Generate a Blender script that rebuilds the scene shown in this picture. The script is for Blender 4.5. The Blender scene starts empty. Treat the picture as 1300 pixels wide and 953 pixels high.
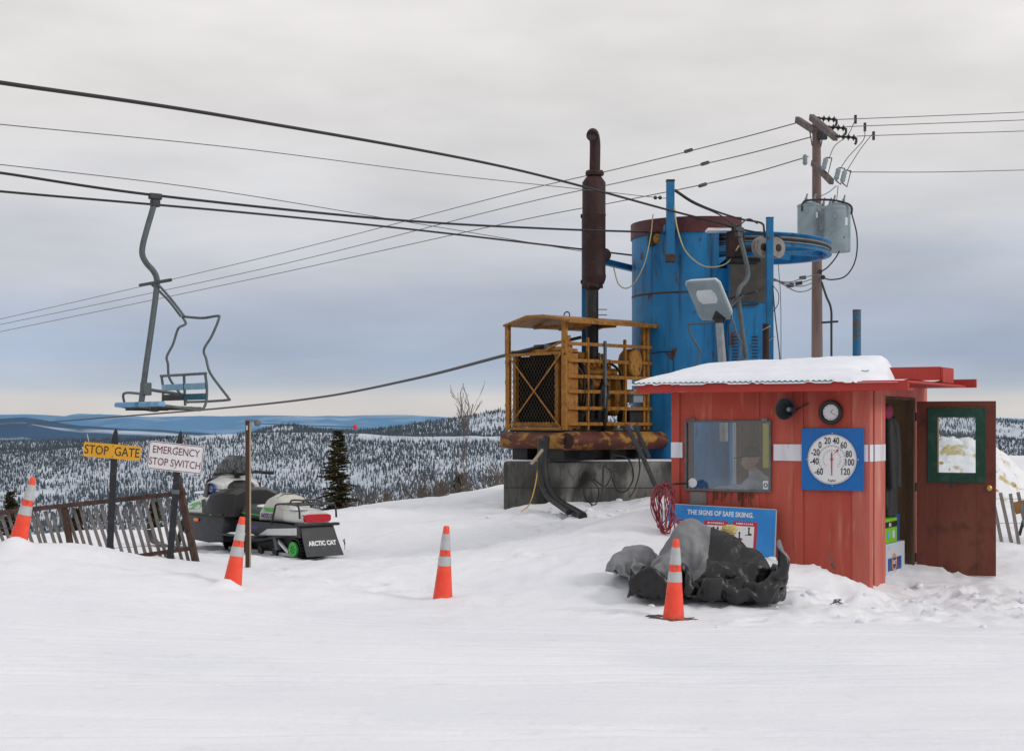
import bpy, bmesh, math, random
import numpy as np
from mathutils import Vector, Matrix, Euler
random.seed(7)
rng = np.random.default_rng(11)
sc = bpy.context.scene
COL = sc.collection
R = math.radians
F, CX, HY, EYE = 2000.0, 650.0, 540.0, 1.7

def at(px, py, Y):
    """world point that stands at depth Y on the sight line of a photo position"""
    return Vector(((px - CX) / F * Y, Y, EYE - (py - HY) / F * Y))

def lin(r, g, b):
    f = lambda c: (c / 255 / 12.92) if c / 255 <= .04045 else ((c / 255 + .055) / 1.055) ** 2.4
    return (f(r), f(g), f(b))

# ------------------------------------------------------------------ noise (numpy)
def _hash(ix, iy, seed):
    n = (ix * 374761393 + iy * 668265263 + seed * 974634777) & 0xffffffff
    n = ((n ^ (n >> 13)) * 1274126177) & 0xffffffff
    return ((n ^ (n >> 16)) & 0xffff) / 65535.0 * 2 - 1
def vnoise(x, y, seed=0):
    x = np.asarray(x, float); y = np.asarray(y, float)
    ix = np.floor(x).astype(np.int64); iy = np.floor(y).astype(np.int64)
    fx = x - ix; fy = y - iy
    u = fx * fx * fx * (fx * (fx * 6 - 15) + 10); v = fy * fy * fy * (fy * (fy * 6 - 15) + 10)
    a = _hash(ix, iy, seed); b = _hash(ix + 1, iy, seed); c = _hash(ix, iy + 1, seed); d = _hash(ix + 1, iy + 1, seed)
    return (a * (1 - u) + b * u) * (1 - v) + (c * (1 - u) + d * u) * v
def fbm(x, y, seed=0, oct=4, gain=.5):
    s = 0; a = 1; t = 0
    for i in range(oct):
        s = s + a * vnoise(x * 2 ** i + 13.7 * i, y * 2 ** i - 7.1 * i, seed + i); t += a; a *= gain
    return s / t
def sstep(a, b, x):
    t = np.clip((x - a) / (b - a), 0, 1); return t * t * (3 - 2 * t)

# ------------------------------------------------------------------ materials
def nmat(name):
    m = bpy.data.materials.new(name); m.use_nodes = True
    nt = m.node_tree; b = nt.nodes['Principled BSDF']
    return m, nt, b
def node(nt, t, **kw):
    n = nt.nodes.new(t)
    for k, v in kw.items(): setattr(n, k, v)
    return n
def c4(c): return (c[0], c[1], c[2], 1)
def noise_fac(nt, vec, scale, detail, lo, hi, stretch=(1, 1, 1), dist=0):
    mp = node(nt, 'ShaderNodeMapping'); mp.inputs['Scale'].default_value = stretch
    nt.links.new(vec, mp.inputs['Vector'])
    n = node(nt, 'ShaderNodeTexNoise'); n.inputs['Scale'].default_value = scale
    n.inputs['Detail'].default_value = detail; n.inputs['Distortion'].default_value = dist
    nt.links.new(mp.outputs[0], n.inputs['Vector'])
    r = node(nt, 'ShaderNodeMapRange'); r.inputs['From Min'].default_value = lo; r.inputs['From Max'].default_value = hi
    nt.links.new(n.outputs['Fac'], r.inputs['Value'])
    return r.outputs[0], n.outputs['Fac']
def pbr(name, col, rough=.6, metal=0, layers=(), bump=None, spec=.5, obj_coord=True):
    """layers: (colour, scale, lo, hi, stretch[, roughness]) noise-masked layers over the base colour"""
    m, nt, b = nmat(name)
    tc = node(nt, 'ShaderNodeTexCoord'); vec = tc.outputs['Object']
    cur = None
    last = c4(col)
    for L in layers:
        lc, s, lo, hi = L[:4]; st = L[4] if len(L) > 4 else (1, 1, 1)
        fac, _ = noise_fac(nt, vec, s, 6, lo, hi, st, .4)
        mx = node(nt, 'ShaderNodeMix', data_type='RGBA')
        nt.links.new(fac, mx.inputs[0])
        if cur is None: mx.inputs[6].default_value = last
        else: nt.links.new(cur, mx.inputs[6])
        mx.inputs[7].default_value = c4(lc)
        cur = mx.outputs[2]
    if cur is None: b.inputs['Base Color'].default_value = last
    else: nt.links.new(cur, b.inputs['Base Color'])
    b.inputs['Roughness'].default_value = rough; b.inputs['Metallic'].default_value = metal
    b.inputs['Specular IOR Level'].default_value = spec
    if bump:
        s, st = bump[:2]; sx = bump[2] if len(bump) > 2 else (1, 1, 1)
        _, h = noise_fac(nt, vec, s, 8, 0, 1, sx)
        bp = node(nt, 'ShaderNodeBump'); bp.inputs['Strength'].default_value = st; bp.inputs['Distance'].default_value = .02
        nt.links.new(h, bp.inputs['Height']); nt.links.new(bp.outputs[0], b.inputs['Normal'])
    return m

M = {}
RUST = (.07, .028, .014)
VERT = (1, 1, .12)
M['red_wood'] = pbr('red_painted_wood', (.415, .070, .048), .75, 0,
    [((.47, .105, .072), 3, .4, .7, VERT), ((.30, .050, .036), 7, .55, .85, VERT), ((.50, .19, .125), 9, .58, .76, (1, 1, .10)), ((.29, .052, .042), 1.3, .5, .75, (1, 1, .5)), ((.10, .05, .04), 34, .70, .76, (1, 1, .2)), ((.33, .23, .18), 26, .68, .80, (1, 1, .16))], (60, .35, VERT), .25)
M['red_trim'] = pbr('red_trim_worn', (.44, .105, .080), .75, 0,
    [((.52, .17, .13), 5, .4, .7, VERT), ((.55, .30, .24), 11, .58, .76, VERT), ((.18, .15, .14), 16, .67, .75, (1, 1, .35))], (60, .4, VERT), .25)
M['red_fascia'] = pbr('red_fascia', (.41, .045, .036), .7, 0, [((.36, .042, .032), 4, .45, .7), ((.50, .12, .09), 12, .66, .8, (.15, 1, 1))], (40, .2), .25)
M['white_band'] = pbr('white_painted_band', (.66, .66, .72), .7, 0, [((.5, .48, .52), 8, .5, .8, VERT), ((.45, .25, .22), 30, .66, .78, VERT)], (60, .3, VERT), .25)
M['brown_door'] = pbr('brown_door', (.145, .036, .024), .6, 0, [((.17, .055, .034), 3, .4, .7, (1, 1, .3)), ((.065, .02, .015), 5, .52, .8), ((.16, .1, .075), 40, .68, .8, (1, 1, .3))], (50, .15, VERT), .3)
M['green_trim'] = pbr('dark_green_trim', (.012, .055, .038), .6, 0, [((.03, .085, .06), 8, .5, .75), ((.1, .13, .1), 34, .68, .8)], (50, .15), .3)
M['green_roof'] = pbr('green_roof_sheet', (.02, .13, .09), .5, 0, [((.1, .2, .16), 20, .5, .8)], None)
M['dark_wood'] = pbr('dark_raw_wood', (.07, .042, .028), .8, 0, [((.14, .09, .06), 9, .45, .75, VERT)], (50, .4, VERT), .2)
M['inner_wood'] = pbr('interior_plywood', (.46, .33, .21), .8, 0, [((.34, .23, .13), 4, .4, .7, VERT)], (30, .2), .2)
M['grey_wood'] = pbr('weathered_grey_wood', (.20, .185, .175), .85, 0, [((.10, .09, .085), 8, .45, .72, VERT), ((.30, .28, .265), 18, .6, .8, VERT)], (60, .5, VERT), .2)
M['pole_wood'] = pbr('utility_pole_wood', (.20, .145, .13), .85, 0, [((.11, .075, .068), 3, .45, .7, (1, 1, .15)), ((.22, .16, .15), 9, .55, .8, VERT)], (30, .5, VERT), .2)
M['arm_wood'] = pbr('crossarm_wood', (.12, .10, .095), .85, 0, [((.2, .18, .17), 6, .5, .75)], (30, .4), .2)
M['blue_paint'] = pbr('blue_weathered_steel', (.009, .160, .375), .5, 0,
    [((.016, .21, .46), 1.6, .45, .7), ((.006, .09, .22), 3.5, .50, .72, (1, 1, .25)), ((.02, .1, .2), 14, .62, .8, (1, 1, .2)), ((.012, .05, .10), 9, .56, .74, (1, 1, .10)), (RUST, 5.0, .62, .67, (1, 1, .45)), (RUST, 12, .66, .71, (1, 1, .18)), ((.03, .016, .012), 22, .68, .73, (1, 1, .5))], (25, .12), .35)
M['blue_post'] = pbr('blue_post_paint', (.008, .125, .29), .5, 0, [((.014, .18, .37), 4, .5, .75), (RUST, 9, .64, .70), ((.006, .07, .18), 10, .58, .8, (1, 1, .3))], (40, .15), .35)
M['blue_rusty'] = pbr('blue_rusty_pipe', (.012, .13, .28), .6, 0, [((.05, .10, .14), 5, .42, .6), ((.10, .075, .06), 7, .5, .6), (RUST, 12, .6, .68)], (40, .3), .3)
M['maroon'] = pbr('maroon_cap_paint', (.075, .018, .022), .55, 0, [((.11, .03, .03), 5, .45, .7), ((.03, .012, .012), 9, .55, .8)], (30, .15), .35)
M['muffler'] = pbr('heat_rusted_steel', (.030, .013, .012), .65, .2, [((.055, .022, .018), 4, .45, .7, (1, 1, .4)), ((.015, .01, .01), 9, .5, .75), ((.09, .04, .025), 22, .64, .75)], (60, .25), .35)
M['yellow'] = pbr('ochre_machine_paint', (.29, .125, .020), .6, 0, [((.38, .19, .04), 6, .5, .75), ((.17, .065, .012), 9, .48, .72), ((.05, .022, .012), 14, .60, .70), ((.022, .014, .011), 30, .66, .74)], (60, .25), .3)
M['engine_yellow'] = pbr('oily_engine_paint', (.36, .165, .022), .5, 0, [((.20, .09, .016), 8, .45, .7), ((.03, .018, .01), 12, .58, .70)], (50, .25), .4)
M['black_core'] = pbr('near_black_core', (.004, .004, .004), .9, 0, [], None, .05)  # even near-black with hardly any specular
M['mesh_dark'] = pbr('oily_screen_mesh', (.035, .02, .009), .6, 0, [((.09, .05, .012), 6, .5, .7)])
M['skid'] = pbr('skid_tube_paint', (.10, .024, .014), .6, 0, [((.33, .16, .025), 3.2, .50, .60, (1, 1, 2)), ((.04, .016, .011), 8, .52, .75), ((.13, .04, .02), 20, .6, .75)], (50, .25), .35)
M['black_steel'] = pbr('black_oily_steel', (.012, .012, .013), .55, 0, [((.03, .026, .023), 7, .45, .75)], (40, .2), .4)
M['black_rubber'] = pbr('black_rubber', (.010, .010, .011), .5, 0, [((.03, .03, .032), 20, .55, .8)], None, .4)
M['grey_steel'] = pbr('grey_steel', (.12, .135, .145), .5, .2, [((.08, .085, .09), 9, .45, .75), ((.2, .2, .2), 25, .62, .8)], (60, .12), .4)
M['chair_steel'] = pbr('chair_grey_paint', (.085, .105, .112), .5, .1, [((.05, .06, .062), 8, .48, .75), ((.13, .15, .15), 20, .6, .8), ((.05, .035, .028), 30, .68, .76)], (60, .1), .4)
M['grip_steel'] = pbr('dark_grip_steel', (.03, .032, .035), .5, .4, [((.06, .06, .06), 14, .5, .75)], None)
M['pale_blue'] = pbr('pale_blue_slats', (.20, .36, .50), .55, 0, [((.30, .45, .55), 6, .5, .75), ((.12, .22, .31), 12, .55, .8)], (40, .1), .3)
M['seat_blue'] = pbr('seat_edge_blue', (.11, .28, .48), .55, 0, [((.2, .40, .58), 6, .5, .75), ((.05, .13, .23), 9, .58, .75)], None, .3)
M['teal_slat'] = pbr('teal_slat', (.02, .11, .17), .55, 0, [((.05, .17, .22), 9, .5, .75)], None, .3)
M['dark_slat'] = pbr('dark_slat', (.035, .034, .038), .6, 0, [((.06, .055, .055), 9, .5, .75)], None, .3)
M['seat_under'] = pbr('seat_underside', (.10, .095, .075), .7, 0, [((.17, .16, .12), 8, .45, .75)], (40, .2), .2)
M['cable'] = pbr('greased_steel_rope', (.022, .022, .024), .5, .3, [], (300, .4), .4)
M['wire'] = pbr('thin_conductor', (.10, .10, .105), .5, .3)
M['black_wire'] = pbr('black_insulated_cable', (.016, .016, .018), .5)
M['pale_cord'] = pbr('pale_yellow_cord', (.42, .36, .20), .6)
M['yellow_cord'] = pbr('yellow_cord', (.55, .36, .06), .6)
M['red_hose'] = pbr('dark_red_cable', (.23, .022, .035), .45, 0, [((.33, .06, .07), 12, .5, .7)])
M['concrete'] = pbr('stained_shaded_concrete', (.095, .095, .088), .9, 0, [((.26, .26, .24), 1.5, .52, .64, (1, 1, .5)), ((.032, .032, .030), 2.6, .48, .68, (1, 1, .45)), ((.055, .055, .05), 14, .5, .75, (1, 1, .3))], (40, .4), .2)  # dark patches mix real stains with the skid's painted shadow
M['can_grey'] = pbr('transformer_grey', (.23, .285, .315), .5, 0, [((.17, .215, .24), 3, .45, .75), ((.29, .34, .36), 9, .55, .8)], (30, .05), .4)
M['porcelain'] = pbr('grey_porcelain', (.20, .25, .29), .3)
M['dark_insulator'] = pbr('dark_insulator', (.022, .015, .016), .35)
M['orange'] = pbr('cone_orange', (.80, .060, .028), .5, 0, [((.84, .11, .055), 6, .42, .68), ((.55, .05, .028), 9, .55, .72), ((.16, .05, .035), 11, .62, .70), ((.08, .035, .03), 26, .66, .74)], (60, .08), .4)
M['reflective'] = pbr('reflective_collar', (.44, .45, .455), .45, 0, [((.36, .37, .375), 8, .45, .7), ((.25, .25, .25), 22, .62, .8)], (90, .06), .4)
M['sign_yellow'] = pbr('sign_yellow', (.66, .33, .016), .5, 0, [((.56, .27, .014), 7, .45, .75), ((.42, .26, .10), 25, .67, .8)], None, .4)
M['sign_white'] = pbr('sign_white', (.70, .70, .72), .5, 0, [((.60, .60, .61), 7, .48, .75), ((.45, .42, .40), 30, .68, .8)], None, .4)
M['sign_maroon'] = pbr('sign_maroon_ink', (.15, .012, .022), .5)
M['ink_black'] = pbr('black_ink', (.012, .012, .014), .5)
M['ski_black'] = pbr('black_ski', (.014, .016, .02), .5, 0, [((.035, .038, .042), 10, .5, .75)], (30, .1), .4)
M['rust_frame'] = pbr('rust_brown_frame', (.062, .034, .028), .75, 0, [((.10, .058, .045), 9, .45, .72), ((.03, .02, .018), 15, .55, .75)], (60, .35), .3)
M['stake_brown'] = pbr('brown_stake_paint', (.058, .030, .022), .7, 0, [((.03, .02, .018), 8, .5, .75)], (50, .3), .3)
M['stake_pale'] = pbr('pale_stake_edge', (.36, .30, .21), .8)
M['board_blue'] = pbr('board_blue', (.020, .205, .56), .45, 0, [((.04, .28, .62), 4, .45, .75)], None, .4)
M['board_red'] = pbr('board_red', (.44, .02, .04), .5)
M['board_white'] = pbr('board_white', (.68, .69, .70), .5)
M['edge_grey'] = pbr('board_edge', (.42, .44, .46), .6)
M['thermo_blue'] = pbr('painted_board_blue', (.004, .13, .42), .45, 0, [((.006, .105, .36), 5, .45, .75)], (60, .06), .4)
M['dial_white'] = pbr('dial_white', (.72, .72, .73), .4)
M['dial_rim'] = pbr('dial_rim', (.5, .5, .52), .4, .3)
M['pointer_red'] = pbr('pointer_red', (.46, .02, .03), .4)
M['horn_grey'] = pbr('horn_grey', (.035, .04, .045), .5)
M['black_plastic'] = pbr('black_plastic', (.010, .010, .011), .4)
M['charcoal'] = pbr('charcoal_plastic', (.026, .029, .033), .45, 0, [((.045, .05, .055), 9, .5, .75)], None, .4)
M['hood_white'] = pbr('hood_white', (.62, .63, .61), .35, 0, [((.5, .51, .49), 6, .5, .75)], None, .45)
M['seat_white'] = pbr('seat_vinyl_cream', (.55, .54, .48), .5, 0, [((.42, .41, .36), 5, .5, .75)], (60, .08), .35)
M['seat_dark'] = pbr('seat_vinyl_dark', (.05, .062, .056), .5, 0, [((.09, .105, .095), 5, .5, .7)], (60, .08), .35)
M['decal_green'] = pbr('decal_green', (.07, .46, .06), .5)
M['decal_purple'] = pbr('decal_purple', (.05, .035, .20), .5)
M['wheel_green'] = pbr('wheel_green', (.05, .42, .06), .45)
M['lamp_red'] = pbr('tail_lamp_red', (.42, .006, .018), .2)
M['reflector_orange'] = pbr('reflector_orange', (.85, .18, .01), .3)
M['blue_gloss'] = pbr('blue_gloss', (.02, .06, .28), .3)
M['cover_black'] = pbr('black_cover_fabric', (.0075, .0075, .0085), .38, 0, [((.014, .014, .016), 4, .5, .75)], (11, .55), .5)
M['cover_grey'] = pbr('grey_cover_fabric', (.20, .205, .215), .6, 0, [((.14, .144, .15), 5, .45, .75), ((.26, .265, .275), 9, .55, .8)], (9, .8), .35)
M['yellow_rag'] = pbr('yellow_rag', (.55, .45, .16), .8, 0, [((.38, .30, .12), 9, .45, .75)], (40, .5))
M['coat_black'] = pbr('black_coat', (.022, .022, .025), .7, 0, [], (20, .6))
M['coat_grey'] = pbr('grey_coat', (.13, .12, .105), .8, 0, [], (20, .6))
M['pink'] = pbr('pink_fabric', (.26, .025, .07), .7)
M['carton_green'] = pbr('carton_green', (.17, .42, .015), .5)
M['carton_white'] = pbr('carton_white', (.46, .50, .56), .5)
M['carton_blue'] = pbr('carton_blue', (.02, .06, .22), .5)
M['carton_orange'] = pbr('carton_orange', (.7, .22, .02), .5)
M['carton_sky'] = pbr('carton_pale_blue', (.10, .35, .62), .5)
M['brass'] = pbr('brass', (.45, .30, .10), .35, .8)
M['lamp_housing'] = pbr('floodlight_housing', (.44, .49, .51), .6, 0, [((.38, .43, .45), 4, .45, .75)], None, .4)
M['lamp_lens'] = pbr('floodlight_lens', (.60, .63, .65), .75, 0, [((.52, .55, .57), 8, .45, .7)], None, .15)
M['galv'] = pbr('galvanised_pipe', (.26, .29, .31), .45, .3, [((.19, .21, .23), 8, .45, .75)], None)
M['panel_grey'] = pbr('grey_rubber_sheet', (.058, .055, .050), .7, 0, [((.085, .08, .072), 6, .45, .75), ((.06, .032, .02), 9, .66, .75)], (30, .2), .3)
M['sheave_rubber'] = pbr('worn_sheave_liner', (.22, .215, .205), .7, 0, [((.13, .12, .11), 12, .45, .75)], (60, .2))
M['shirt_grey'] = pbr('grey_shirt', (.62, .66, .72), .85, 0, [((.5, .54, .59), 8, .45, .75)], (40, .3))
M['skin'] = pbr('skin', (.72, .40, .31), .6)
M['hair_brown'] = pbr('brown_hat_knit', (.045, .03, .022), .9, 0, [], (60, .5))
M['jeans'] = pbr('dark_trousers', (.03, .035, .05), .9)
M['red_chair'] = pbr('red_chair_fabric', (.30, .02, .03), .8)
M['yellow_strip'] = pbr('yellow_strip', (.62, .50, .02), .6)
M['sticker'] = pbr('sticker_white', (.65, .66, .70), .5)
M['bark'] = pbr('bare_bark', (.11, .085, .072), .9, 0, [((.16, .13, .11), 8, .45, .75)])
M['needles'] = pbr('spruce_needles', (.050, .048, .022), .8, 0, [((.095, .075, .036), 3, .42, .66), ((.026, .030, .016), 6, .5, .75)], None, .2)
M['dry_stem'] = pbr('dry_stem', (.16, .11, .06), .9)
M['red_ball'] = pbr('red_marker', (.55, .02, .04), .5)
M['pvc'] = pbr('white_pipe', (.60, .58, .55), .5)
M['clock_face'] = pbr('clock_face', (.66, .67, .68), .4)
M['mud'] = pbr('dark_refrozen_slush', (.05, .042, .036), .7, 0, [((.3, .29, .28), 20, .5, .7)], (40, .4))

def glass(name, tint, gloss=.1, rough=.03, top=.8):
    m = bpy.data.materials.new(name); m.use_nodes = True; nt = m.node_tree; nt.nodes.clear()
    o = node(nt, 'ShaderNodeOutputMaterial'); mx = node(nt, 'ShaderNodeMixShader'); t = node(nt, 'ShaderNodeBsdfTransparent'); g = node(nt, 'ShaderNodeBsdfGlossy')
    t.inputs[0].default_value = c4(tint); g.inputs['Roughness'].default_value = rough
    lw = node(nt, 'ShaderNodeLayerWeight'); lw.inputs[0].default_value = .25
    mr = node(nt, 'ShaderNodeMapRange'); mr.inputs['To Min'].default_value = gloss; mr.inputs['To Max'].default_value = top
    nt.links.new(lw.outputs['Fresnel'], mr.inputs[0]); nt.links.new(mr.outputs[0], mx.inputs[0])
    nt.links.new(t.outputs[0], mx.inputs[1]); nt.links.new(g.outputs[0], mx.inputs[2]); nt.links.new(mx.outputs[0], o.inputs[0])
    return m
M['glass'] = glass('window_glass', (.84, .88, .90), .09, .03, .5)
M['clear_glass'] = glass('door_glass', (.93, .95, .95), .03, .03, .12)
def smoked():
    m = bpy.data.materials.new('smoked_windshield'); m.use_nodes = True; nt = m.node_tree; b = nt.nodes['Principled BSDF']
    tc = node(nt, 'ShaderNodeTexCoord')
    b.inputs['Base Color'].default_value = (.075, .08, .066, 1); b.inputs['Roughness'].default_value = .15
    fac, _ = noise_fac(nt, tc.outputs['Object'], 9, 5, .3, .7)
    mr = node(nt, 'ShaderNodeMapRange'); mr.inputs['To Min'].default_value = .76; mr.inputs['To Max'].default_value = .86
    nt.links.new(fac, mr.inputs[0]); nt.links.new(mr.outputs[0], b.inputs['Alpha'])
    return m
M['smoked'] = smoked()

def snow_mat(name, near=True):
    m, nt, b = nmat(name)
    tc = node(nt, 'ShaderNodeTexCoord'); vec = tc.outputs['Object']
    b.inputs['Roughness'].default_value = .62; b.inputs['Specular IOR Level'].default_value = .25
    f1, _ = noise_fac(nt, vec, .5, 6, .38, .66)
    mx = node(nt, 'ShaderNodeMix', data_type='RGBA'); mx.inputs[6].default_value = (.80, .812, .85, 1); mx.inputs[7].default_value = (.73, .747, .80, 1)
    nt.links.new(f1, mx.inputs[0])
    # faint dirt specks
    f2, _ = noise_fac(nt, vec, 5, 8, .62, .80)
    mx2 = node(nt, 'ShaderNodeMix', data_type='RGBA'); mx2.inputs[7].default_value = (.60, .58, .56, 1)
    nt.links.new(mx.outputs[2], mx2.inputs[6])
    ml = node(nt, 'ShaderNodeMath', operation='MULTIPLY'); ml.inputs[1].default_value = .45
    nt.links.new(f2, ml.inputs[0]); nt.links.new(ml.outputs[0], mx2.inputs[0])
    nt.links.new(mx2.outputs[2], b.inputs['Base Color'])
    _, h1 = noise_fac(nt, vec, 1.6, 9, 0, 1, (.10, 1.5, 1))     # groomed streaks
    _, h2 = noise_fac(nt, vec, 16, 8, 0, 1)
    ad = node(nt, 'ShaderNodeMath', operation='MULTIPLY_ADD'); ad.inputs[1].default_value = .28
    nt.links.new(h2, ad.inputs[0]); nt.links.new(h1, ad.inputs[2])
    bp = node(nt, 'ShaderNodeBump'); bp.inputs['Strength'].default_value = .42; bp.inputs['Distance'].default_value = .06
    nt.links.new(ad.outputs[0], bp.inputs['Height']); nt.links.new(bp.outputs[0], b.inputs['Normal'])
    return m
M['snow'] = snow_mat('packed_snow')
M['roof_snow'] = pbr('roof_snow', (.80, .82, .88), .6, 0, [((.74, .76, .83), 3, .4, .7)], (9, .35), .25)
M['stained_snow'] = pbr('stained_snow', (.76, .77, .80), .65, 0, [((.50, .42, .20), 3.4, .575, .64), ((.34, .22, .06), 6, .63, .70)], (8, .7), .25)

def hill_mat(name, snowc, darkc, scale, lo, hi, stretch=(1, 1, 1)):
    m, nt, b = nmat(name)
    tc = node(nt, 'ShaderNodeTexCoord')
    b.inputs['Roughness'].default_value = .9; b.inputs['Specular IOR Level'].default_value = .1
    f, _ = noise_fac(nt, tc.outputs['Object'], scale, 9, lo, hi, stretch, .3)
    mx = node(nt, 'ShaderNodeMix', data_type='RGBA'); mx.inputs[6].default_value = c4(snowc); mx.inputs[7].default_value = c4(darkc)
    nt.links.new(f, mx.inputs[0]); nt.links.new(mx.outputs[2], b.inputs['Base Color'])
    return m
M['hill_snow'] = hill_mat('hill_snow', (.51, .555, .63), (.37, .42, .49), .02, .4, .7)  # snow dulled and blued: distance haze put into the colour
M['hill_mid'] = hill_mat('mid_hill', (.034, .085, .165), (.44, .52, .62), .0022, .54, .66, (.6, .6, 3))  # blue of the aerial haze painted into both tones
M['hill_far'] = hill_mat('far_mountain', (.10, .225, .385), (.30, .42, .56), .0009, .50, .74, (.7, .7, 5))  # haze of the far distance painted as pale blue base colours
def forest_mat():
    m, nt, b = nmat('far_spruce_forest')
    tc = node(nt, 'ShaderNodeTexCoord')
    b.inputs['Roughness'].default_value = .95; b.inputs['Specular IOR Level'].default_value = .05
    f, _ = noise_fac(nt, tc.outputs['Object'], .12, 5, .35, .68)
    mx = node(nt, 'ShaderNodeMix', data_type='RGBA'); mx.inputs[6].default_value = (.046, .063, .078, 1); mx.inputs[7].default_value = (.10, .125, .152, 1)  # tree tones lifted towards blue grey to paint in haze
    nt.links.new(f, mx.inputs[0])
    nt.links.new(mx.outputs[2], b.inputs['Base Color'])
    return m
M['forest'] = forest_mat()

# ------------------------------------------------------------------ mesh builder
class MB:
    def __init__(s): s.v = []; s.f = []; s.m = []; s.cur = 0
    def add(s, vs, fs, T=None):
        o = len(s.v)
        if T is not None: vs = [T @ Vector(p) for p in vs]
        s.v += [tuple(p) for p in vs]
        for f in fs: s.f.append([i + o for i in f]); s.m.append(s.cur)
        return s
    def box(s, x0, x1, y0, y1, z0, z1, T=None):
        vs = [(x0, y0, z0), (x1, y0, z0), (x1, y1, z0), (x0, y1, z0), (x0, y0, z1), (x1, y0, z1), (x1, y1, z1), (x0, y1, z1)]
        return s.add(vs, [(0, 3, 2, 1), (4, 5, 6, 7), (0, 1, 5, 4), (1, 2, 6, 5), (2, 3, 7, 6), (3, 0, 4, 7)], T)
    def bar(s, p, q, w, h, up=(0, 0, 1)):
        """rectangular bar from p to q; w is measured across, h along up"""
        p, q = Vector(p), Vector(q); d = (q - p); L = d.length; d.normalize()
        u = Vector(up); x = d.cross(u)
        if x.length < 1e-4: u = Vector((0, 1, 0)); x = d.cross(u)
        x.normalize(); u = x.cross(d).normalized()
        T = Matrix((( x.x, d.x, u.x, p.x), (x.y, d.y, u.y, p.y), (x.z, d.z, u.z, p.z), (0, 0, 0, 1)))
        return s.box(-w / 2, w / 2, 0, L, -h / 2, h / 2, T)
    def tube(s, pts, r, n=8, closed=False, caps=True, T=None):
        pts = [Vector(p) for p in pts]; N = len(pts)
        rr = r if isinstance(r, (list, tuple)) else [r] * N
        vs = []; fs = []
        prev = None
        for i, p in enumerate(pts):
            if closed: t = pts[(i + 1) % N] - pts[i - 1]
            elif i == 0: t = pts[1] - pts[0]
            elif i == N - 1: t = pts[-1] - pts[-2]
            else: t = (pts[i + 1] - p).normalized() + (p - pts[i - 1]).normalized()
            if t.length < 1e-9: t = Vector((0, 0, 1))
            t.normalize()
            if prev is None:
                a = Vector((0, 0, 1)) if abs(t.z) < .9 else Vector((1, 0, 0))
                x = t.cross(a).normalized()
            else:
                x = prev - t * prev.dot(t)
                x = x.normalized() if x.length > 1e-6 else t.orthogonal().normalized()
            prev = x; y = t.cross(x)
            for k in range(n):
                a = 2 * math.pi * k / n
                vs.append(p + (x * math.cos(a) + y * math.sin(a)) * rr[i])
        m = N if closed else N - 1
        for i in range(m):
            j = (i + 1) % N
            for k in range(n):
                k2 = (k + 1) % n
                fs.append((i * n + k, i * n + k2, j * n + k2, j * n + k))
        if caps and not closed:
            fs.append(tuple(reversed(range(n)))); fs.append(tuple((N - 1) * n + k for k in range(n)))
        return s.add(vs, fs, T)
    def lathe(s, prof, n=24, T=None, a0=0, a1=2 * math.pi, caps=True):
        full = abs(a1 - a0 - 2 * math.pi) < 1e-6; vs = []; fs = []; K = n if full else n + 1
        for r, z in prof:
            for k in range(K):
                a = a0 + (a1 - a0) * k / n; vs.append((r * math.cos(a), r * math.sin(a), z))
        for i in range(len(prof) - 1):
            for k in range(n):
                k2 = (k + 1) % K; fs.append((i * K + k, i * K + k2, (i + 1) * K + k2, (i + 1) * K + k))
        if full and caps:
            if prof[0][0] > 1e-5: fs.append(tuple(reversed(range(n))))
            if prof[-1][0] > 1e-5: fs.append(tuple((len(prof) - 1) * K + k for k in range(n)))
        return s.add(vs, fs, T)
    def prism(s, poly, d0, d1, T=None):
        """polygon in xz extruded along y"""
        n = len(poly); vs = [(x, d0, z) for x, z in poly] + [(x, d1, z) for x, z in poly]
        fs = [tuple(range(n)), tuple(reversed(range(n, 2 * n)))] + [(i, n + i, n + (i + 1) % n, (i + 1) % n) for i in range(n)]
        return s.add(vs, fs, T)
    def loft(s, secs, T=None, caps=True):
        n = len(secs[0]); vs = [p for sec in secs for p in sec]; fs = []
        for i in range(len(secs) - 1):
            for k in range(n):
                k2 = (k + 1) % n; fs.append((i * n + k, i * n + k2, (i + 1) * n + k2, (i + 1) * n + k))
        if caps: fs.append(tuple(reversed(range(n)))); fs.append(tuple((len(secs) - 1) * n + k for k in range(n)))
        return s.add(vs, fs, T)
    def sphere(s, c, r, n=12, T=None):
        prof = [(r * math.sin(math.pi * i / 8), -r * math.cos(math.pi * i / 8)) for i in range(9)]
        prof[0] = (0.0001, -r); prof[-1] = (0.0001, r)
        return s.lathe(prof, n, (T or Matrix()) @ Matrix.Translation(c))
    def build(s, name, mats, parent=None, bevel=0, smooth=35, loc=None):
        me = bpy.data.meshes.new(name); me.from_pydata(s.v, [], s.f)
        if not isinstance(mats, (list, tuple)): mats = [mats]
        for m in mats: me.materials.append(M[m] if isinstance(m, str) else m)
        if len(mats) > 1: me.polygons.foreach_set('material_index', s.m)
        bm = bmesh.new(); bm.from_mesh(me); bmesh.ops.recalc_face_normals(bm, faces=bm.faces); bm.to_mesh(me); bm.free()
        if smooth:
            me.polygons.foreach_set('use_smooth', [True] * len(me.polygons)); me.set_sharp_from_angle(angle=R(smooth))
        o = bpy.data.objects.new(name, me); COL.objects.link(o)
        if parent: o.parent = parent
        if loc is not None: o.location = loc
        if bevel:
            b = o.modifiers.new('bevel', 'BEVEL'); b.width = bevel; b.segments = 2; b.limit_method = 'ANGLE'; b.angle_limit = R(40); b.harden_normals = False
        return o

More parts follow.
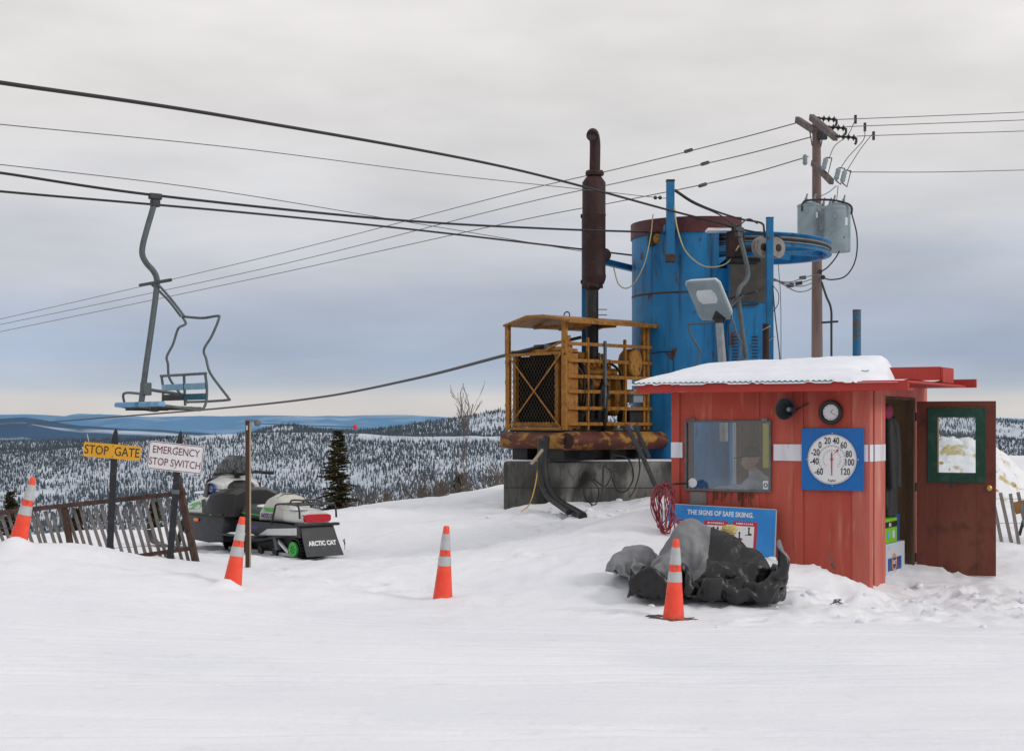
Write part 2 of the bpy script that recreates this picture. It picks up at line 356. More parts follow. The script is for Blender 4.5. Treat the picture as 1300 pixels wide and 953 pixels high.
def pieces(name, m, parent, items, bevel=0, smooth=35):
    """items: boxes (x0,x1,y0,y1,z0,z1); each becomes a part of its own"""
    return [MB().box(*b).build(name, m, parent, bevel, smooth) for b in items]
def tag(o, label=None, cat=None, group=None, kind=None):
    if label: o['label'] = label
    if cat: o['category'] = cat
    if group: o['group'] = group
    if kind: o['kind'] = kind
    return o
def thing(name, label, cat, loc=(0, 0, 0), rz=0, group=None, rot=None):
    o = bpy.data.objects.new(name, None); COL.objects.link(o); o.location = loc
    o.rotation_euler = rot if rot else (0, 0, rz); o.empty_display_size = .2
    return tag(o, label, cat, group)
def copy_tree(o, parent=None):
    c = o.copy(); COL.objects.link(c)
    if parent: c.parent = parent
    for ch in list(o.children): copy_tree(ch, c)
    return c
def spline(pts, n=8):
    """Catmull-Rom through the points"""
    P = [Vector(p) for p in pts]; P = [P[0] * 2 - P[1]] + P + [P[-1] * 2 - P[-2]]; out = []
    for i in range(1, len(P) - 2):
        for k in range(n):
            t = k / n; a, b, c, d = P[i - 1], P[i], P[i + 1], P[i + 2]
            out.append(.5 * ((2 * b) + (c - a) * t + (2 * a - 5 * b + 4 * c - d) * t * t + (3 * b - a - 3 * c + d) * t ** 3))
    out.append(P[-2]); return out
def frame(o, x, y, z=None):
    """matrix with given x and y axes"""
    x = Vector(x).normalized(); y = Vector(y).normalized(); z = Vector(z).normalized() if z else x.cross(y).normalized()
    return Matrix(((x.x, y.x, z.x, o[0]), (x.y, y.y, z.y, o[1]), (x.z, y.z, z.z, o[2]), (0, 0, 0, 1)))
def text(name, body, size, m, parent, T, sx=1.0, bold=0.0, align='CENTER', depth=.0012):
    """lettering as a mesh: text lies in the local xy plane of T"""
    cu = bpy.data.curves.new(name, 'FONT'); cu.body = body; cu.size = size; cu.align_x = align; cu.align_y = 'CENTER'
    cu.extrude = depth; cu.offset = bold; cu.resolution_u = 3
    tmp = bpy.data.objects.new('tmp', cu); COL.objects.link(tmp)
    dg = bpy.context.evaluated_depsgraph_get(); me = bpy.data.meshes.new_from_object(tmp.evaluated_get(dg))
    bpy.data.objects.remove(tmp); bpy.data.curves.remove(cu)
    me.name = name; me.transform(T @ Matrix.Diagonal((sx, 1, 1, 1))); me.materials.clear(); me.materials.append(M[m])
    o = bpy.data.objects.new(name, me); COL.objects.link(o); o.parent = parent
    return o
YUP = Matrix(((1, 0, 0, 0), (0, 0, -1, 0), (0, 1, 0, 0), (0, 0, 0, 1)))   # xy text plane -> xz plane facing -y
def T3(x, y, z): return Matrix.Translation((x, y, z))
def RX(a): return Matrix.Rotation(R(a), 4, 'X')
def RY(a): return Matrix.Rotation(R(a), 4, 'Y')
def RZ(a): return Matrix.Rotation(R(a), 4, 'Z')

# ------------------------------------------------------------------ camera, light, sky
cam = bpy.data.cameras.new('camera'); co = bpy.data.objects.new('camera', cam); COL.objects.link(co)
co.location = (0, 0, EYE); co.rotation_euler = (R(90), 0, 0)
cam.sensor_width = 36; cam.lens = 36 * F / 1300; cam.shift_y = (HY - 476.5) / 1300; cam.clip_end = 90000; cam.clip_start = .1
sc.camera = co
SUN_EL, SUN_AZ = 30, 118      # azimuth clockwise from +Y
sun = bpy.data.lights.new('sun', 'SUN'); sun.energy = 1.15; sun.angle = R(13); sun.color = (1, .95, .88)
so = bpy.data.objects.new('sun', sun); COL.objects.link(so)
sd = Vector((math.sin(R(SUN_AZ)) * math.cos(R(SUN_EL)), math.cos(R(SUN_AZ)) * math.cos(R(SUN_EL)), math.sin(R(SUN_EL))))
so.rotation_euler = (-sd).to_track_quat('-Z', 'Y').to_euler(); so.location = (0, 0, 30)
w = bpy.data.worlds.new('World'); sc.world = w; w.use_nodes = True; nt = w.node_tree; nt.nodes.clear()
out = node(nt, 'ShaderNodeOutputWorld'); b1 = node(nt, 'ShaderNodeBackground'); b2 = node(nt, 'ShaderNodeBackground'); mxs = node(nt, 'ShaderNodeMixShader')
sky = node(nt, 'ShaderNodeTexSky', sky_type='NISHITA'); sky.sun_disc = False; sky.sun_elevation = R(SUN_EL); sky.sun_rotation = R(SUN_AZ)
nt.links.new(sky.outputs[0], b1.inputs[0]); b1.inputs[1].default_value = .08
tc = node(nt, 'ShaderNodeTexCoord'); sep = node(nt, 'ShaderNodeSeparateXYZ'); nt.links.new(tc.outputs['Generated'], sep.inputs[0])
mp = node(nt, 'ShaderNodeMapping'); mp.inputs['Scale'].default_value = (2.2, 2.2, 16); nt.links.new(tc.outputs['Generated'], mp.inputs[0])
n1 = node(nt, 'ShaderNodeTexNoise'); n1.inputs['Scale'].default_value = 1.6; n1.inputs['Detail'].default_value = 6; n1.inputs['Roughness'].default_value = .5; nt.links.new(mp.outputs[0], n1.inputs['Vector'])
# height in the sky, wavering with the cloud noise (more the higher up)
sub = node(nt, 'ShaderNodeMath', operation='SUBTRACT'); sub.inputs[1].default_value = .5; nt.links.new(n1.outputs['Fac'], sub.inputs[0])
amp = node(nt, 'ShaderNodeMapRange'); amp.inputs['From Min'].default_value = .02; amp.inputs['From Max'].default_value = .14; amp.inputs['To Min'].default_value = .012; amp.inputs['To Max'].default_value = .12
nt.links.new(sep.outputs['Z'], amp.inputs[0])
mul = node(nt, 'ShaderNodeMath', operation='MULTIPLY'); nt.links.new(sub.outputs[0], mul.inputs[0]); nt.links.new(amp.outputs[0], mul.inputs[1])
add = node(nt, 'ShaderNodeMath', operation='ADD'); nt.links.new(sep.outputs['Z'], add.inputs[0]); nt.links.new(mul.outputs[0], add.inputs[1])
mr = node(nt, 'ShaderNodeMapRange'); mr.inputs['From Min'].default_value = 0; mr.inputs['From Max'].default_value = .5; nt.links.new(add.outputs[0], mr.inputs[0])
cr = node(nt, 'ShaderNodeValToRGB'); el = cr.color_ramp.elements
stops = [(0, (213, 209, 207)), (.010, (216, 212, 210)), (.0175, (212, 210, 210)), (.026, (184, 194, 208)), (.045, (172, 186, 208)), (.072, (180, 190, 208)), (.11, (204, 207, 214)), (.15, (222, 221, 223)), (.20, (232, 229, 228)), (.27, (236, 233, 231)), (.5, (240, 239, 240))]
el[0].position = 0; el[0].color = c4(lin(*stops[0][1])); el[1].position = 1; el[1].color = c4(lin(*stops[-1][1]))
for z, c in stops[1:-1]:
    e = el.new(z / .5); e.color = c4(lin(*c))
nt.links.new(mr.outputs[0], cr.inputs[0])
# soft light/dark cloud mottling
n2 = node(nt, 'ShaderNodeTexNoise'); n2.inputs['Scale'].default_value = 3.2; n2.inputs['Detail'].default_value = 5
mp2 = node(nt, 'ShaderNodeMapping'); mp2.inputs['Scale'].default_value = (1.8, 1.8, 6); nt.links.new(tc.outputs['Generated'], mp2.inputs[0]); nt.links.new(mp2.outputs[0], n2.inputs['Vector'])
mr2 = node(nt, 'ShaderNodeMapRange'); mr2.inputs['From Min'].default_value = .3; mr2.inputs['From Max'].default_value = .7; mr2.inputs['To Min'].default_value = .86; mr2.inputs['To Max'].default_value = 1.07
nt.links.new(n2.outputs['Fac'], mr2.inputs[0])
mm = node(nt, 'ShaderNodeMix', data_type='RGBA', blend_type='MULTIPLY'); mm.inputs[0].default_value = 1
nt.links.new(cr.outputs[0], mm.inputs[6]); nt.links.new(mr2.outputs[0], mm.inputs[7])
nt.links.new(mm.outputs[2], b2.inputs[0]); b2.inputs[1].default_value = 1.0
mxs.inputs[0].default_value = .96
nt.links.new(b1.outputs[0], mxs.inputs[1]); nt.links.new(b2.outputs[0], mxs.inputs[2]); nt.links.new(mxs.outputs[0], out.inputs[0])
sc.view_settings.view_transform = 'Standard'; sc.view_settings.look = 'None'; sc.view_settings.exposure = 0
sc.render.engine = 'CYCLES'; sc.cycles.max_bounces = 6; sc.cycles.transparent_max_bounces = 12; sc.cycles.use_denoising = True

# ------------------------------------------------------------------ near ground: the snowy summit
anc = []
for x in (-9, -5, -2, 1, 4, 8, 13):
    for y in (-3, 3, 8): anc.append((x, y, 0))
for x, y, z in ((-6, 12, .16), (-3.5, 12, .08), (0, 12.5, 0), (3, 12.5, 0), (6, 12.5, 0), (10, 14, 0), (-9, 13, .3), (15, 16, .1)): anc.append((x, y, z))
for px, py, Y in ((853, 785, 13.9), (562, 766, 15), (303, 742, 15), (60, 706, 15.8), (20, 700, 15.6), (150, 703, 16.2), (1103, 752, 16.3), (1040, 730, 16.6), (985, 712, 16.9), (853, 655, 17.5), (820, 650, 18.2),
    (1258, 738, 17.5), (1300, 745, 17.2), (778, 734, 15.5), (975, 775, 14.4), (632, 648, 23.4), (700, 646, 22.6), (770, 644, 22.6), (820, 640, 22.6), (650, 690, 19), (730, 668, 20.5), (390, 706, 18.9), (250, 694, 20.6),
    (315, 720, 17), (0, 697, 17), (110, 690, 20.5), (250, 686, 22), (0, 692, 21), (-200, 690, 20), (430, 660, 23), (520, 641, 25), (625, 621, 27), (700, 612, 29), (1285, 688, 19.6), (1285, 640, 24), (1290, 610, 28), (1500, 650, 24), (1180, 735, 17.4)):
    p = at(px, py, Y); anc.append((p.x, p.y, p.z))
for x, y, z in ((6.5, 20.5, .25), (4.5, 24, .75), (3, 28, .85), (6, 29, .95), (14, 28, .8), (-10, 25, .2), (-4, 26, .3), (2, 20.5, .5)): anc.append((x, y, z))
A = np.array(anc); n = len(A)
def U(r2): return np.where(r2 > 1e-9, .5 * r2 * np.log(np.maximum(r2, 1e-9)), 0)
D2 = (A[:, None, 0] - A[None, :, 0]) ** 2 + (A[:, None, 1] - A[None, :, 1]) ** 2
K = U(D2) + np.eye(n) * .6
Pm = np.c_[np.ones(n), A[:, :2]]
L = np.block([[K, Pm], [Pm.T, np.zeros((3, 3))]])
sol = np.linalg.solve(L, np.r_[A[:, 2], 0, 0, 0]); W, C = sol[:n], sol[n:]
CRX = [-40, -10, -7, -4, -1.5, 0, 3, 8, 30]; CRY = [22, 22, 22.5, 24, 26, 28.5, 33, 33, 33]
MOUNDS = []      # (x, y, radius, height)
_tr = random.Random(17)
TRACKS = []
for i in range(15):
    y0 = _tr.uniform(8.3, 13.6); sl = _tr.uniform(-.10, .06); cv = _tr.uniform(.0, .25); ph = _tr.uniform(0, 6)
    for k in range(2): TRACKS.append((y0 + .16 * k, sl, cv, ph, _tr.uniform(.006, .015), _tr.uniform(.03, .05)))
PRINTS = []
for sx_, sy_, ex_, ey_, n_ in ((4.9, 17.0, 3.2, 14.2, 9), (3.0, 14.9, -.4, 16.8, 11), (5.2, 16.9, 6.5, 14.5, 8), (.2, 18.2, .9, 21.8, 9), (2.2, 13.6, 5.0, 15.6, 9), (-1.2, 17.0, .4, 20.5, 8), (-2.6, 16.6, -.6, 15.2, 7), (4.6, 16.2, 5.4, 15.0, 5), (1.0, 14.0, 3.6, 15.6, 9)):
    an = math.atan2(ey_ - sy_, ex_ - sx_)
    for k in range(n_):
        t_ = k / n_; sd_ = .11 * (-1) ** k; PRINTS.append((sx_ + (ex_ - sx_) * t_ - math.sin(an) * sd_ + _tr.gauss(0, .06), sy_ + (ey_ - sy_) * t_ + math.cos(an) * sd_ + _tr.gauss(0, .06), an + _tr.gauss(0, .25), _tr.uniform(.5, 1.2)))
for k in range(60): PRINTS.append((_tr.gauss(4.6, 1.0), _tr.gauss(16.0, .8), _tr.uniform(0, 6), _tr.uniform(.3, 1)))
def ground(x, y, detail=True):
    x = np.asarray(x, float); y = np.asarray(y, float); shp = x.shape; X = x.ravel(); Y = y.ravel()
    z = np.zeros_like(X)
    for i in range(0, len(X), 40000):
        xs, ys = X[i:i + 40000], Y[i:i + 40000]
        yc = np.minimum(ys, 36)
        z[i:i + 40000] = U((xs[:, None] - A[None, :, 0]) ** 2 + (yc[:, None] - A[None, :, 1]) ** 2) @ W + C[0] + C[1] * xs + C[2] * yc
    over = np.maximum(0, Y - np.interp(X, CRX, CRY)); z -= .055 * over ** 1.55
    for mx_, my_, mr_, mh_ in MOUNDS: z += mh_ * np.exp(-((X - mx_) ** 2 + (Y - my_) ** 2) / mr_ ** 2)
    if detail:
        rough = sstep(12.3, 15.5, Y)
        z += .030 * fbm(X * .45, Y * .45, 3, 3) * (.4 + rough) + rough * .042 * fbm(X * 1.9, Y * 1.9, 5, 4) + rough * .022 * fbm(X * 4.6, Y * 4.6, 9, 3) + rough * .022 * np.abs(fbm(X * 5, Y * 5, 8, 3)) 
        z += (1 - rough) * (.012 * fbm(X * .30 + Y * .1, Y * 2.4, 21, 3) + .005 * fbm(X * .45, Y * 7, 23, 3) + .004 * fbm(X * 3, Y * 3, 25, 3))
        # ski and sledge tracks sweeping across the foreground
        for y0, sl, cv, ph, dp_, wd in TRACKS:
            yc_ = y0 + sl * X + cv * np.sin(X * .45 + ph)
            q = np.abs(Y - yc_) / wd; z -= dp_ * np.exp(-q ** 4) * (.65 + .35 * fbm(X * 1.3, X * 0 + ph, 35, 2)); z += dp_ * .55 * np.exp(-((q - 1.5) / .45) ** 2)
        # foot and boot prints
        for fx_, fy_, fa, fl in PRINTS:
            c_, s_ = math.cos(fa), math.sin(fa); m_ = (np.abs(X - fx_) < .3) & (np.abs(Y - fy_) < .3)
            if m_.any():
                u_ = (X[m_] - fx_) * c_ + (Y[m_] - fy_) * s_; v_ = -(X[m_] - fx_) * s_ + (Y[m_] - fy_) * c_
                q = np.sqrt((u_ / .15) ** 2 + (v_ / .065) ** 2); z[m_] += fl * (-.055 * np.exp(-q ** 4) + .022 * np.exp(-((q - 1.45) / .35) ** 2))
        # trodden patch by the hut: ragged prints
        tr = np.exp(-(((X - 3.2) / 2.6) ** 2 + ((Y - 15.4) / 1.1) ** 2)) + .8 * np.exp(-(((X - 5) / 1.2) ** 2 + ((Y - 16.6) / .8) ** 2)) + .8 * np.exp(-(((X - .6) / 2.0) ** 2 + ((Y - 19.5) / 2.6) ** 2))
        z += tr * (.060 * fbm(X * 2.6, Y * 2.6, 31, 3, .6) + .030 * fbm(X * 7, Y * 7, 33, 3, .6))
    return z.reshape(shp)
def gz(x, y, detail=True): return float(ground(np.array([x]), np.array([y]), detail)[0])
for px, Y, r, h in ((70, 15.7, .55, .06), (128, 16.0, .5, .05), (12, 15.7, .4, .06), (672, 22.6, .35, .05), (705, 22.6, .3, .08), (1060, 16.1, .35, .08), (1030, 16.25, .35, .08), (1085, 15.95, .25, .05), (825, 17.6, .5, .05), (1200, 17.9, .6, .03), (770, 22.8, .35, .04), (735, 22.7, .25, .05), (820, 22.8, .35, .05), (998, 16.3, .3, .07)):
    MOUNDS.append(((px - CX) / F * Y, Y, r, h))
for px, Y, r, h in ((285, 14.86, .10, .07), (297, 14.84, .08, .045), (556, 14.9, .09, .035), (572, 14.93, .08, .03), (14, 15.45, .12, .08), (30, 15.45, .1, .05), (838, 13.75, .10, .02), (870, 13.72, .1, .02)): MOUNDS.append(((px - CX) / F * Y, Y, r, h))
xs = np.r_[np.arange(-26, -7, .5), np.arange(-7, 8, .055), np.arange(8, 26.1, .5)]
ys = np.r_[np.arange(-6, 7.5, .5), np.arange(7.5, 14, .035), np.arange(14, 25, .06), np.arange(25, 62, .5)]
GX, GY = np.meshgrid(xs, ys); GZ = ground(GX, GY)
def sheet(name, X, Y, Z, m, smooth=True):
    r, c = X.shape; me = bpy.data.meshes.new(name); nv = r * c
    idx = np.arange(nv).reshape(r, c); q = np.stack([idx[:-1, :-1], idx[:-1, 1:], idx[1:, 1:], idx[1:, :-1]], -1).reshape(-1, 4)
    me.vertices.add(nv); me.vertices.foreach_set('co', np.stack([X, Y, Z], -1).ravel().astype(np.float32))
    me.loops.add(q.size); me.loops.foreach_set('vertex_index', q.ravel().astype(np.int32))
    me.polygons.add(len(q)); me.polygons.foreach_set('loop_start', np.arange(0, q.size, 4, dtype=np.int32)); me.polygons.foreach_set('loop_total', np.full(len(q), 4, dtype=np.int32))
    me.polygons.foreach_set('use_smooth', np.full(len(q), smooth)); me.update(); me.validate(); me.materials.append(M[m])
    o = bpy.data.objects.new(name, me); COL.objects.link(o); return o
tag(sheet('snow_ground', GX, GY, GZ, 'snow'), 'packed snow covering the rounded summit in the foreground', 'snow', kind='structure')

# ------------------------------------------------------------------ hills
PXC = np.arange(-700, 2001, 9.0)
RA = ([-700, -200, 0, 60, 110, 180, 250, 330, 400, 460, 520, 640, 760, 1150, 1250, 1300, 1500, 2000], [580, 579, 577, 572, 566, 559, 552, 549, 548, 551, 554, 554, 552, 552, 556, 560, 560, 560])
RB = ([-700, 300, 330, 352, 372, 400, 440, 480, 560, 640, 700, 800, 1150, 1200, 1258, 1300, 1400, 2000], [570, 556, 548, 541, 540, 545, 548, 546, 534, 520, 514, 512, 520, 525, 531, 536, 542, 545])
def polar(name, rows, m, label):
    """rows: list of (Y, py array or depth-z array kind) giving the lie of the land line by line"""
    X = np.stack([(PXC - CX) / F * Y for Y, _ in rows]); Yy = np.stack([np.full_like(PXC, Y) for Y, _ in rows]); Z = np.stack([z for _, z in rows])
    o = sheet(name, X, Yy, Z, m); tag(o, label, 'hill', kind='structure'); return X, Yy, Z
def zof(py, Y): return EYE - (py - HY) / F * Y
def face(Yb, Yr, pb, ridge, bump, seed, nrow=60, power=.85):
    rows = []
    for t in np.linspace(0, 1, nrow):
        Y = Yb + (Yr - Yb) * t
        py = pb + (ridge - pb) * t ** power
        z = zof(py, Y) + bump * np.sin(math.pi * t) * fbm(PXC / 90.0, np.full_like(PXC, t * 5.0), seed, 4)
        rows.append((Y, z))
    return rows
ra = np.interp(PXC, *RA) + 1.2 * fbm(PXC / 35, PXC * 0, 61, 3); rb = np.interp(PXC, *RB) + 1.0 * fbm(PXC / 30, PXC * 0, 62, 3)
near_rows = [(Y, np.full_like(PXC, z)) for Y, z in ((40, -9), (90, -25), (250, -55), (500, -68), (700, -72))]
rowsA = near_rows + face(850, 1800, np.full_like(PXC, 712.), ra, 7, 41) + [(1900, zof(ra, 1900) - 12), (2300, zof(ra, 2300) - 60)]
XA, YA, ZA = polar('forested_slope', rowsA, 'hill_snow', 'snow covered slope under the spruce forest across the valley')
rowsB = face(1850, 3000, np.maximum(ra, rb) + 9, rb, 5, 43, 40, 1.0) + [(3300, zof(rb, 3300) - 60)]
XB, YB, ZB = polar('forested_ridge', rowsB, 'hill_snow', 'snowy ridge under thin spruce forest beyond the valley')
RM = ([-700, -200, -60, 0, 30, 60, 100, 150, 200, 260, 330, 420, 2000], [538, 531, 534, 532, 530, 534, 540, 543, 546, 549, 555, 566, 600])
rm = np.interp(PXC, *RM) + 1.2 * fbm(PXC / 40, PXC * 0, 63, 4)
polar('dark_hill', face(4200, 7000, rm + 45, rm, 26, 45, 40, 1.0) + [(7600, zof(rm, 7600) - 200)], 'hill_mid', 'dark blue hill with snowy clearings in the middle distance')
RC = ([-700, -100, 0, 40, 90, 140, 200, 270, 330, 400, 470, 520, 560, 640, 2000], [530, 527, 526, 525.5, 528, 527.5, 529, 528, 527, 528.5, 527, 527, 529, 531, 531])
rc = np.interp(PXC, *RC) + .9 * fbm(PXC / 26, PXC * 0, 64, 4)
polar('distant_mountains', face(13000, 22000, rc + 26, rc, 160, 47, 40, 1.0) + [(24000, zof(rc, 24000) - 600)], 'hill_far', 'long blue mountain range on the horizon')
RD = rc + 4.0
# far forest: one mass nobody could count
def forest(name, grids, count, hmin, hmax, dens, label, seed):
    X, Y, Z = grids; g = np.random.default_rng(seed); r, c = X.shape
    i = g.random(count * 3) * (r - 1.001); px = g.random(count * 3)
    j = px * (c - 1.001)
    i0 = i.astype(int); j0 = j.astype(int); fi = i - i0; fj = j - j0
    def bl(Q): return (Q[i0, j0] * (1 - fi) + Q[i0 + 1, j0] * fi) * (1 - fj) + (Q[i0, j0 + 1] * (1 - fi) + Q[i0 + 1, j0 + 1] * fi) * fj
    x, y, z = bl(X), bl(Y), bl(Z); PX = x / y * F + CX; PY = HY - (z - EYE) / y * F
    ok = g.random(len(x)) < dens(PX, PY, x, y); x, y, z = x[ok][:count], y[ok][:count], z[ok][:count]
    N = len(x); h = hmin + (hmax - hmin) * g.random(N) ** 1.6; rad = h * (.10 + .07 * g.random(N)); n = 5
    lev = ((0.02, 1.0), (.45, .55), (.42, .72), (1.0, .02))
    V = np.zeros((N, 4 * n, 3)); ph = g.random(N) * 6.28
    for li, (hz, rr) in enumerate(lev):
        for k in range(n):
            jit = 1 + .35 * (g.random(N) - .5); a = ph + 2 * math.pi * k / n + (.6 if li > 1 else 0)
            V[:, li * n + k, 0] = x + np.cos(a) * rad * rr * jit; V[:, li * n + k, 1] = y + np.sin(a) * rad * rr * jit; V[:, li * n + k, 2] = z - .1 + h * hz
    q = []
    for a in (0, 2):
        for k in range(n): q.append((a * n + k, a * n + (k + 1) % n, (a + 1) * n + (k + 1) % n, (a + 1) * n + k))
    q = np.array(q); Q = (q[None] + (np.arange(N) * 4 * n)[:, None, None]).reshape(-1, 4)
    me = bpy.data.meshes.new(name); me.vertices.add(N * 4 * n); me.vertices.foreach_set('co', V.ravel().astype(np.float32))
    me.loops.add(Q.size); me.loops.foreach_set('vertex_index', Q.ravel().astype(np.int32)); me.polygons.add(len(Q))
    me.polygons.foreach_set('loop_start', np.arange(0, Q.size, 4, dtype=np.int32)); me.polygons.foreach_set('loop_total', np.full(len(Q), 4, dtype=np.int32))
    me.update(); me.materials.append(M['forest'])
    o = bpy.data.objects.new(name, me); COL.objects.link(o); tag(o, label, 'forest', kind='stuff'); return o
def densA(PX, PY, x, y):
    d = .50 + .55 * fbm(x / 70, y / 130, 71, 3) + .25 * fbm(x / 16, y / 40, 72, 2)
    d = d + .55 * sstep(46, 12, PY - np.interp(PX, *RA))                     # dense dark belt under the ridge
    d = d * np.where((PX > 455) & (PX < 700) & (PY < 560), .03, 1)          # open meadow strip
    d = d * np.where((PX > 240) & (PX < 300) & (PY < 557), .1, 1)
    return np.clip(d, .05, 1)
def densB(PX, PY, x, y):
    d = .85 + .5 * fbm(x / 120, y / 160, 73, 3)
    rid = PY - np.interp(PX, *RB)
    d = np.where((PX > 596) & (rid > 4) & (rid < 24), d * .22, d)
    d = np.where((PX > 335) & (PX < 372) & (rid > 2) & (rid < 10), d * .12, d)
    d = np.where((PX > 1240) & (rid > 9) & (rid < 22), d * .25, d)
    return np.clip(d, .03, 1)
forest('spruce_forest', (XA[5:-1], YA[5:-1], ZA[5:-1]), 105000, 2.2, 5.6, densA, 'dark spruce forest scattered over the snowy slope across the valley', 5)
forest('ridge_forest', (XB, YB, ZB), 52000, 4.0, 8.5, densB, 'thin dark spruce wood along the far ridge behind the meadow strip', 6)

# ================================================================== lift hut
TH = R(29); HC = Vector((3.71, 16.4, 0))
hut = thing('lift_hut', 'small red board lift operator hut with white band, snowy roof and brown door standing open', 'hut', HC, -TH)
HW, HD, HZ = 2.2, 2.4, 2.13       # width (towards -x), depth (+y), wall height
WX0, WX1, WZ0, WZ1 = -2.05, -1.055, .985, 1.755
fb = MB()
fb.box(-HW, WX0, 0, .06, -.3, HZ); fb.box(WX1, 0, 0, .06, -.3, HZ); fb.box(WX0, WX1, 0, .06, -.3, WZ0); fb.box(WX0, WX1, 0, .06, WZ1, HZ)
fb.build('front_wall', 'red_wood', hut)
DY0, DY1, DZ = .575, 1.76, 1.985
sb = MB(); sb.box(-.06, 0, .06, DY0, -.3, HZ); sb.box(-.06, 0, DY1 + .06, HD, -.3, HZ + .05); sb.box(-.06, 0, DY0, DY1 + .06, DZ + .03, HZ + .05)
sb.build('side_wall', 'red_trim', hut)
lb = MB(); lb.box(-HW, -HW + .06, .06, .35, -.3, HZ); lb.box(-HW, -HW + .06, 1.85, HD - .06, -.3, HZ); lb.box(-HW, -HW + .06, .35, 1.85, -.3, .95); lb.box(-HW, -HW + .06, .35, 1.85, 1.82, HZ)
lb.build('side_wall', 'red_wood', hut)
MB().box(-HW, -.06, HD - .06, HD, -.3, HZ).build('back_wall', 'red_wood', hut)
pieces('inner_lining', 'inner_wood', hut, [(-HW + .09, -.09, HD - .09, HD - .062, .03, HZ - .03), (-.085, -.062, DY1 + .08, HD - .095, .03, HZ - .03), (-.085, -.062, .09, DY0 - .04, .03, HZ - .03),
    (-HW + .062, -HW + .085, 1.87, HD - .095, .03, HZ - .03), (-1.03, -.09, .062, .085, .03, HZ - .03)])
MB().box(-HW + .06, -.06, .06, HD - .06, -.06, .03).build('hut_floor', 'dark_wood', hut)
MB().box(-HW + .06, -.06, .06, HD - .06, HZ - .03, HZ).build('hut_ceiling', 'inner_wood', hut)
# battens and corner boards
for b_, m_ in (((-HW - .012, -HW + .085, -.022, 0, -.3, 2.06), 'red_wood'), ((-.80, -.70, -.022, 0, -.3, 2.06), 'red_wood'), ((-1.235, -1.19, -.013, 0, WZ1 + .03, 2.06), 'red_wood'), ((-1.235, -1.19, -.013, 0, -.2, WZ0 - .03), 'red_wood'), ((-.165, .006, -.022, 0, -.3, 2.06), 'red_trim')):
    MB().box(*b_).build('batten', m_, hut, .003, 0)
g = MB(); g.box(.001, .022, -.02, .10, -.28, 2.1); g.build('corner_board', 'red_trim', hut, .003, 0)
g = MB(); g.box(.001, .026, .14, DY0 - .03, -.24, 2.11); g.build('corner_board', 'red_trim', hut, .003, 0)
MB().box(.0005, .008, .10, .14, -.24, 2.1).build('board_gap', 'black_steel', hut)
# white band
zb0, zb1 = 1.325, 1.50
pieces('white_band', 'white_band', hut, [(-HW - .015, WX0 - .03, -.0245, -.0, zb0 + .02, zb1 + .015), (WX1 + .03, -.66, -.0245, 0, zb0, zb1), (-.13, .004, -.0245, 0, zb0, zb1), (.02, .0245, -.021, .10, zb0, zb1), (.02, .0285, .138, DY0 - .031, zb0, zb1)], 0, 0)
# window
wf = MB(); e = .022
wf.box(WX0, WX0 + e, -.03, .02, WZ0, WZ1); wf.box(WX1 - e, WX1, -.03, .02, WZ0, WZ1); wf.box(WX0 + e, WX1 - e, -.03, .02, WZ0, WZ0 + e); wf.box(WX0 + e, WX1 - e, -.03, .02, WZ1 - e, WZ1)
wfo = wf.build('window', 'grey_steel', hut, .003)
MB().box(WX0 + e, WX1 - e, -.004, .002, WZ0 + e, WZ1 - e).build('pane', 'glass', wfo)
for x in (WX0 + .06, WX1 - .1): MB().box(x, x + .06, -.036, -.02, WZ1 - .004, WZ1 + .022).build('window_clip', 'grey_wood', wfo)
MB().box(WX1 - .10, WX1 - .03, .004, .008, WZ0 + .26, WZ1 - .03).build('yellow_tape', 'yellow_strip', wfo)
MB().lathe([(.0001, -.001), (.052, -.001), (.052, .0), (.0001, .0)], 20, T3(WX0 + .085, -.006, WZ0 + .085) @ RX(90)).build('round_sticker', 'sticker', wfo)
MB().box(WX1 - .095, WX1 - .035, -.0075, -.005, WZ0 + .03, WZ0 + .12).build('notice_sticker', 'sticker', wfo)
MB().lathe([(.014, -.001), (.024, -.001), (.024, .001), (.014, .001), (.014, -.001)], 16, T3(WX1 - .065, -.008, WZ0 + .075) @ RX(90), caps=False).build('sticker_ring', 'ink_black', wfo)
MB().box(WX0 + .045, WX0 + .085, .004, .03, WZ0 + .02, WZ1 - .02).build('inner_stop', 'dark_wood', wfo)
pieces('far_window_frame', 'board_white', hut, [(-HW + .01, -HW + .05, 1.80, 1.86, .95, 1.82), (-HW + .01, -HW + .05, .34, .39, .95, 1.82)])
MB().box(-HW + .026, -HW + .032, .39, 1.80, .95, 1.82).build('far_window_pane', 'clear_glass', hut)
# bare board and drips under the window
MB().box(-1.995, -1.80, -.017, -.001, .835, .975).build('bare_patch_board', 'grey_wood', hut, .002)
g = MB()
for i in range(26):
    x = random.uniform(-1.75, -1.2); l = random.uniform(.02, .15); g.box(x, x + random.uniform(.003, .012), -.0155, -.0135, WZ0 - .012 - l, WZ0 - .008)
g.build('drip_stain', 'dark_wood', hut)
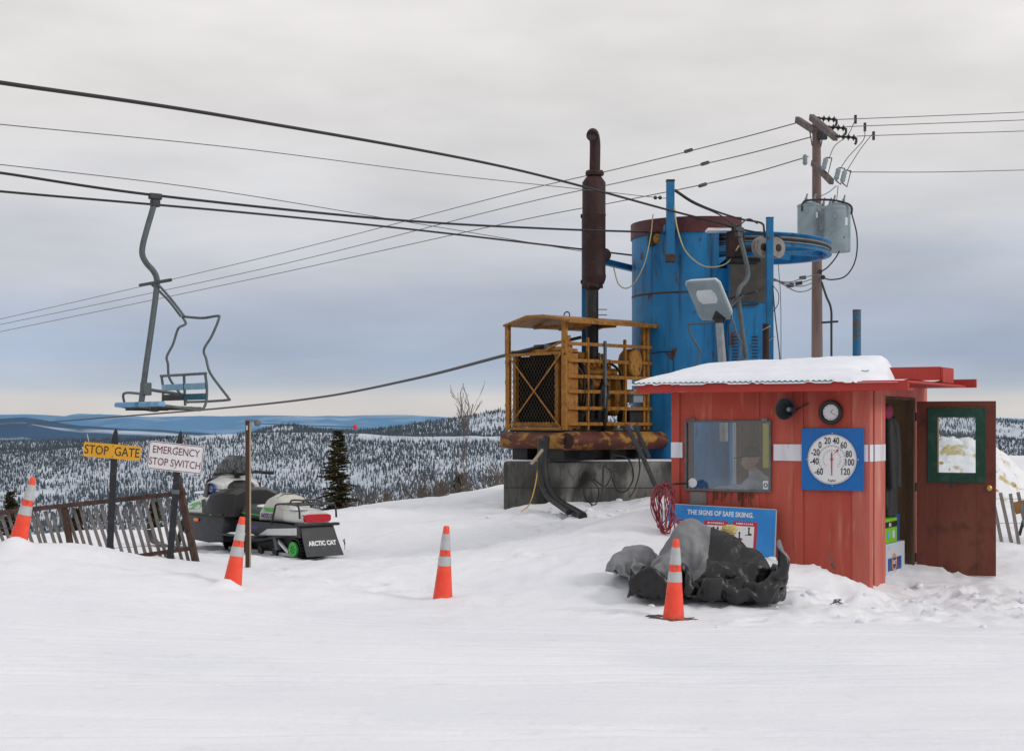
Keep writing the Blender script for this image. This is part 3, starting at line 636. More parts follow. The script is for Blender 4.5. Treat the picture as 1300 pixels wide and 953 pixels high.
# roof: fascia, corrugated sheet, ridge box, back eave board
EY, RYD = -.30, 1.42
g = MB(); g.box(-2.50, .50, EY - .02, EY + .02, 2.055, 2.152); g.build('fascia', 'red_fascia', hut, .004)
g = MB(); g.box(-2.48, .47, EY + .02, 0.0, 2.062, 2.08); g.build('soffit', 'red_fascia', hut)
nx = 420; vs = []; fs = []; rp = ((EY - .045, 2.165), (RYD - .02, 2.375), (HD + .28, 2.25))
for j, (y, z) in enumerate(rp):
    for i in range(nx + 1):
        x = -2.54 + 2.29 * i / nx; vs.append((x, y, z + .007 * math.sin(x / .062 * 2 * math.pi)))
for j in range(2):
    for i in range(nx): a = j * (nx + 1) + i; fs.append((a, a + 1, a + nx + 2, a + nx + 1))
o = MB().add(vs, fs).build('roof_sheet', 'green_roof', hut, smooth=60)
sm = o.modifiers.new('thick', 'SOLIDIFY'); sm.thickness = .008
MB().box(-2.3, .40, RYD - .02, RYD + .02, 2.17, 2.352).build('roof_beam', 'red_fascia', hut, .003, 0)
MB().box(-2.3, .40, RYD + .44, RYD + .48, 2.17, 2.345).build('roof_beam', 'red_fascia', hut, .003, 0)
MB().box(.402, .43, RYD - .017, RYD + .477, 2.175, 2.346).build('beam_end', 'red_fascia', hut, .003, 0)
MB().box(-2.4, .60, HD - .15, HD - .11, 2.135, 2.232).build('eave_board', 'red_fascia', hut, .003, 0)
MB().box(-.28, .49, EY + .03, HD - .16, 2.135, 2.16).build('roof_deck', 'red_fascia', hut, .003, 0)
MB().box(-2.2, -.02, .002, HD - .002, HZ, 2.134).build('wall_plate', 'red_fascia', hut)
MB().box(-.03, .0, .06, HD, 2.182, 2.134).build('wall_plate', 'red_trim', hut)
# snow on the roof
nx, ny = 150, 70; X = np.zeros((ny, nx)); Y = X.copy(); Zt = X.copy()
sx0, sx1, sy0, sy1 = -2.56, .40, EY - .05, RYD + .30
U_, V_ = np.meshgrid(np.linspace(0, 1, nx), np.linspace(0, 1, ny))
X = sx0 + (sx1 - sx0) * U_; Y = sy0 + (sy1 - sy0) * V_
base = np.interp(Y, [EY - .05, RYD, HD], [2.168, 2.384, 2.3]) - .15 * sstep(-.27, -.10, X) * sstep(-.2, 1.4, Y)
# right hand limit of the snow: a lobe lies on the low deck at the front, then the sheet's edge is bare
lim = np.interp(Y, [sy0, -.15, .10, .28, .42, .7, 1.0, 1.4, 1.75], [-.05, .10, .18, .12, -.30, -.28, -.22, -.12, -.2]) + .03 * fbm(Y * 4, Y * 0, 91, 3)
edge = np.minimum.reduce([(X - sx0 + .03 * fbm(Y * 5, X * 2, 94, 3)) / .30, (lim - X) / .22, (Y - sy0 + .008 * fbm(X * 9, X * 0, 92, 3)) / .13, (sy1 - Y) / .2])
prof = np.sqrt(np.clip(edge, 0, 1) * (2 - np.clip(edge, 0, 1)))
thick = (.048 + .034 * sstep(-2.4, -.9, X) * sstep(-.1, .9, Y) + .014 * fbm(X * 1.6, Y * 2, 93, 4) + .006 * fbm(X * 9, Y * 9, 95, 3) + .02 * sstep(.2, 1.3, Y))
Zt = base - .03 + (thick + .03) * prof
o = sheet('roof_snow', X, Y, Zt, 'roof_snow'); o.parent = hut
# door frame, open door
g = MB(); g.box(-.07, .012, DY1, DY1 + .07, -.05, DZ + .03); g.box(-.06, .014, DY0 - .03, DY0, -.1, DZ + .03); g.box(-.06, .013, DY0, DY1, DZ, DZ + .029); g.box(-.08, .03, DY0, DY1, -.08, .0)
g.build('door_frame', 'dark_wood', hut, .004)
# the door swings on the far jamb; its own axes: x along the leaf, y through it, z up
hinge = Vector((.03, DY1 + .06, 0)); wd = Vector((.93, -.36, 0)); ld = Matrix.Rotation(TH, 3, 'Z') @ wd
dang = math.atan2(ld.y, ld.x); DT = Matrix.Translation(hinge) @ Matrix.Rotation(dang, 4, 'Z')
DW, DB, DTp = .865, .01, 1.975; g0, g1, gz0, gz1 = .225, .655, 1.16, 1.80
g = MB(); g.box(0, g0, 0, .04, DB, DTp); g.box(g1, DW, 0, .04, DB, DTp); g.box(g0, g1, 0, .04, DB, gz0); g.box(g0, g1, 0, .04, gz1, DTp)
door = g.build('door', 'brown_door', hut, .003); door.matrix_local = DT
g = MB(); f = .105
g.box(g0 - f, g0 + .008, -.018, -.001, gz0 - f, gz1 + f); g.box(g1 - .008, g1 + f, -.018, -.001, gz0 - f, gz1 + f); g.box(g0 + .008, g1 - .008, -.018, -.001, gz0 - f, gz0 + .008); g.box(g0 + .008, g1 - .008, -.018, -.001, gz1 - .008, gz1 + f)
g.build('window_trim', 'green_trim', door, .004)
g = MB(); g.box(g0 + .008, g0 + .022, -.01, .0, gz0 + .008, gz1 - .008); g.build('glazing_bead', 'inner_wood', door)
MB().box(g0, g1, .017, .022, gz0, gz1).build('door_pane', 'clear_glass', door)
g = MB(); g.lathe([(.0001, 0), (.034, 0), (.034, .006), (.014, .012), (.014, .035), (.028, .042), (.03, .058), (.02, .068), (.0001, .07)], 20, T3(DW - .07, -.001, 1.0) @ RX(90)); g.build('door_knob', 'brass', door)
MB().box(.36, .40, -.002, .0, 1.0, 1.06).build('worn_spot', 'charcoal', door)
for z in (.2, 1.0, 1.8): MB().tube([(-.006, -.012, z - .05), (-.006, -.012, z + .05)], .009, 8).build('hinge', 'rust_frame', door)
# pipe stub on the left wall
MB().tube([(-HW + .02, .35, 1.83), (-HW - .16, .35, 1.835)], .03, 12).build('pipe_stub', 'pvc', hut, smooth=40)

def on_front(x, z, y=-.023): return hut.matrix_basis @ Vector((x, y, z))
bpy.context.view_layer.update()
HM = hut.matrix_basis.copy()
# horn loudspeaker
sp = thing('horn_loudspeaker', 'dark grey round horn loudspeaker mounted high on the red hut wall', 'loudspeaker', HM @ Vector((-.80, -.02, 1.86)), -TH)
g = MB(); T = RX(90) @ RZ(0)
T = RZ(-14) @ RX(84) @ Matrix.Scale(.88, 4)
g.lathe([(.128, .20), (.134, .205), (.134, .19), (.10, .12), (.055, .05), (.04, .0), (.036, .0), (.05, .05), (.094, .12), (.122, .19), (.128, .2)], 32, T, caps=False); g.build('horn', 'horn_grey', sp)
MB().lathe([(.0001, .0), (.034, .0), (.034, .1), (.024, .125), (.0001, .13)], 20, T).build('driver_cap', 'can_grey', sp)
MB().bar((.02, 0, .0), (.155, .015, .075), .03, .014).build('bracket', 'black_plastic', sp)
# clock
ck = thing('wall_clock', 'small round black rimmed clock above the thermometer board', 'clock', HM @ Vector((-.392, -.022, 1.838)), -TH)
MB().lathe([(.128, 0), (.128, .03), (.118, .042), (.100, .042), (.084, .02), (.084, 0), (.128, 0)], 40, RX(90), caps=False).build('clock_rim', 'black_plastic', ck)
MB().lathe([(.0001, .012), (.086, .012), (.086, .014), (.0001, .014)], 40, RX(90)).build('clock_face', 'clock_face', ck)
for a, l, wd_ in ((38, .042, .008), (118, .062, .006)):
    MB().bar((0, -.017, 0), (l * math.sin(R(a)), -.017, l * math.cos(R(a))), .002, wd_, up=(0, 1, 0)).build('clock_hand', 'ink_black', ck)
g = MB()
for k in range(12):
    a = R(30 * k); g.bar((.066 * math.sin(a), -.0155, .066 * math.cos(a)), (.078 * math.sin(a), -.0155, .078 * math.cos(a)), .002, .005, up=(0, 1, 0))
g.build('hour_marks', 'ink_black', ck)
# big dial thermometer
tm = thing('dial_thermometer', 'large white dial thermometer on a square bright blue board', 'thermometer', HM @ Vector((-.372, -.026, 1.345)), -TH)
bw, bh = .335, .325
g = MB().box(-bw, bw, -.018, 0, -bh, bh).build('backing_board', 'thermo_blue', tm, .002)
DR = .255
MB().lathe([(.0001, .018), (DR, .018), (DR, .03), (DR - .005, .036), (.0001, .034)], 64, RX(90)).build('dial', 'dial_white', tm)
MB().lathe([(DR, .02), (DR + .008, .02), (DR + .008, .036), (DR - .004, .04), (DR - .006, .036), (DR - .006, .02), (DR, .02)], 64, RX(90), caps=False).build('dial_rim', 'dial_rim', tm)
for k in range(4):
    a = R(90 * k); MB().sphere((math.cos(a) * (DR + .02), -.021, math.sin(a) * (DR + .02)), .008, 8).build('dial_screw', 'dial_rim', tm)
nums = [(-60, 228), (-40, 263), (-20, 291), (0, 318), (20, 346), (40, 14), (60, 42), (80, 74), (100, 99), (120, 131)]
Tn = T3(0, -.036, 0) @ YUP
for v, a in nums:
    rr = .198; x, z = rr * math.sin(R(a)), rr * math.cos(R(a))
    text('dial_number', str(v), .096, 'ink_black', tm, T3(x * .96, -.037, z) @ YUP, .74, .0014)
g = MB()
for k in range(73):
    a = R(224 + 272 * k / 72); r1 = .150; r0 = .128 if k % 4 == 0 else .140
    g.bar((r0 * math.sin(a), -.037, r0 * math.cos(a)), (r1 * math.sin(a), -.037, r1 * math.cos(a)), .0015, .0028, up=(0, 1, 0))
for k in range(19):
    a = R(224 + 272 * k / 18); g.bar((.085 * math.sin(a), -.037, .085 * math.cos(a)), (.105 * math.sin(a), -.037, .105 * math.cos(a)), .0015, .004, up=(0, 1, 0))
g.build('scale_marks', 'horn_grey', tm)
text('dial_lettering', 'Taylor', .034, 'horn_grey', tm, T3(0, -.037, -.222) @ YUP, 1.0, .0004)
g = MB(); g.prism([(-.007, .05), (-.004, -.17), (.004, -.17), (.007, .05), (.003, .075), (-.003, .075)], -.0435, -.0405, RY(0)); g.build('pointer', 'pointer_red', tm)
MB().lathe([(.0001, .04), (.014, .04), (.014, .046), (.0001, .047)], 16, RX(90)).build('pointer_hub', 'pointer_red', tm)
g = MB(); g.prism([(.02, .055), (.05, .09), (.045, .10), (.075, .108), (.068, .076), (.060, .084)], -.0375, -.0365); g.build('dial_emblem', 'pointer_red', tm)
class PG:
    """each stroke group of a picture as a part"""
    def __init__(s, fr): s.fr = fr
    def box(s, *a): MB().box(*a).build('pictogram', 'ink_black', s.fr)
    def lathe(s, *a): MB().lathe(*a).build('pictogram', 'ink_black', s.fr)
# safety board leaning on the wall
bx = HM @ Vector((-2.18, -.06, .25))
sg = thing('safety_board', 'blue printed skiing safety board with red framed pictures leaning on the hut wall', 'sign board', HM @ Vector((-1.60, -.15, .25)), rot=(R(-7), 0, -TH))
sg.rotation_euler = (R(-6), R(0), -TH)
bw0, bw1, bz1 = -.61, .63, .575
g = MB(); g.prism([(bw0, -.15), (bw1, -.15), (bw1, bz1 - .022), (bw0, bz1 + .012)], -.012, 0); board = g.build('board_panel', 'board_blue', sg)
MB().prism([(bw0, bz1 + .012), (bw1, bz1 - .022), (bw1, bz1 - .014), (bw0, bz1 + .02)], -.013, .001).build('board_edge', 'edge_grey', sg)
MB().box(bw1, bw1 + .008, -.013, .001, -.15, bz1 - .022).build('board_edge', 'edge_grey', sg)
text('board_title', 'THE SIGNS OF SAFE SKIING.', .072, 'board_white', sg, T3(-.0, -.0135, .495) @ YUP @ RZ(-1.5), .86, .0022)
for k, cx_ in enumerate((-.37, -.045, .285)):
    Tp = T3(cx_, 0, .265) @ RY(1.5)
    def rrect(x0, x1, z0, z1, r):
        pts = []
        for cxx, czz, a0 in ((x1 - r, z1 - r, 0), (x0 + r, z1 - r, 90), (x0 + r, z0 + r, 180), (x1 - r, z0 + r, 270)):
            for s_ in range(5): a = R(a0 + 22.5 * s_); pts.append((cxx + r * math.cos(a), czz + r * math.sin(a)))
        return list(reversed(pts))
    g = MB(); g.prism(rrect(-.14, .14, -.17, .155, .02), -.0145, -.0125, Tp); fr = g.build('picture_frame', 'board_red', sg)
    MB().box(-.108, .108, -.016, -.0150, -.12, .105, Tp).build('picture_panel', 'board_white', fr)
    g = MB()
    for i in range(9): g.box(-.10 + .022 * i, -.10 + .022 * i + random.uniform(.009, .018), -.0165, -.0153, .122, .138, Tp)
    g.build('frame_caption', 'board_white', fr)
    g = MB()
    def fig(x, z, s=1):
        g.lathe([(.0001, .0160), (.011 * s, .0160), (.011 * s, .0172), (.0001, .0172)], 10, Tp @ T3(x, 0, z + .045 * s) @ RX(90))
        g.box(x - .007 * s, x + .007 * s, -.0172, -.016, z - .01 * s, z + .034 * s, Tp)
        g.box(x - .007 * s, x + .028 * s, -.0172, -.016, z - .016 * s, z - .004 * s, Tp)
    g = PG(fr)
    if k == 0:
        fig(-.005, .03, 1.2); g.box(-.05, .06, -.0172, -.016, .004, .012, Tp); g.box(.03, .06, -.0172, -.016, .02, .028, Tp)
    elif k == 1:
        fig(-.025, .03, 1.1); fig(.022, .03, 1.1); g.box(-.055, .06, -.0172, -.016, .005, .012, Tp); g.box(-.055, -.049, -.0172, -.016, -.03, .06, Tp); g.box(.054, .06, -.0172, -.016, -.03, .06, Tp); g.box(-.055, .06, -.0172, -.016, -.032, -.024, Tp)
    else:
        fig(.05, .035, 1.1); fig(-.055, -.02, 1.1); g.box(-.09, -.01, -.0172, -.016, -.045, -.038, Tp); g.box(.01, .085, -.0172, -.016, .008, .016, Tp)
# red cable coil on the corner
cl = thing('cable_coil', 'loose coil of dark red cable hanging at the left corner of the hut', 'cable coil', at(842, 661, 16.95), -TH)
for k in range(13):
    pts = []; wv = random.uniform(.045, .14); hh = random.uniform(.22, .32); tx = random.uniform(-.035, .05); ph = random.uniform(0, 6.28); ty = random.uniform(-.07, .05); tl = random.uniform(-.30, .22); dz = random.uniform(-.05, .02)
    for i in range(32):
        a = 2 * math.pi * i / 32; x_ = wv * math.sin(a) * (1 + .25 * math.cos(a)) + .022 * math.sin(3 * a + ph); z_ = hh * math.cos(a) + .015 * math.sin(2 * a + ph)
        pts.append((tx + x_ + tl * (z_ - hh) * .35, ty + .03 * math.sin(2 * a + ph), .06 + z_ + (.33 - hh) * .9 + dz))
    MB().tube(pts, .0062, 6, True).build('cable_loop', 'red_hose', cl, smooth=80)
MB().tube(spline([(.05, -.03, .36), (.12, -.05, .18), (.20, -.06, -.02), (.26, -.08, -.22)], 5), .0075, 6).build('cable_end', 'red_hose', cl, smooth=80)
MB().tube([(.0, -.07, .37), (.03, .2, .39), (.08, .62, .39)], .012, 6).build('coil_hook', 'grip_steel', cl)

# things in the hut
bx_ = thing('supply_box', 'white and blue cardboard box on the floor just inside the open door', 'box', HM @ Vector((-.36, 1.30, .04)), -TH - R(0))
g = MB().box(-.25, .3, -.42, .34, 0, .36); g.build('carton', 'carton_white', bx_, .006)
T = T3(.302, -.05, .16) @ RZ(90)
MB().box(-.30, .24, -.0015, .001, -.10, .04, T).build('carton_band', 'carton_blue', bx_)
MB().lathe([(.075, 0), (.10, 0), (.10, .003), (.075, .003), (.075, 0)], 24, T3(.3015, -.10, .15) @ RY(90), caps=False).build('carton_ring', 'carton_orange', bx_)
MB().lathe([(.0001, .0005), (.075, .0005), (.075, .002), (.0001, .002)], 24, T3(.3015, -.10, .15) @ RY(90)).build('carton_disc', 'carton_sky', bx_)
text('carton_lettering', 'ULLY', .06, 'board_white', bx_, T3(.3055, -.10, .15) @ RZ(90) @ YUP, 1, .001)
MB().box(.3005, .302, -.36, -.26, .29, .34).build('carton_label', 'edge_grey', bx_)
g_ = thing('green_carton', 'bright green carton stacked on the white and blue box', 'carton', HM @ Vector((-.36, 1.30, .402)), -TH)
MB().box(-.25, .27, -.42, .13, 0, .27).build('carton', 'carton_green', g_, .005)
MB().box(-.25, .25, .15, .32, 0, .30).build('carton_side', 'carton_blue', g_, .005)
MB().box(.2705, .272, -.42, .13, .17, .235).build('carton_band', 'ink_black', g_)
text('carton_lettering', 'AN', .065, 'board_white', g_, T3(.274, -.17, .2) @ RZ(90) @ YUP, 1, .001)
MB().lathe([(.0001, .0), (.05, .0), (.05, .002), (.0001, .002)], 20, T3(.271, -.02, .09) @ RY(90)).build('carton_print', 'carton_white', g_)
MB().lathe([(.0001, .0), (.045, .0), (.045, .002), (.0001, .002)], 20, T3(.271, -.22, .09) @ RY(90)).build('carton_print', 'carton_sky', g_)
MB().box(.0, .12, -.41, -.3, .272, .38).build('carton_flap', 'carton_white', g_)
def coat(name, label, m, loc, w_, h_, d_, seed, sleeve=True):
    t = thing(name, label, 'jacket', HM @ Vector(loc), -TH)
    secs = []; N = 26
    for i in range(15):
        f = i / 14; z = -h_ * f; ww = w_ * (.25 + .75 * min(1, f * 3.2) * (1 + .12 * f)); dd = d_ * (.5 + .5 * min(1, f * 3)); sec = []
        for k in range(N):
            a = 2 * math.pi * k / N; nz = 1 + .30 * float(fbm(np.array(math.cos(a) * 2.3 + seed), np.array(math.sin(a) * 2.3 + f * 1.0), seed, 3))
            sec.append((dd * math.cos(a) * nz, ww * math.sin(a) * nz, z))
        secs.append(sec)
    MB().loft(secs).build('coat_body', m, t, smooth=60)
    if sleeve:
        for s in (-1, 1): MB().tube(spline([(0, s * w_ * .6, -.06), (.03, s * w_ * 1.02, -.2), (.05, s * w_ * 1.08, -h_ * .45), (.06, s * w_ * .9, -h_ * .72)], 5), [.05, .055, .06, .06, .06, .058, .056, .055, .055, .054, .053, .05, .05, .05, .05, .05], 10).build('sleeve', m, t, smooth=60)
    return t
coat('hanging_jacket', 'long black jacket hanging inside the doorway of the hut', 'coat_black', (-.20, 1.50, 1.84), .13, 1.16, .08, 3)
coat('hanging_jacket', 'dull grey coat hanging behind the black jacket in the hut', 'coat_grey', (-.40, 1.75, 1.75), .30, 1.0, .08, 5, False)
t = thing('pink_garment', 'crumpled pink garment hung at the top of the hut doorway', 'garment', HM @ Vector((-.17, 1.33, 1.86)), -TH)
o = MB().sphere((0, 0, 0), .09, 16).build('cloth', 'pink', t, smooth=60); o.scale = (.6, 1.5, 1)
# rail they hang on
g = thing('coat_rail', 'thin rail the jackets hang from inside the hut', 'rail', HM @ Vector((-.45, .09, 1.9)), -TH)
MB().tube([(0, 0, 0), (0, 2.2, 0)], .012, 8).build('rod', 'grip_steel', g)
for y in (.35, 2.05): MB().tube([(0, y, 0), (0, y, .22)], .008, 8).build('hanger_rod', 'grip_steel', g)

# ------------------------------------------------------------------ the operator, seated behind the window
dk = thing('work_shelf', 'narrow wooden shelf under the hut window with papers on it', 'shelf', HM @ Vector((-2.1, .09, .92)), -TH)
MB().box(0, 1.05, 0, .42, -.03, 0).build('shelf_board', 'inner_wood', dk)
pieces('shelf_support', 'dark_wood', dk, [(.04, .07, .0, .36, -.9, -.03), (.98, 1.01, .0, .36, -.9, -.03)])
pp = tag(MB().box(-.12, .12, -.09, .09, 0, .018).build('paper_stack', 'board_white', None, loc=HM @ Vector((-1.86, .33, .921))), 'stack of white papers on the shelf behind the hut window', 'papers'); pp.rotation_euler = (0, 0, -TH + .3)
st = thing('office_chair', 'red backed chair the operator sits on behind the window', 'chair', HM @ Vector((-1.30, .66, .03)), -TH)
MB().box(-.22, .2, -.22, .22, .42, .49).build('seat', 'red_chair', st, .03)
MB().box(.17, .22, -.22, .22, .55, 1.12).build('backrest', 'red_chair', st, .02)
for sx_ in (-.18, .16):
    for sy_ in (-.18, .18): MB().tube([(sx_, sy_, 0), (sx_, sy_, .43)], .014, 8).build('leg', 'black_plastic', st)
for y in (-.15, .15): MB().tube([(.19, y, .45), (.2, y, .6)], .012, 8).build('back_bracket', 'black_plastic', st)
def skin_body(name, verts, edges, radii, mats, parent, regions=None, sub=2):
    me = bpy.data.meshes.new(name); me.from_pydata(verts, edges, [])
    ob = bpy.data.objects.new(name, me); COL.objects.link(ob)
    sk = ob.modifiers.new('skin', 'SKIN'); sk.use_smooth_shade = True
    for i, v in enumerate(me.skin_vertices[0].data): v.radius = radii[i] if isinstance(radii[i], tuple) else (radii[i], radii[i]); v.use_root = (i == 0)
    sb_ = ob.modifiers.new('sub', 'SUBSURF'); sb_.levels = sub; sb_.render_levels = sub
    dg = bpy.context.evaluated_depsgraph_get(); m2 = bpy.data.meshes.new_from_object(ob.evaluated_get(dg)); bpy.data.objects.remove(ob)
    m2.name = name; m2.materials.clear()
    for m in mats: m2.materials.append(M[m])
    for p in m2.polygons:
        p.use_smooth = True
        if regions: p.material_index = regions(p.center)
    o = bpy.data.objects.new(name, m2); COL.objects.link(o); o.parent = parent
    return o
pe = thing('person', 'seated person in a grey sweater and dark knit hat seen through the hut window', 'person', HM @ Vector((-1.32, .60, .03)), -TH)
# person faces -x; own frame: x back, y away from the window
V = [(0, 0, .56), (-.02, 0, .74), (-.07, 0, .92), (-.12, 0, 1.06), (-.15, 0, 1.14), (-.19, 0, 1.21)]
Rr = [(.15, .17), (.14, .165), (.145, .18), (.12, .17), (.062, .062), (.052, .055)]
E = [(0, 1), (1, 2), (2, 3), (3, 4), (4, 5)]
def chain(root, pts, rad):
    p = root
    for q, r in zip(pts, rad): V.append(q); Rr.append(r); E.append((p, len(V) - 1)); p = len(V) - 1
    return p
ra_ = chain(3, [(-.12, -.19, 1.04), (-.22, -.24, .93), (-.34, -.27, .955), (-.50, -.25, .965)], [.072, .06, .05, .036])
la_ = chain(3, [(-.12, .19, 1.04), (-.26, .22, .93), (-.40, .18, .955), (-.52, .08, .965)], [.072, .06, .05, .036])
chain(0, [(-.06, -.10, .55), (-.42, -.12, .55), (-.44, -.12, .3), (-.45, -.12, .05), (-.58, -.12, .04)], [.1, .075, .06, .05, .045])
chain(0, [(-.06, .10, .55), (-.42, .12, .55), (-.44, .12, .3), (-.45, .12, .05), (-.58, .12, .04)], [.1, .075, .06, .05, .045])
def reg(c):
    if c.z > 1.165: return 1
    if c.z > .62 and c.x > -.52: return 0
    if c.z > .9: return 1
    return 2
skin_body('body', V, E, Rr, ['shirt_grey', 'skin', 'jeans'], pe, reg)
hd = MB(); secs = []
for i in range(13):      # head: rings from chin to crown, facing -x
    f = i / 12; z = 1.175 + .245 * f
    r = [.03, .052, .064, .071, .076, .080, .084, .087, .087, .083, .072, .05, .015][i]
    sec = []
    for k in range(24):
        a = 2 * math.pi * k / 24; cx_ = math.cos(a); cy_ = math.sin(a)
        px_ = -.205 - (-.012 if f > .3 else .012) + cx_ * r * 1.16; py_ = cy_ * r * .92
        if cx_ < -.9 and .28 < f < .52: px_ -= .026 * (1 - abs(f - .34) / .2) * (1 - abs(cy_) / .45)      # nose
        if cx_ < -.55 and .5 < f < .6: px_ += .008                                                          # eye line
        if cx_ < -.8 and .17 < f < .26: px_ -= .005
        sec.append((px_, py_, z))
    secs.append(sec)
head = hd.loft(secs).build('head', 'skin', pe, smooth=70)
for s in (-1, 1):
    MB().sphere((-.282, s * .03, 1.306), .011, 10).build('eye', 'board_white', head); MB().sphere((-.291, s * .03, 1.306), .005, 8).build('pupil', 'ink_black', head)
    o = MB().sphere((0, 0, 0), .03, 10).build('ear', 'skin', head); o.location = (-.19, s * .079, 1.29); o.scale = (.6, .35, 1.1)
MB().box(-.293, -.285, -.022, .022, 1.222, 1.228).build('mouth', 'pointer_red', head, .002)
secs = []
for i, (z, r) in enumerate(((1.318, .096), (1.345, .1), (1.38, .098), (1.41, .084), (1.432, .05), (1.44, .01))):
    secs.append([(-.19 + math.cos(2 * math.pi * k / 24) * r * 1.14, math.sin(2 * math.pi * k / 24) * r * .95, z) for k in range(24)])
MB().loft(secs).build('knit_hat', 'hair_brown', pe, smooth=70)
MB().prism([(-.27, 1.32), (-.385, 1.306), (-.385, 1.300), (-.27, 1.308)], -.06, .06).build('hat_brim', 'hair_brown', pe)
for s, hx in ((-1, Vector((-.50, -.25, .965))), (1, Vector((-.52, .08, .965)))):
    hv = [(0, 0, 0), (-.05, 0, -.004), (-.085, -.002, -.004)]; hr = [.026, (.018, .034), (.014, .036)]; he = [(0, 1), (1, 2)]
    hnd = MB(); palm = [(0.01, -.026), (-.05, -.036), (-.09, -.036), (-.092, .036), (-.05, .038), (.01, .026)]
    pv = [(x, y, .014) for x, y in palm] + [(x, y, -.012) for x, y in palm]
    hnd.add(pv, [(0, 1, 2, 3, 4, 5), (11, 10, 9, 8, 7, 6)] + [(i, (i + 1) % 6, 6 + (i + 1) % 6, 6 + i) for i in range(6)])
    for j, (y, l) in enumerate(((-.029, .062), (-.010, .074), (.010, .070), (.028, .055))):
        hnd.tube([(-.08, y, 0), (-.09 - l * .45, y * 1.08, .004), (-.09 - l * .8, y * 1.1, -.01), (-.09 - l, y * 1.1, -.024)], [.0105, .0098, .009, .007], 8)
    hnd.tube([(-.02, -s * .024, 0), (-.045, -s * .052, -.004), (-.075, -s * .066, -.012), (-.095, -s * .066, -.018)], [.014, .0125, .011, .008], 8)
    o = hnd.build('hand', 'skin', pe, smooth=70); o.location = hx + Vector((-.01, 0, -.004)); o.rotation_euler = (0, 0, -s * .25)

# ================================================================== traffic cones
def cone(label, base, lean=(0, 0), seed=0, dirt=True):
    t = thing('traffic_cone', label, 'cone', base, random.uniform(0, 3), 'orange cones marking the edge of the unloading area')
    t.rotation_euler = (R(lean[0]), R(lean[1]), 0)
    r = lambda z: .095 - (.095 - .027) * z / .70
    prof = [(r(z), z) for z in np.linspace(-.06, .685, 14)] + [(.026, .695), (.020, .70), (.0001, .70)]
    MB().lathe(prof, 40).build('cone_body', 'orange', t, smooth=50)
    for z0, z1 in ((.32, .412), (.472, .625)):
        MB().lathe([(r(z0) + .0005, z0), (r(z0) + .003, z0 + .001), (r(z1) + .003, z1 - .001), (r(z1) + .0005, z1)], 40, caps=False).build('reflective_collar', 'reflective', t, smooth=60)
    MB().box(-.18, .18, -.18, .18, -.09, -.045).build('cone_base', 'black_rubber', t, .02)
    return t
cp = at(855, 786, 13.9); cone('orange cone with two pale bands standing right in front of the black cover heap', (cp.x, cp.y, gz(cp.x, cp.y) + .0), (0, 2))
cp2 = at(562, 767, 15); cone('orange cone with two pale bands standing alone in the middle of the snow', (cp2.x, cp2.y, gz(cp2.x, cp2.y) - .005), (0, 3))
cp3 = at(294, 742, 15); cone('leaning orange cone beside the brown stake near the snowmobile', (cp3.x, cp3.y, gz(cp3.x, cp3.y) - .06), (-3, 8))
cp4 = at(22, 700, 15.6); cone('leaning orange cone in front of the wooden slat fence at far left', (cp4.x, cp4.y, gz(cp4.x, cp4.y) - .05), (0, 13))
# dark slush round the near cone
g = MB(); N = 40; vs = []; fs = []
for i in range(N):
    a = 2 * math.pi * i / N
    for rr in (.10, .125 + .04 * float(fbm(np.array(math.cos(a) * 2), np.array(math.sin(a) * 2), 17, 3)), .15 + .17 * float(fbm(np.array(math.cos(a) * 3 + 5), np.array(math.sin(a) * 3), 18, 3))):
        x, y = cp.x + rr * math.cos(a) * 1.25, cp.y + rr * math.sin(a) * .8; vs.append((x, y, gz(x, y) + (.006 if rr < .2 else -.012)))
for i in range(N):
    j = (i + 1) % N
    for k in range(2): fs.append((i * 3 + k, j * 3 + k, j * 3 + k + 1, i * 3 + k + 1))
tag(MB().add(vs, fs).build('slush_ring', 'mud', smooth=80), 'dark refrozen slush ring around the foot of the nearest cone', 'slush')

# ================================================================== heap of covers
def cloth_lump(name, m, parent, c, rad, rz, seed, folds=9, amp=.16, flat=.0, n=(72, 44), power=2.4, tilt=0):
    vs = []; fs = []; nu, nv = n
    uu = np.arange(nu) / nu * 2 * np.pi; vv = np.linspace(-np.pi / 2, np.pi / 2, nv)
    Uu, Vv = np.meshgrid(uu, vv)
    cx_ = np.sign(np.cos(Vv)) * np.abs(np.cos(Vv)) ** (2 / power); sz_ = np.sign(np.sin(Vv)) * np.abs(np.sin(Vv)) ** (2 / power)
    X = cx_ * np.cos(Uu); Y = cx_ * np.sin(Uu); Z = sz_
    # ridged folds running mostly lengthwise and sagging across
    q = fbm(X * 1.1 + seed, Y * 1.7 + Z * 1.3 - seed, seed, 3)
    rdg = 1 - np.abs(np.sin((X * .9 + Y * 1.2 + Z * 2.6 + q * 2.4) * folds * .5)) ** .7
    crk = 1 - np.abs(fbm(X * 2.6 + q, Z * 3.4 + Y * 2.0, seed + 9, 4)) * 2.2
    dsp = 1 + amp * (.55 * rdg + .55 * crk - .65) + .20 * q
    X, Y, Z = X * rad[0] * dsp, Y * rad[1] * dsp, Z * rad[2] * dsp
    Z = np.maximum(Z, -rad[2] * .8)
    T = Matrix.Translation(c) @ RZ(rz) @ RY(tilt)
    idx = np.arange(nu * nv).reshape(nv, nu)
    for j in range(nv - 1):
        for i in range(nu): fs.append((idx[j, i], idx[j, (i + 1) % nu], idx[j + 1, (i + 1) % nu], idx[j + 1, i]))
    return MB().add([(x, y, z) for x, y, z in zip(X.ravel(), Y.ravel(), Z.ravel())], fs, T).build(name, m, parent, smooth=50)
ho = at(885, 745, 15.1); hz0 = .10
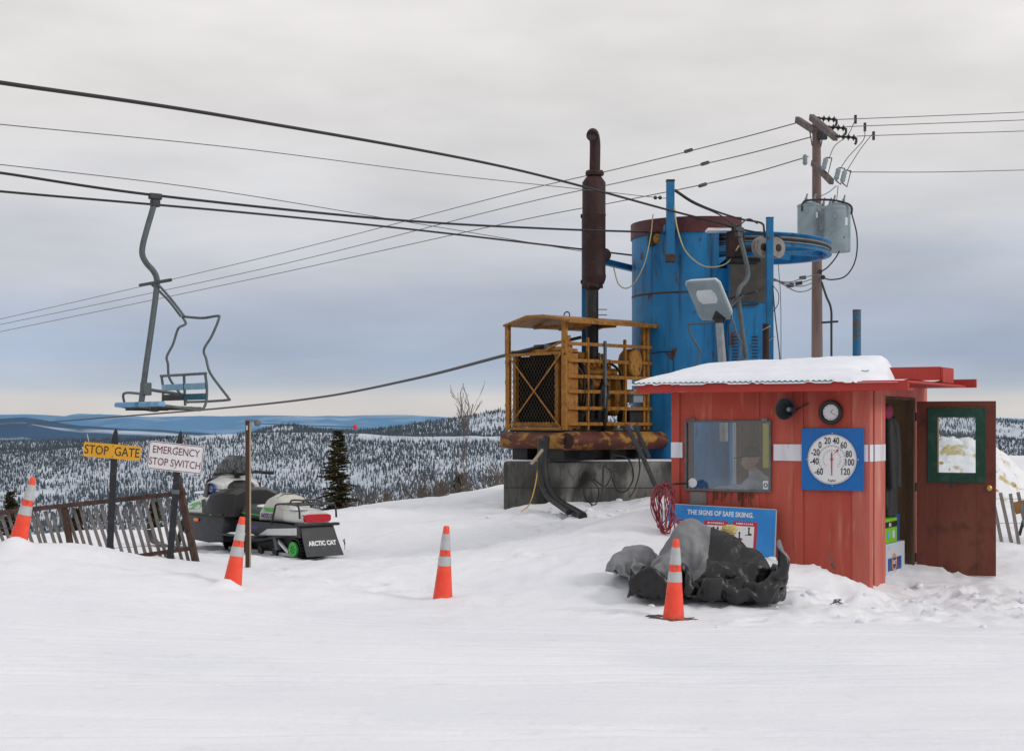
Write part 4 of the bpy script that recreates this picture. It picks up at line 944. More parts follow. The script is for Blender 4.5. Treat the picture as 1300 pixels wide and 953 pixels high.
heap = thing('folded_cover', 'crumpled heap of black and grey fabric cover lying on the snow before the hut', 'cover', (ho.x, ho.y, hz0))
def hp(px, py, Y): return at(px, py, Y) - Vector((ho.x, ho.y, hz0))
# crumpled fabric: settled sheet shapes, row by row, as steps of 2 mm between neighbouring points
SHEET_BLACK = (60, 46, [
-424,-249,30,12,-10,-15,1,-14,15,-1,1,25,13,0,21,19,-1,18,24,0,9,25,1,7,25,2,6,23,10,-1,23,6,-9,21,3,-14,22,5,-10,20,-13,3,13,-10,-11,15,2,-12,16,6,-3,-11,-7,13,-1,-3,20,-15,2,12,15,-2,9,26,-2,-1,19,1,-7,-5,10,-20,6,10,-21,-6,-12,-17,11,-7,-20,24,-2,4,23,0,4,24,-1,-8,8,0,22,4,0,25,3,12,16,18,15,-1,22,5,-10,21,14,1,16,14,11,20,10,7,16,14,-11,25,-1,-2,18,-6,3,18,-11,7,19,13,3,25,3,-6,24,5,-8,23,6,-9,24,3,-8,25,-1,-6,23,-2,-5,20,0,13,17,-4,19,15,-8,17,8,-16,14,8,2,23,-7,6,23,-6,-12,21,-13,-9,16,9,6,15,12,22,4,0,10,-19,
4,10,-18,6,-8,14,12,-5,3,6,-12,14,16,-7,17,8,13,15,21,0,12,21,0,8,25,-2,1,19,-8,-1,24,-3,-4,25,2,-6,23,1,-10,13,11,-14,18,-7,-10,17,-1,-7,15,-3,1,9,0,20,-11,9,18,-5,1,25,1,-3,22,21,-5,3,13,9,-16,13,2,-21,1,-5,-18,2,-13,-18,10,4,-20,4,13,-9,20,-3,-12,13,-1,12,5,-6,20,16,6,14,23,0,9,17,-4,15,20,8,5,22,11,0,21,12,1,16,12,-8,15,12,-9,11,8,-13,19,-8,7,16,8,4,19,2,1,24,3,-3,25,-2,-6,25,0,-4,25,1,-1,25,-3,0,24,-3,2,13,4,15,7,4,22,17,-13,8,11,-2,10,6,4,12,-5,-6,21,-1,-13,22,4,-13,14,13,14,12,4,20,-2,16,15,-6,
-3,8,11,15,-1,-4,15,-11,1,14,-10,10,8,-5,19,12,6,9,14,-11,11,18,0,8,22,-2,-3,22,4,1,18,-1,-5,20,-5,-7,21,-3,-12,22,1,-11,18,7,-12,19,5,-3,17,7,14,10,3,23,1,-3,24,-1,-1,25,-11,10,17,17,0,5,22,-5,-11,15,-7,-18,7,-3,-22,-5,-9,-18,12,-3,-7,-1,16,-13,4,13,-16,10,-7,3,20,-5,8,18,-13,5,21,-5,11,21,0,13,19,4,11,23,8,9,22,6,4,10,12,-7,8,10,-19,18,9,-9,20,6,-5,21,10,5,18,-6,11,18,-7,9,21,-2,4,25,3,-1,22,4,-5,23,-2,5,21,-5,-2,15,5,14,10,1,16,8,-9,16,21,-8,-7,7,-1,10,10,2,18,8,-2,21,0,-17,14,4,12,8,-4,21,-12,11,18,-4,
4,10,8,15,-7,0,14,3,-9,14,-12,11,15,-7,9,3,-15,-1,21,-6,7,15,10,7,20,6,2,16,-14,-4,23,-1,-1,12,-6,-10,16,-2,-14,22,5,-10,20,13,-4,15,10,9,11,-1,22,12,-3,22,5,6,24,12,7,15,-5,10,5,14,6,10,16,-9,-13,20,-1,-8,9,-5,-20,-9,-13,-8,18,-6,-11,12,5,-8,-4,21,-16,10,-2,-14,18,-16,-4,20,-15,5,21,-10,10,21,-3,12,20,9,12,19,-6,14,15,8,7,13,11,-8,16,7,6,20,6,-13,17,6,-16,20,9,6,22,3,1,19,-2,10,12,-14,14,22,-4,5,20,4,-13,16,0,15,21,4,2,11,1,9,16,-2,17,17,-3,2,10,-14,6,21,3,4,10,-3,15,14,11,8,6,0,22,2,10,14,-5,9,-14,-12,9,-14,
10,17,14,-6,-16,0,23,-1,0,20,-2,-6,15,-9,-14,7,-24,-3,20,-9,3,16,14,6,12,-7,9,18,6,-9,14,-7,1,9,5,-3,15,-5,-15,23,10,-1,18,10,9,15,7,14,13,3,17,2,-10,20,15,14,13,20,2,2,3,10,3,12,12,13,15,-14,-8,2,-20,-7,12,9,-5,0,-2,-17,18,-6,-10,9,-1,10,11,7,-13,17,-3,-19,19,-1,-15,18,-14,-8,19,-15,3,21,-10,10,21,-1,14,12,8,16,5,-2,12,23,-5,-1,19,14,-2,21,0,8,18,15,-6,21,2,-11,17,2,10,22,2,-7,19,2,7,11,-21,7,19,-1,6,16,8,-6,12,-5,15,22,5,3,14,17,8,6,-18,3,20,-14,4,23,-2,11,17,11,12,16,0,17,9,18,15,-2,21,12,-15,12,-6,1,-13,-15,
-10,-4,19,12,-15,0,19,-4,1,20,-2,-5,21,-2,-12,8,-12,-14,5,2,-15,19,-2,1,14,2,5,13,-6,-8,20,4,-3,16,2,13,10,-13,8,17,10,2,9,19,0,14,-1,13,8,-14,14,9,16,8,21,8,5,17,-3,-5,16,8,1,4,21,8,12,-17,-8,-2,-21,-8,8,7,0,9,11,-4,20,-4,11,14,-14,4,18,-11,-12,16,-8,-16,18,-4,-15,23,6,-7,20,-1,-9,18,-5,3,22,-7,4,1,13,20,15,-7,8,17,-13,-8,21,-4,8,19,3,-3,14,11,-1,22,-6,6,22,3,3,21,1,6,20,7,-10,15,-3,-1,13,-4,6,16,-9,10,17,11,3,17,12,3,21,11,4,11,-3,15,13,-15,0,23,-5,6,21,3,11,5,14,18,6,13,12,3,23,12,-10,4,1,-23,-1,-7,
7,-10,21,8,6,-10,17,-8,6,24,1,-8,22,0,-13,2,1,-25,0,-2,-15,20,-5,-2,17,-4,2,20,2,-2,22,4,-3,18,-4,9,2,-7,22,5,-12,8,10,17,2,5,3,6,13,-5,16,16,13,-1,21,13,6,16,7,-9,10,-6,-15,4,16,0,16,-11,-10,4,-19,-7,16,5,3,5,17,15,20,0,8,17,-16,-9,21,-14,-5,18,-16,-6,16,-10,2,24,1,-6,22,8,-8,19,4,-14,19,4,-8,10,7,19,9,-13,0,13,-5,-2,19,-9,2,19,-12,-7,21,2,4,16,4,8,18,-3,12,19,-7,-6,24,2,-3,19,12,-4,11,-13,5,21,7,6,19,9,9,19,-3,11,19,9,5,11,16,14,9,3,14,21,-5,2,21,1,-7,3,10,19,-9,13,15,-3,18,9,3,14,15,-18,-1,5,
-3,11,19,3,12,-18,19,-6,-13,20,-7,-14,21,-4,-14,9,16,-4,8,-8,-18,11,-1,-11,19,-1,13,19,2,-12,24,3,4,9,-10,18,-3,-18,15,3,-13,18,14,12,5,6,14,-7,24,2,2,6,12,13,20,12,4,12,4,-19,6,-14,-18,11,8,-10,18,-14,-6,16,0,-12,13,7,13,15,11,8,23,-2,7,19,-11,9,14,-16,5,19,-16,-4,14,0,-14,23,-1,1,21,8,-1,16,6,-18,20,9,-11,22,0,8,4,-11,-3,7,-8,-5,23,-10,-1,23,-10,-1,23,-9,2,21,0,11,15,13,12,15,-15,-2,16,-3,-15,24,-3,-1,19,6,9,19,-10,1,21,6,13,14,12,12,19,8,6,15,13,13,7,10,18,10,5,1,20,5,-6,8,9,19,-14,-1,8,1,20,12,-8,16,14,-17,6,17,
-6,23,0,20,4,-9,18,-3,-16,11,-4,-21,0,-15,-16,19,2,-12,15,11,-2,17,2,-10,19,-2,-6,13,-5,14,15,-8,5,0,-6,11,-1,-12,14,20,-2,8,1,-5,18,22,11,4,9,14,-14,13,18,0,11,9,6,8,-7,-22,13,-6,-21,16,-6,-19,18,8,8,15,-1,-4,19,-1,3,23,-8,0,17,-10,11,23,1,6,16,-3,5,12,-6,13,17,-13,3,18,12,-8,20,11,-9,22,-2,-4,16,-13,-5,18,14,2,12,6,-16,15,-10,-8,23,-9,1,20,-12,7,17,-9,2,22,2,-1,23,1,-2,10,0,15,16,-5,-13,21,-6,-6,21,-10,-4,25,-5,1,20,6,12,15,13,15,2,14,16,11,10,18,16,7,0,10,10,2,15,9,5,2,-10,16,-8,13,12,-11,6,9,-4,6,15,-12,0,17,
5,21,-1,2,-4,-23,19,0,-13,9,-9,-12,7,-6,-18,19,-2,-16,17,5,0,15,0,8,17,1,-6,19,-1,-6,9,-11,17,-3,-10,14,9,-4,10,16,4,12,0,-6,17,17,10,9,3,8,-15,14,7,-4,16,12,-15,19,5,-15,14,-4,-18,14,-3,-14,18,6,5,19,2,4,18,-8,3,23,-6,-5,20,-10,-4,21,-6,7,13,-2,14,16,-9,3,21,-1,15,21,-4,7,21,6,-1,12,-11,-1,15,8,-9,6,16,-16,22,5,-7,22,-5,-2,21,-9,1,15,-14,2,22,-4,-2,19,0,-14,20,0,6,16,4,12,18,-8,-14,19,-8,0,18,-9,6,22,2,-11,19,1,11,6,9,17,14,13,9,17,4,13,11,15,4,17,10,0,19,3,7,-2,1,21,-25,2,2,-18,0,15,0,10,16,-4,-13,4,
-3,21,-4,11,-12,-13,14,-5,-19,5,-1,-20,-1,-5,-23,23,-2,-8,21,2,4,15,-1,1,13,-2,11,18,-3,1,17,1,4,7,-11,13,-13,-8,12,10,-6,12,15,7,12,10,10,15,10,7,-10,5,1,-22,14,5,-19,17,10,-18,18,4,-13,24,4,-4,23,3,0,16,-2,7,16,-9,-8,23,-4,-2,24,-5,7,11,-11,16,12,-8,9,22,-6,9,21,-10,11,22,3,6,17,0,8,18,-10,4,15,13,-11,12,15,-13,22,5,-8,23,0,-7,22,-9,-2,14,-13,-5,17,2,-11,22,-5,-3,15,-1,-9,19,1,5,14,-5,6,14,-11,8,17,-2,-11,22,-1,4,21,-1,6,14,10,1,12,7,15,12,12,16,11,9,6,15,13,-6,19,9,8,2,3,24,-20,0,12,-25,-3,2,-6,-3,10,-1,0,20,
-4,7,-19,21,0,8,14,-2,-18,4,-1,-25,8,-14,-15,8,10,-17,24,-5,-1,15,-6,11,16,-5,-6,4,0,20,16,-5,11,17,2,11,-5,-15,13,-17,-8,6,18,3,11,19,14,-1,15,16,6,15,-1,-15,3,8,-25,12,6,-16,25,3,-4,25,2,-4,21,-1,-3,10,7,-13,24,-4,-2,24,-4,6,11,-15,16,17,-8,17,12,-17,13,19,-11,12,21,-9,11,23,5,6,17,0,6,16,3,-7,21,12,-6,22,10,-7,24,0,-7,21,-11,-7,23,-7,-5,21,-2,-7,14,0,-12,11,4,-10,14,6,-17,21,-4,2,6,-8,21,17,-5,0,20,0,-16,17,-5,13,18,-5,-10,13,10,10,17,8,10,0,4,21,13,11,15,17,18,-5,20,14,-4,3,4,22,-8,1,17,-23,-3,-1,-8,-9,18,-18,-1,13,
4,20,9,16,1,-12,-1,-15,-16,-1,-10,-21,16,4,-17,20,2,4,18,-10,0,21,4,-5,16,-3,4,17,-3,5,-7,-6,19,8,-4,13,10,-2,17,-13,-5,5,6,-6,18,18,7,-3,13,16,-13,19,13,-3,5,1,-19,24,-3,-3,25,-2,-3,23,-5,-6,11,19,-11,22,7,-9,24,4,-8,13,-11,12,9,-16,16,15,-13,16,19,-11,14,21,-10,12,21,-9,12,21,-3,9,22,6,1,23,-7,-4,21,8,-5,21,-2,-11,24,3,-4,23,5,-7,24,1,-9,23,-1,-10,20,-7,-8,13,-5,-15,10,14,-13,15,10,-10,12,-10,13,15,-7,14,5,5,-16,18,-8,-14,17,-5,-3,14,12,16,14,6,19,14,4,15,-7,14,14,18,13,10,17,16,-6,18,10,7,-17,-4,17,-14,-6,17,-17,-9,-2,-13,5,14,
13,20,2,-11,-5,-14,0,-11,-17,8,-5,-21,18,-4,-11,16,0,-10,23,-2,11,22,-2,1,18,-1,-16,8,0,21,-1,-9,16,-5,-12,13,7,0,15,14,-1,13,-2,-1,19,17,1,7,13,8,-12,15,14,-14,18,2,-8,18,-13,-1,22,-1,-2,23,8,-6,16,15,-10,23,5,-8,17,13,-12,9,-10,7,11,-14,17,22,-9,11,19,-10,13,22,-10,11,20,-10,13,19,-9,13,22,-5,6,25,-2,-4,25,0,-6,21,3,-9,22,-6,-7,23,2,-7,23,4,-11,23,2,-10,23,1,-11,19,-1,-13,-4,16,-9,19,7,-12,17,0,-4,15,-7,16,13,-4,-10,12,0,-20,20,-10,-7,19,-3,8,14,6,17,0,17,16,-4,16,20,2,15,15,12,17,5,20,11,4,1,-4,18,-19,-5,8,-21,-6,-10,-20,-2,9,
-7,18,10,-7,-6,-20,3,-4,-23,15,-13,-7,22,-9,-5,1,8,-15,19,-5,4,17,-5,-15,20,7,-5,8,-6,21,3,-9,15,-1,-9,14,-1,-3,22,21,6,4,12,-3,15,8,3,18,21,-4,-3,14,10,-16,18,-2,-2,13,-1,-3,17,2,0,23,9,-7,23,4,-5,19,11,-11,12,15,-14,20,-4,2,12,-15,16,13,-12,16,18,-15,12,19,-11,12,23,-6,11,23,-3,9,23,-2,-1,24,-1,-7,25,-2,-5,25,-1,-5,25,-4,-4,23,-5,0,21,7,-10,22,4,-13,22,1,-11,23,-8,-7,1,15,-9,16,9,-17,17,2,-16,17,-1,5,12,-10,-7,17,-7,-2,17,-3,-14,20,-5,-5,7,8,12,-6,15,20,-3,14,20,7,16,12,5,20,6,19,3,7,4,8,17,-24,0,7,-22,-5,-8,-16,-1,15,
2,22,0,-10,-4,-19,10,-13,-11,15,-18,1,18,2,-12,-2,9,-22,6,-16,-18,15,-2,-8,17,2,14,14,3,18,5,-17,9,3,-2,20,13,1,14,7,1,21,18,-2,-13,15,1,15,11,2,19,21,-12,-2,17,11,-4,9,5,-4,18,2,-1,24,5,-5,22,5,-6,12,14,-17,20,13,-8,24,-1,-1,20,-14,8,16,-17,9,9,-13,19,10,-12,20,24,0,4,25,-1,1,25,-1,-1,26,-3,-1,25,-3,-1,26,-4,-2,26,-4,-2,26,-5,-2,25,-5,-3,21,2,-12,21,7,-11,22,-8,-7,7,14,-12,18,-3,-18,13,9,-16,14,12,-14,10,-15,5,20,-2,-11,12,-2,-15,22,-2,-4,15,-6,11,-6,11,21,-7,20,6,-3,16,13,9,16,-4,14,13,12,-3,10,17,-24,-8,2,-22,6,5,-10,4,21,
-1,17,5,5,-5,-20,11,-22,0,9,-7,-11,-7,-1,-21,-6,-15,-16,8,1,-20,20,9,-1,20,3,9,2,-14,18,12,-6,21,19,-2,8,0,1,12,17,4,9,19,1,7,20,-1,3,15,1,19,4,-11,20,20,9,-3,15,6,-13,19,-2,3,22,3,4,14,11,-15,21,10,-8,21,9,-6,23,-2,0,11,-19,7,24,-7,5,18,-6,10,10,-11,20,18,1,-13,25,-3,-6,25,-3,-2,25,-3,-1,26,-3,-2,26,-3,-1,27,-3,0,26,-4,-1,24,-1,8,25,-7,2,23,-5,-2,24,-1,-8,15,10,-15,15,0,-17,6,13,-17,14,-2,-12,17,1,-14,-4,0,-21,22,1,-5,20,-2,0,24,-4,6,4,0,22,-8,14,10,-9,20,-9,-9,22,5,9,16,8,1,10,13,-21,-8,5,-4,1,17,-2,-1,20,
24,-6,5,4,5,-20,5,-16,-10,-6,-3,-13,-18,-4,-16,-10,-4,-18,11,1,-18,22,8,0,10,-5,18,5,-11,21,19,-3,9,18,-6,-4,13,4,13,14,1,12,11,1,10,8,-6,19,13,2,19,17,0,12,22,-2,-2,19,2,2,14,8,-11,19,7,2,22,7,-6,18,5,-2,22,-2,0,22,4,1,13,-18,7,24,3,-1,16,-7,9,18,-5,11,20,0,-13,23,-3,-5,25,-3,-1,25,-4,-2,26,-1,-3,26,-2,-2,27,-3,-2,27,-3,0,26,-4,1,24,-6,4,24,-6,7,22,-2,-6,23,0,-10,15,6,-19,10,7,-18,9,2,-18,3,11,-19,5,-2,-22,13,-1,-12,24,-2,3,21,-1,9,8,1,21,7,4,16,-9,18,-4,-9,22,-9,-12,20,1,-4,7,11,-1,-4,17,3,-13,19,-9,-3,14,
24,0,6,-3,-5,-21,-5,5,-15,-12,5,-15,-20,-5,-11,-4,-2,-21,-3,4,-15,20,6,5,6,-9,20,18,-6,10,16,-14,-9,17,-1,1,19,1,10,10,3,18,-3,-3,23,9,-1,22,18,1,9,25,3,1,23,0,7,19,1,13,17,4,1,12,15,-12,21,-5,6,21,-3,4,22,-4,4,23,9,1,15,-14,6,24,10,-5,17,-5,7,18,1,-3,23,-6,-2,24,-7,1,25,-5,0,26,-3,-2,25,0,-3,26,1,-6,26,0,-4,27,-2,-3,26,-6,5,25,-6,3,25,-4,3,22,0,-8,23,0,-9,20,2,-15,15,5,-20,10,3,-22,1,6,-24,-4,8,-21,11,-1,-18,25,-4,2,23,-3,8,9,5,21,12,1,19,-8,10,13,-11,21,-5,-8,22,-10,-20,7,6,-2,-4,19,2,-9,21,-7,-15,19,
23,4,-7,-19,7,-6,-6,9,-18,-21,1,-7,-8,-1,-19,-19,-3,-13,-4,8,-18,12,-2,3,19,-2,12,17,-14,-10,19,-13,-9,24,-2,4,4,4,20,2,3,24,15,2,20,6,2,24,16,0,14,24,-2,8,24,7,0,18,0,13,18,-3,13,12,13,-9,22,-6,3,15,-14,10,25,-1,6,23,8,3,21,-9,4,21,12,-7,19,1,3,21,0,-4,23,-10,3,24,-7,2,25,-5,-1,26,-2,-2,25,-1,-3,26,1,-5,25,3,-7,27,1,-5,27,-3,-1,24,-7,5,26,-3,1,23,0,-8,24,0,-10,11,3,-23,12,3,-22,14,4,-20,13,5,-21,-1,5,-25,4,5,-17,25,-4,-3,24,-4,5,15,1,19,-3,5,24,3,5,24,-11,13,9,-7,21,-9,-21,12,2,-21,-8,7,-9,-18,9,-5,-2,22,
0,24,-1,-21,0,-1,-17,-4,-4,-9,12,-15,-12,-1,-15,-11,4,-19,-3,4,-15,14,-6,-17,18,-1,1,15,-14,-7,19,-9,-1,18,2,8,5,5,22,8,3,22,1,0,23,15,-1,15,22,1,12,16,4,19,23,2,10,23,-2,0,13,-3,13,11,-6,16,20,3,5,18,-9,9,24,-2,6,24,1,6,23,-1,1,21,12,-7,23,5,-2,24,0,-3,23,-11,4,23,-9,3,24,-5,0,25,0,-3,26,-1,-3,25,0,-5,25,2,-5,26,0,-5,27,1,-4,26,-2,-1,25,-2,-2,24,0,-9,21,1,-15,16,2,-20,12,3,-22,8,3,-24,8,6,-21,-1,-2,-21,17,5,-14,22,2,-7,24,-3,-4,12,3,20,-3,3,24,-3,5,19,6,5,23,-13,11,10,-21,6,2,-21,-9,5,-18,1,-11,-11,3,15,
-12,20,-10,-18,-2,15,-22,-9,-6,-14,-1,-13,4,14,-14,2,5,-16,2,-2,-25,4,1,-21,18,-3,-4,22,-10,5,11,-7,7,13,2,1,1,5,18,1,2,24,6,1,21,23,1,9,21,3,13,16,4,19,24,-1,4,21,-2,10,18,-5,17,8,-6,20,11,-8,18,23,-4,9,24,-1,6,23,-3,8,25,5,-3,24,7,-5,24,8,-5,22,-6,1,24,-6,3,22,-4,-3,26,-2,-2,25,-1,0,25,-1,-4,26,1,-4,25,-1,-5,25,-1,-6,24,-1,-11,26,2,-4,25,3,-4,25,1,-9,21,1,-16,17,1,-18,11,1,-24,11,1,-22,9,4,-20,-2,-1,-20,15,1,-15,18,2,-10,24,5,-5,14,4,19,-1,4,23,-9,3,21,7,6,20,-10,-1,20,-15,5,13,-26,1,0,-7,2,-17,-14,-3,-5,
-10,22,-9,-20,-5,14,-17,-5,2,-17,-7,-14,-3,3,-20,16,13,-14,6,0,-17,5,3,-11,21,-1,-1,6,-18,4,21,1,7,23,1,-7,4,-3,15,-4,8,23,0,8,17,19,0,13,19,5,14,21,3,12,15,-9,17,19,-3,17,19,-3,17,18,-4,17,14,-8,19,16,-6,14,24,-1,7,25,-1,5,25,3,0,24,6,-5,22,0,-1,23,-2,-4,26,1,-5,25,0,-4,26,-2,0,25,-1,0,25,0,-5,25,1,-5,24,0,-8,23,0,-13,24,-1,-12,22,1,-11,26,3,0,26,2,-6,21,1,-16,18,0,-18,15,0,-21,7,1,-24,17,3,-18,-11,-1,-20,16,-5,-16,17,6,-11,12,-7,3,14,0,19,5,16,19,-6,9,16,2,6,20,-7,-3,23,-16,-2,6,-14,13,7,-16,-3,-12,-4,-4,-23,
-7,24,3,-22,-10,4,-22,-12,4,-2,-1,-10,-4,7,-20,1,4,-24,9,5,-15,10,-7,-16,25,-4,-5,19,-7,13,13,7,18,12,-6,-6,12,0,5,8,10,21,-7,10,17,13,1,21,16,2,19,16,-4,19,17,-6,19,17,-5,18,18,-4,17,17,-5,18,18,-3,18,21,-2,13,24,-1,8,26,0,4,25,2,1,24,2,-3,24,-3,0,25,0,-5,25,2,-5,26,1,-5,26,2,-4,23,2,-9,25,0,-3,25,1,-7,24,0,-9,23,0,-12,21,0,-16,22,-1,-14,24,3,-4,26,2,-3,18,0,-16,18,1,-19,13,-2,-21,12,2,-19,5,-5,-21,9,3,-16,11,-10,-7,15,3,-6,19,0,-12,16,2,11,-6,14,19,-8,11,20,-2,3,23,-2,-16,9,-21,4,6,-9,19,12,-14,5,-3,-7,-5,-22,
-11,21,12,-17,-16,11,-18,-8,-3,-7,3,-23,15,2,-19,-9,5,-21,3,6,-19,21,-6,-8,23,-5,-2,19,-6,-8,18,2,14,11,0,0,18,-8,1,-1,13,19,6,7,23,12,-2,19,17,-5,15,17,-1,19,14,2,21,16,-3,19,15,-2,21,13,-1,21,12,-1,22,19,-1,16,23,-2,12,24,-1,6,26,1,2,24,0,-8,23,0,-11,23,-1,-10,25,0,-7,26,2,-3,26,3,-1,25,2,-2,25,2,-5,25,1,-7,24,1,-9,23,-1,-12,22,-1,-13,21,-1,-16,20,1,-9,21,-3,-10,22,4,-11,17,3,-16,13,-2,-21,11,-5,-20,6,-4,-19,1,-14,-14,17,2,-12,20,10,3,20,5,-8,22,1,5,9,4,23,-4,8,22,-2,1,22,-19,0,15,-22,0,-10,-14,10,-4,-16,14,8,-18,-11,-8,
-10,19,14,-18,-15,5,-4,-11,-12,3,1,-21,-6,8,-14,-3,5,-21,17,2,-14,19,-3,-10,15,-8,-10,19,1,-9,19,-5,6,16,0,0,21,-5,-1,9,4,19,7,4,23,8,3,20,8,2,19,11,-2,22,12,0,22,14,1,21,14,2,22,13,0,21,16,-1,20,19,-3,16,21,0,11,25,-1,6,25,0,1,24,-1,-8,21,0,-14,22,-1,-13,25,0,-8,25,1,-6,26,2,-3,25,3,-1,25,3,-2,25,0,-7,24,1,-9,23,0,-10,20,-3,-16,22,-1,-12,17,-5,-14,18,-2,-12,21,0,-15,21,12,-5,15,-1,-19,14,-5,-19,-1,-12,-19,2,-11,-19,19,-1,-9,19,8,-6,22,11,3,17,1,13,10,2,22,4,7,22,3,6,22,-21,1,3,-20,0,-7,-15,2,-15,-19,12,3,-21,-4,-3,
-18,12,13,-12,-9,-17,12,-9,-11,2,-1,-10,4,-5,-20,-8,15,-3,20,1,-13,12,3,-20,6,-5,-24,20,-2,7,20,-7,-6,22,1,0,22,0,3,21,-4,12,14,-5,20,8,0,24,3,10,22,3,7,24,8,-1,21,18,-5,15,14,3,21,13,3,21,12,3,23,12,0,19,25,-2,5,24,0,6,25,-2,1,21,-2,-7,23,4,-5,23,-1,-13,20,0,-15,24,0,-7,26,2,-2,25,3,-5,24,0,-7,25,0,-7,24,1,-9,22,-3,-11,24,3,-9,19,-5,-13,9,-10,-20,21,2,-10,18,-3,-16,18,12,-3,14,-10,-18,14,-11,-19,7,5,-20,16,-12,-7,12,2,-16,17,2,9,13,13,-1,8,-8,18,9,1,23,10,15,17,17,14,9,-16,3,9,-21,1,-7,-12,-1,-20,-23,3,-9,-25,2,1,
-11,22,-4,-1,-9,-21,15,-9,-3,9,-4,-5,6,-21,-7,0,18,-17,-4,11,-20,1,2,-22,20,-1,-8,19,0,-10,21,-9,5,17,-13,10,19,0,9,23,2,9,23,1,9,19,0,12,10,3,22,5,5,25,-2,5,24,-2,4,19,12,2,21,12,0,22,19,1,11,23,-5,7,22,6,11,24,-4,1,25,-2,2,20,-2,-1,15,-2,-12,23,8,-5,23,4,-8,24,1,-8,23,-1,-11,24,-2,-9,24,1,-8,24,1,-7,24,-1,-9,23,-2,-11,22,-3,-11,19,3,-8,10,-9,-14,14,-7,-14,17,4,-13,19,5,-9,13,-10,-19,10,-15,-16,13,-12,-17,19,6,-7,16,11,6,8,2,4,10,10,7,14,-4,15,22,2,7,11,11,6,5,16,11,-9,9,15,-21,-7,-5,-17,3,-5,-14,8,-15,-23,3,-5,
-3,24,-8,10,-14,-9,14,-14,3,17,-13,-6,13,-17,-13,-6,13,-18,-3,16,-17,-7,14,-20,14,-2,-16,12,-12,10,10,-20,5,21,-9,12,22,-6,10,24,1,8,19,10,4,17,14,5,16,10,12,11,6,22,-5,3,24,1,5,23,15,-1,18,15,-9,13,22,-4,1,19,7,14,20,5,9,25,-5,-1,25,-3,2,22,-1,3,14,-10,-13,15,-3,-14,21,9,-6,23,8,-6,24,5,-6,25,3,-7,22,-2,-10,23,-2,-10,23,-3,-11,23,-3,-11,22,2,-4,19,4,-9,14,-7,-14,6,-10,-12,14,-5,-8,15,-11,-15,13,-2,-20,11,-11,-18,17,-2,-11,16,5,10,16,8,-3,16,4,-1,9,13,17,21,-3,1,23,2,-1,18,13,12,-8,11,14,-10,14,15,-17,-4,9,-17,-1,-9,-15,10,-5,-15,10,-12,
5,15,9,17,-13,-7,8,-17,-11,21,-12,-9,20,-13,-3,-14,13,-14,-10,17,-12,2,11,-20,10,-12,-9,14,-14,4,5,-12,-5,19,-4,12,22,-11,4,19,4,11,6,9,15,18,16,1,13,9,11,14,9,18,10,6,18,11,-6,15,12,-13,12,19,-6,11,9,15,12,21,9,12,23,2,5,26,-3,1,25,-4,1,23,-7,0,19,-7,-7,9,-7,-19,14,-7,-15,23,3,-6,24,9,-5,23,9,-6,20,8,-9,20,-7,-12,23,-2,-11,22,4,0,21,0,-5,19,8,-10,17,-8,-14,11,-12,-14,3,-20,-8,12,-15,-15,13,-5,-17,14,5,-8,21,10,-3,13,-3,17,22,8,-4,16,7,-11,17,6,-3,14,5,10,21,6,-3,15,13,17,9,13,16,-14,7,17,-16,3,7,-14,0,-9,-20,5,12,-15,13,-11,
-3,8,-14,24,-3,-4,13,-18,-1,18,-14,5,24,-5,-8,-6,8,-21,-17,18,-7,0,-2,-8,17,-15,-11,4,1,-23,8,-19,-9,15,-13,7,24,1,7,-4,2,21,6,13,19,17,18,6,21,11,7,23,6,8,20,-7,12,9,-19,13,15,-8,12,16,14,13,0,18,16,22,6,8,26,-4,1,25,-4,1,26,-3,2,20,-5,0,18,-5,-4,22,-2,-8,6,-10,-22,14,-4,-11,21,9,-4,22,2,-12,23,6,-8,20,9,-7,21,-1,-9,24,8,4,12,-13,-12,21,-5,-7,17,8,-14,9,-17,-10,3,-19,-16,15,-13,-11,13,1,0,14,4,-16,13,3,13,24,8,-2,20,3,0,19,9,7,12,2,-19,19,11,0,22,11,1,19,10,13,10,14,19,-16,3,15,4,2,16,-21,8,0,-20,4,15,-18,11,-6,
5,11,-20,4,-23,-1,21,-10,-1,23,-2,4,16,6,14,13,3,-11,-11,15,-10,2,1,-18,12,-16,-15,14,-12,-14,1,-15,-13,8,-7,-14,6,4,15,5,3,21,19,2,14,16,5,5,18,11,3,21,-2,11,18,-8,13,14,-10,11,12,10,11,5,20,15,9,11,13,22,-4,5,25,4,1,25,-3,2,22,0,6,13,-17,-4,22,4,-4,24,3,-2,16,-3,-15,13,-11,-17,13,3,-7,16,13,-6,21,3,-11,22,5,-7,22,8,-1,23,-1,-5,19,-12,-9,8,-16,-8,19,-10,-8,12,4,-17,6,-8,-15,19,-8,2,12,-5,10,9,-2,-9,13,6,-14,21,11,0,20,1,5,21,5,-5,19,9,10,12,12,-9,14,9,3,15,9,8,15,14,9,12,4,19,0,10,18,-19,7,11,-21,3,12,-15,12,-5,
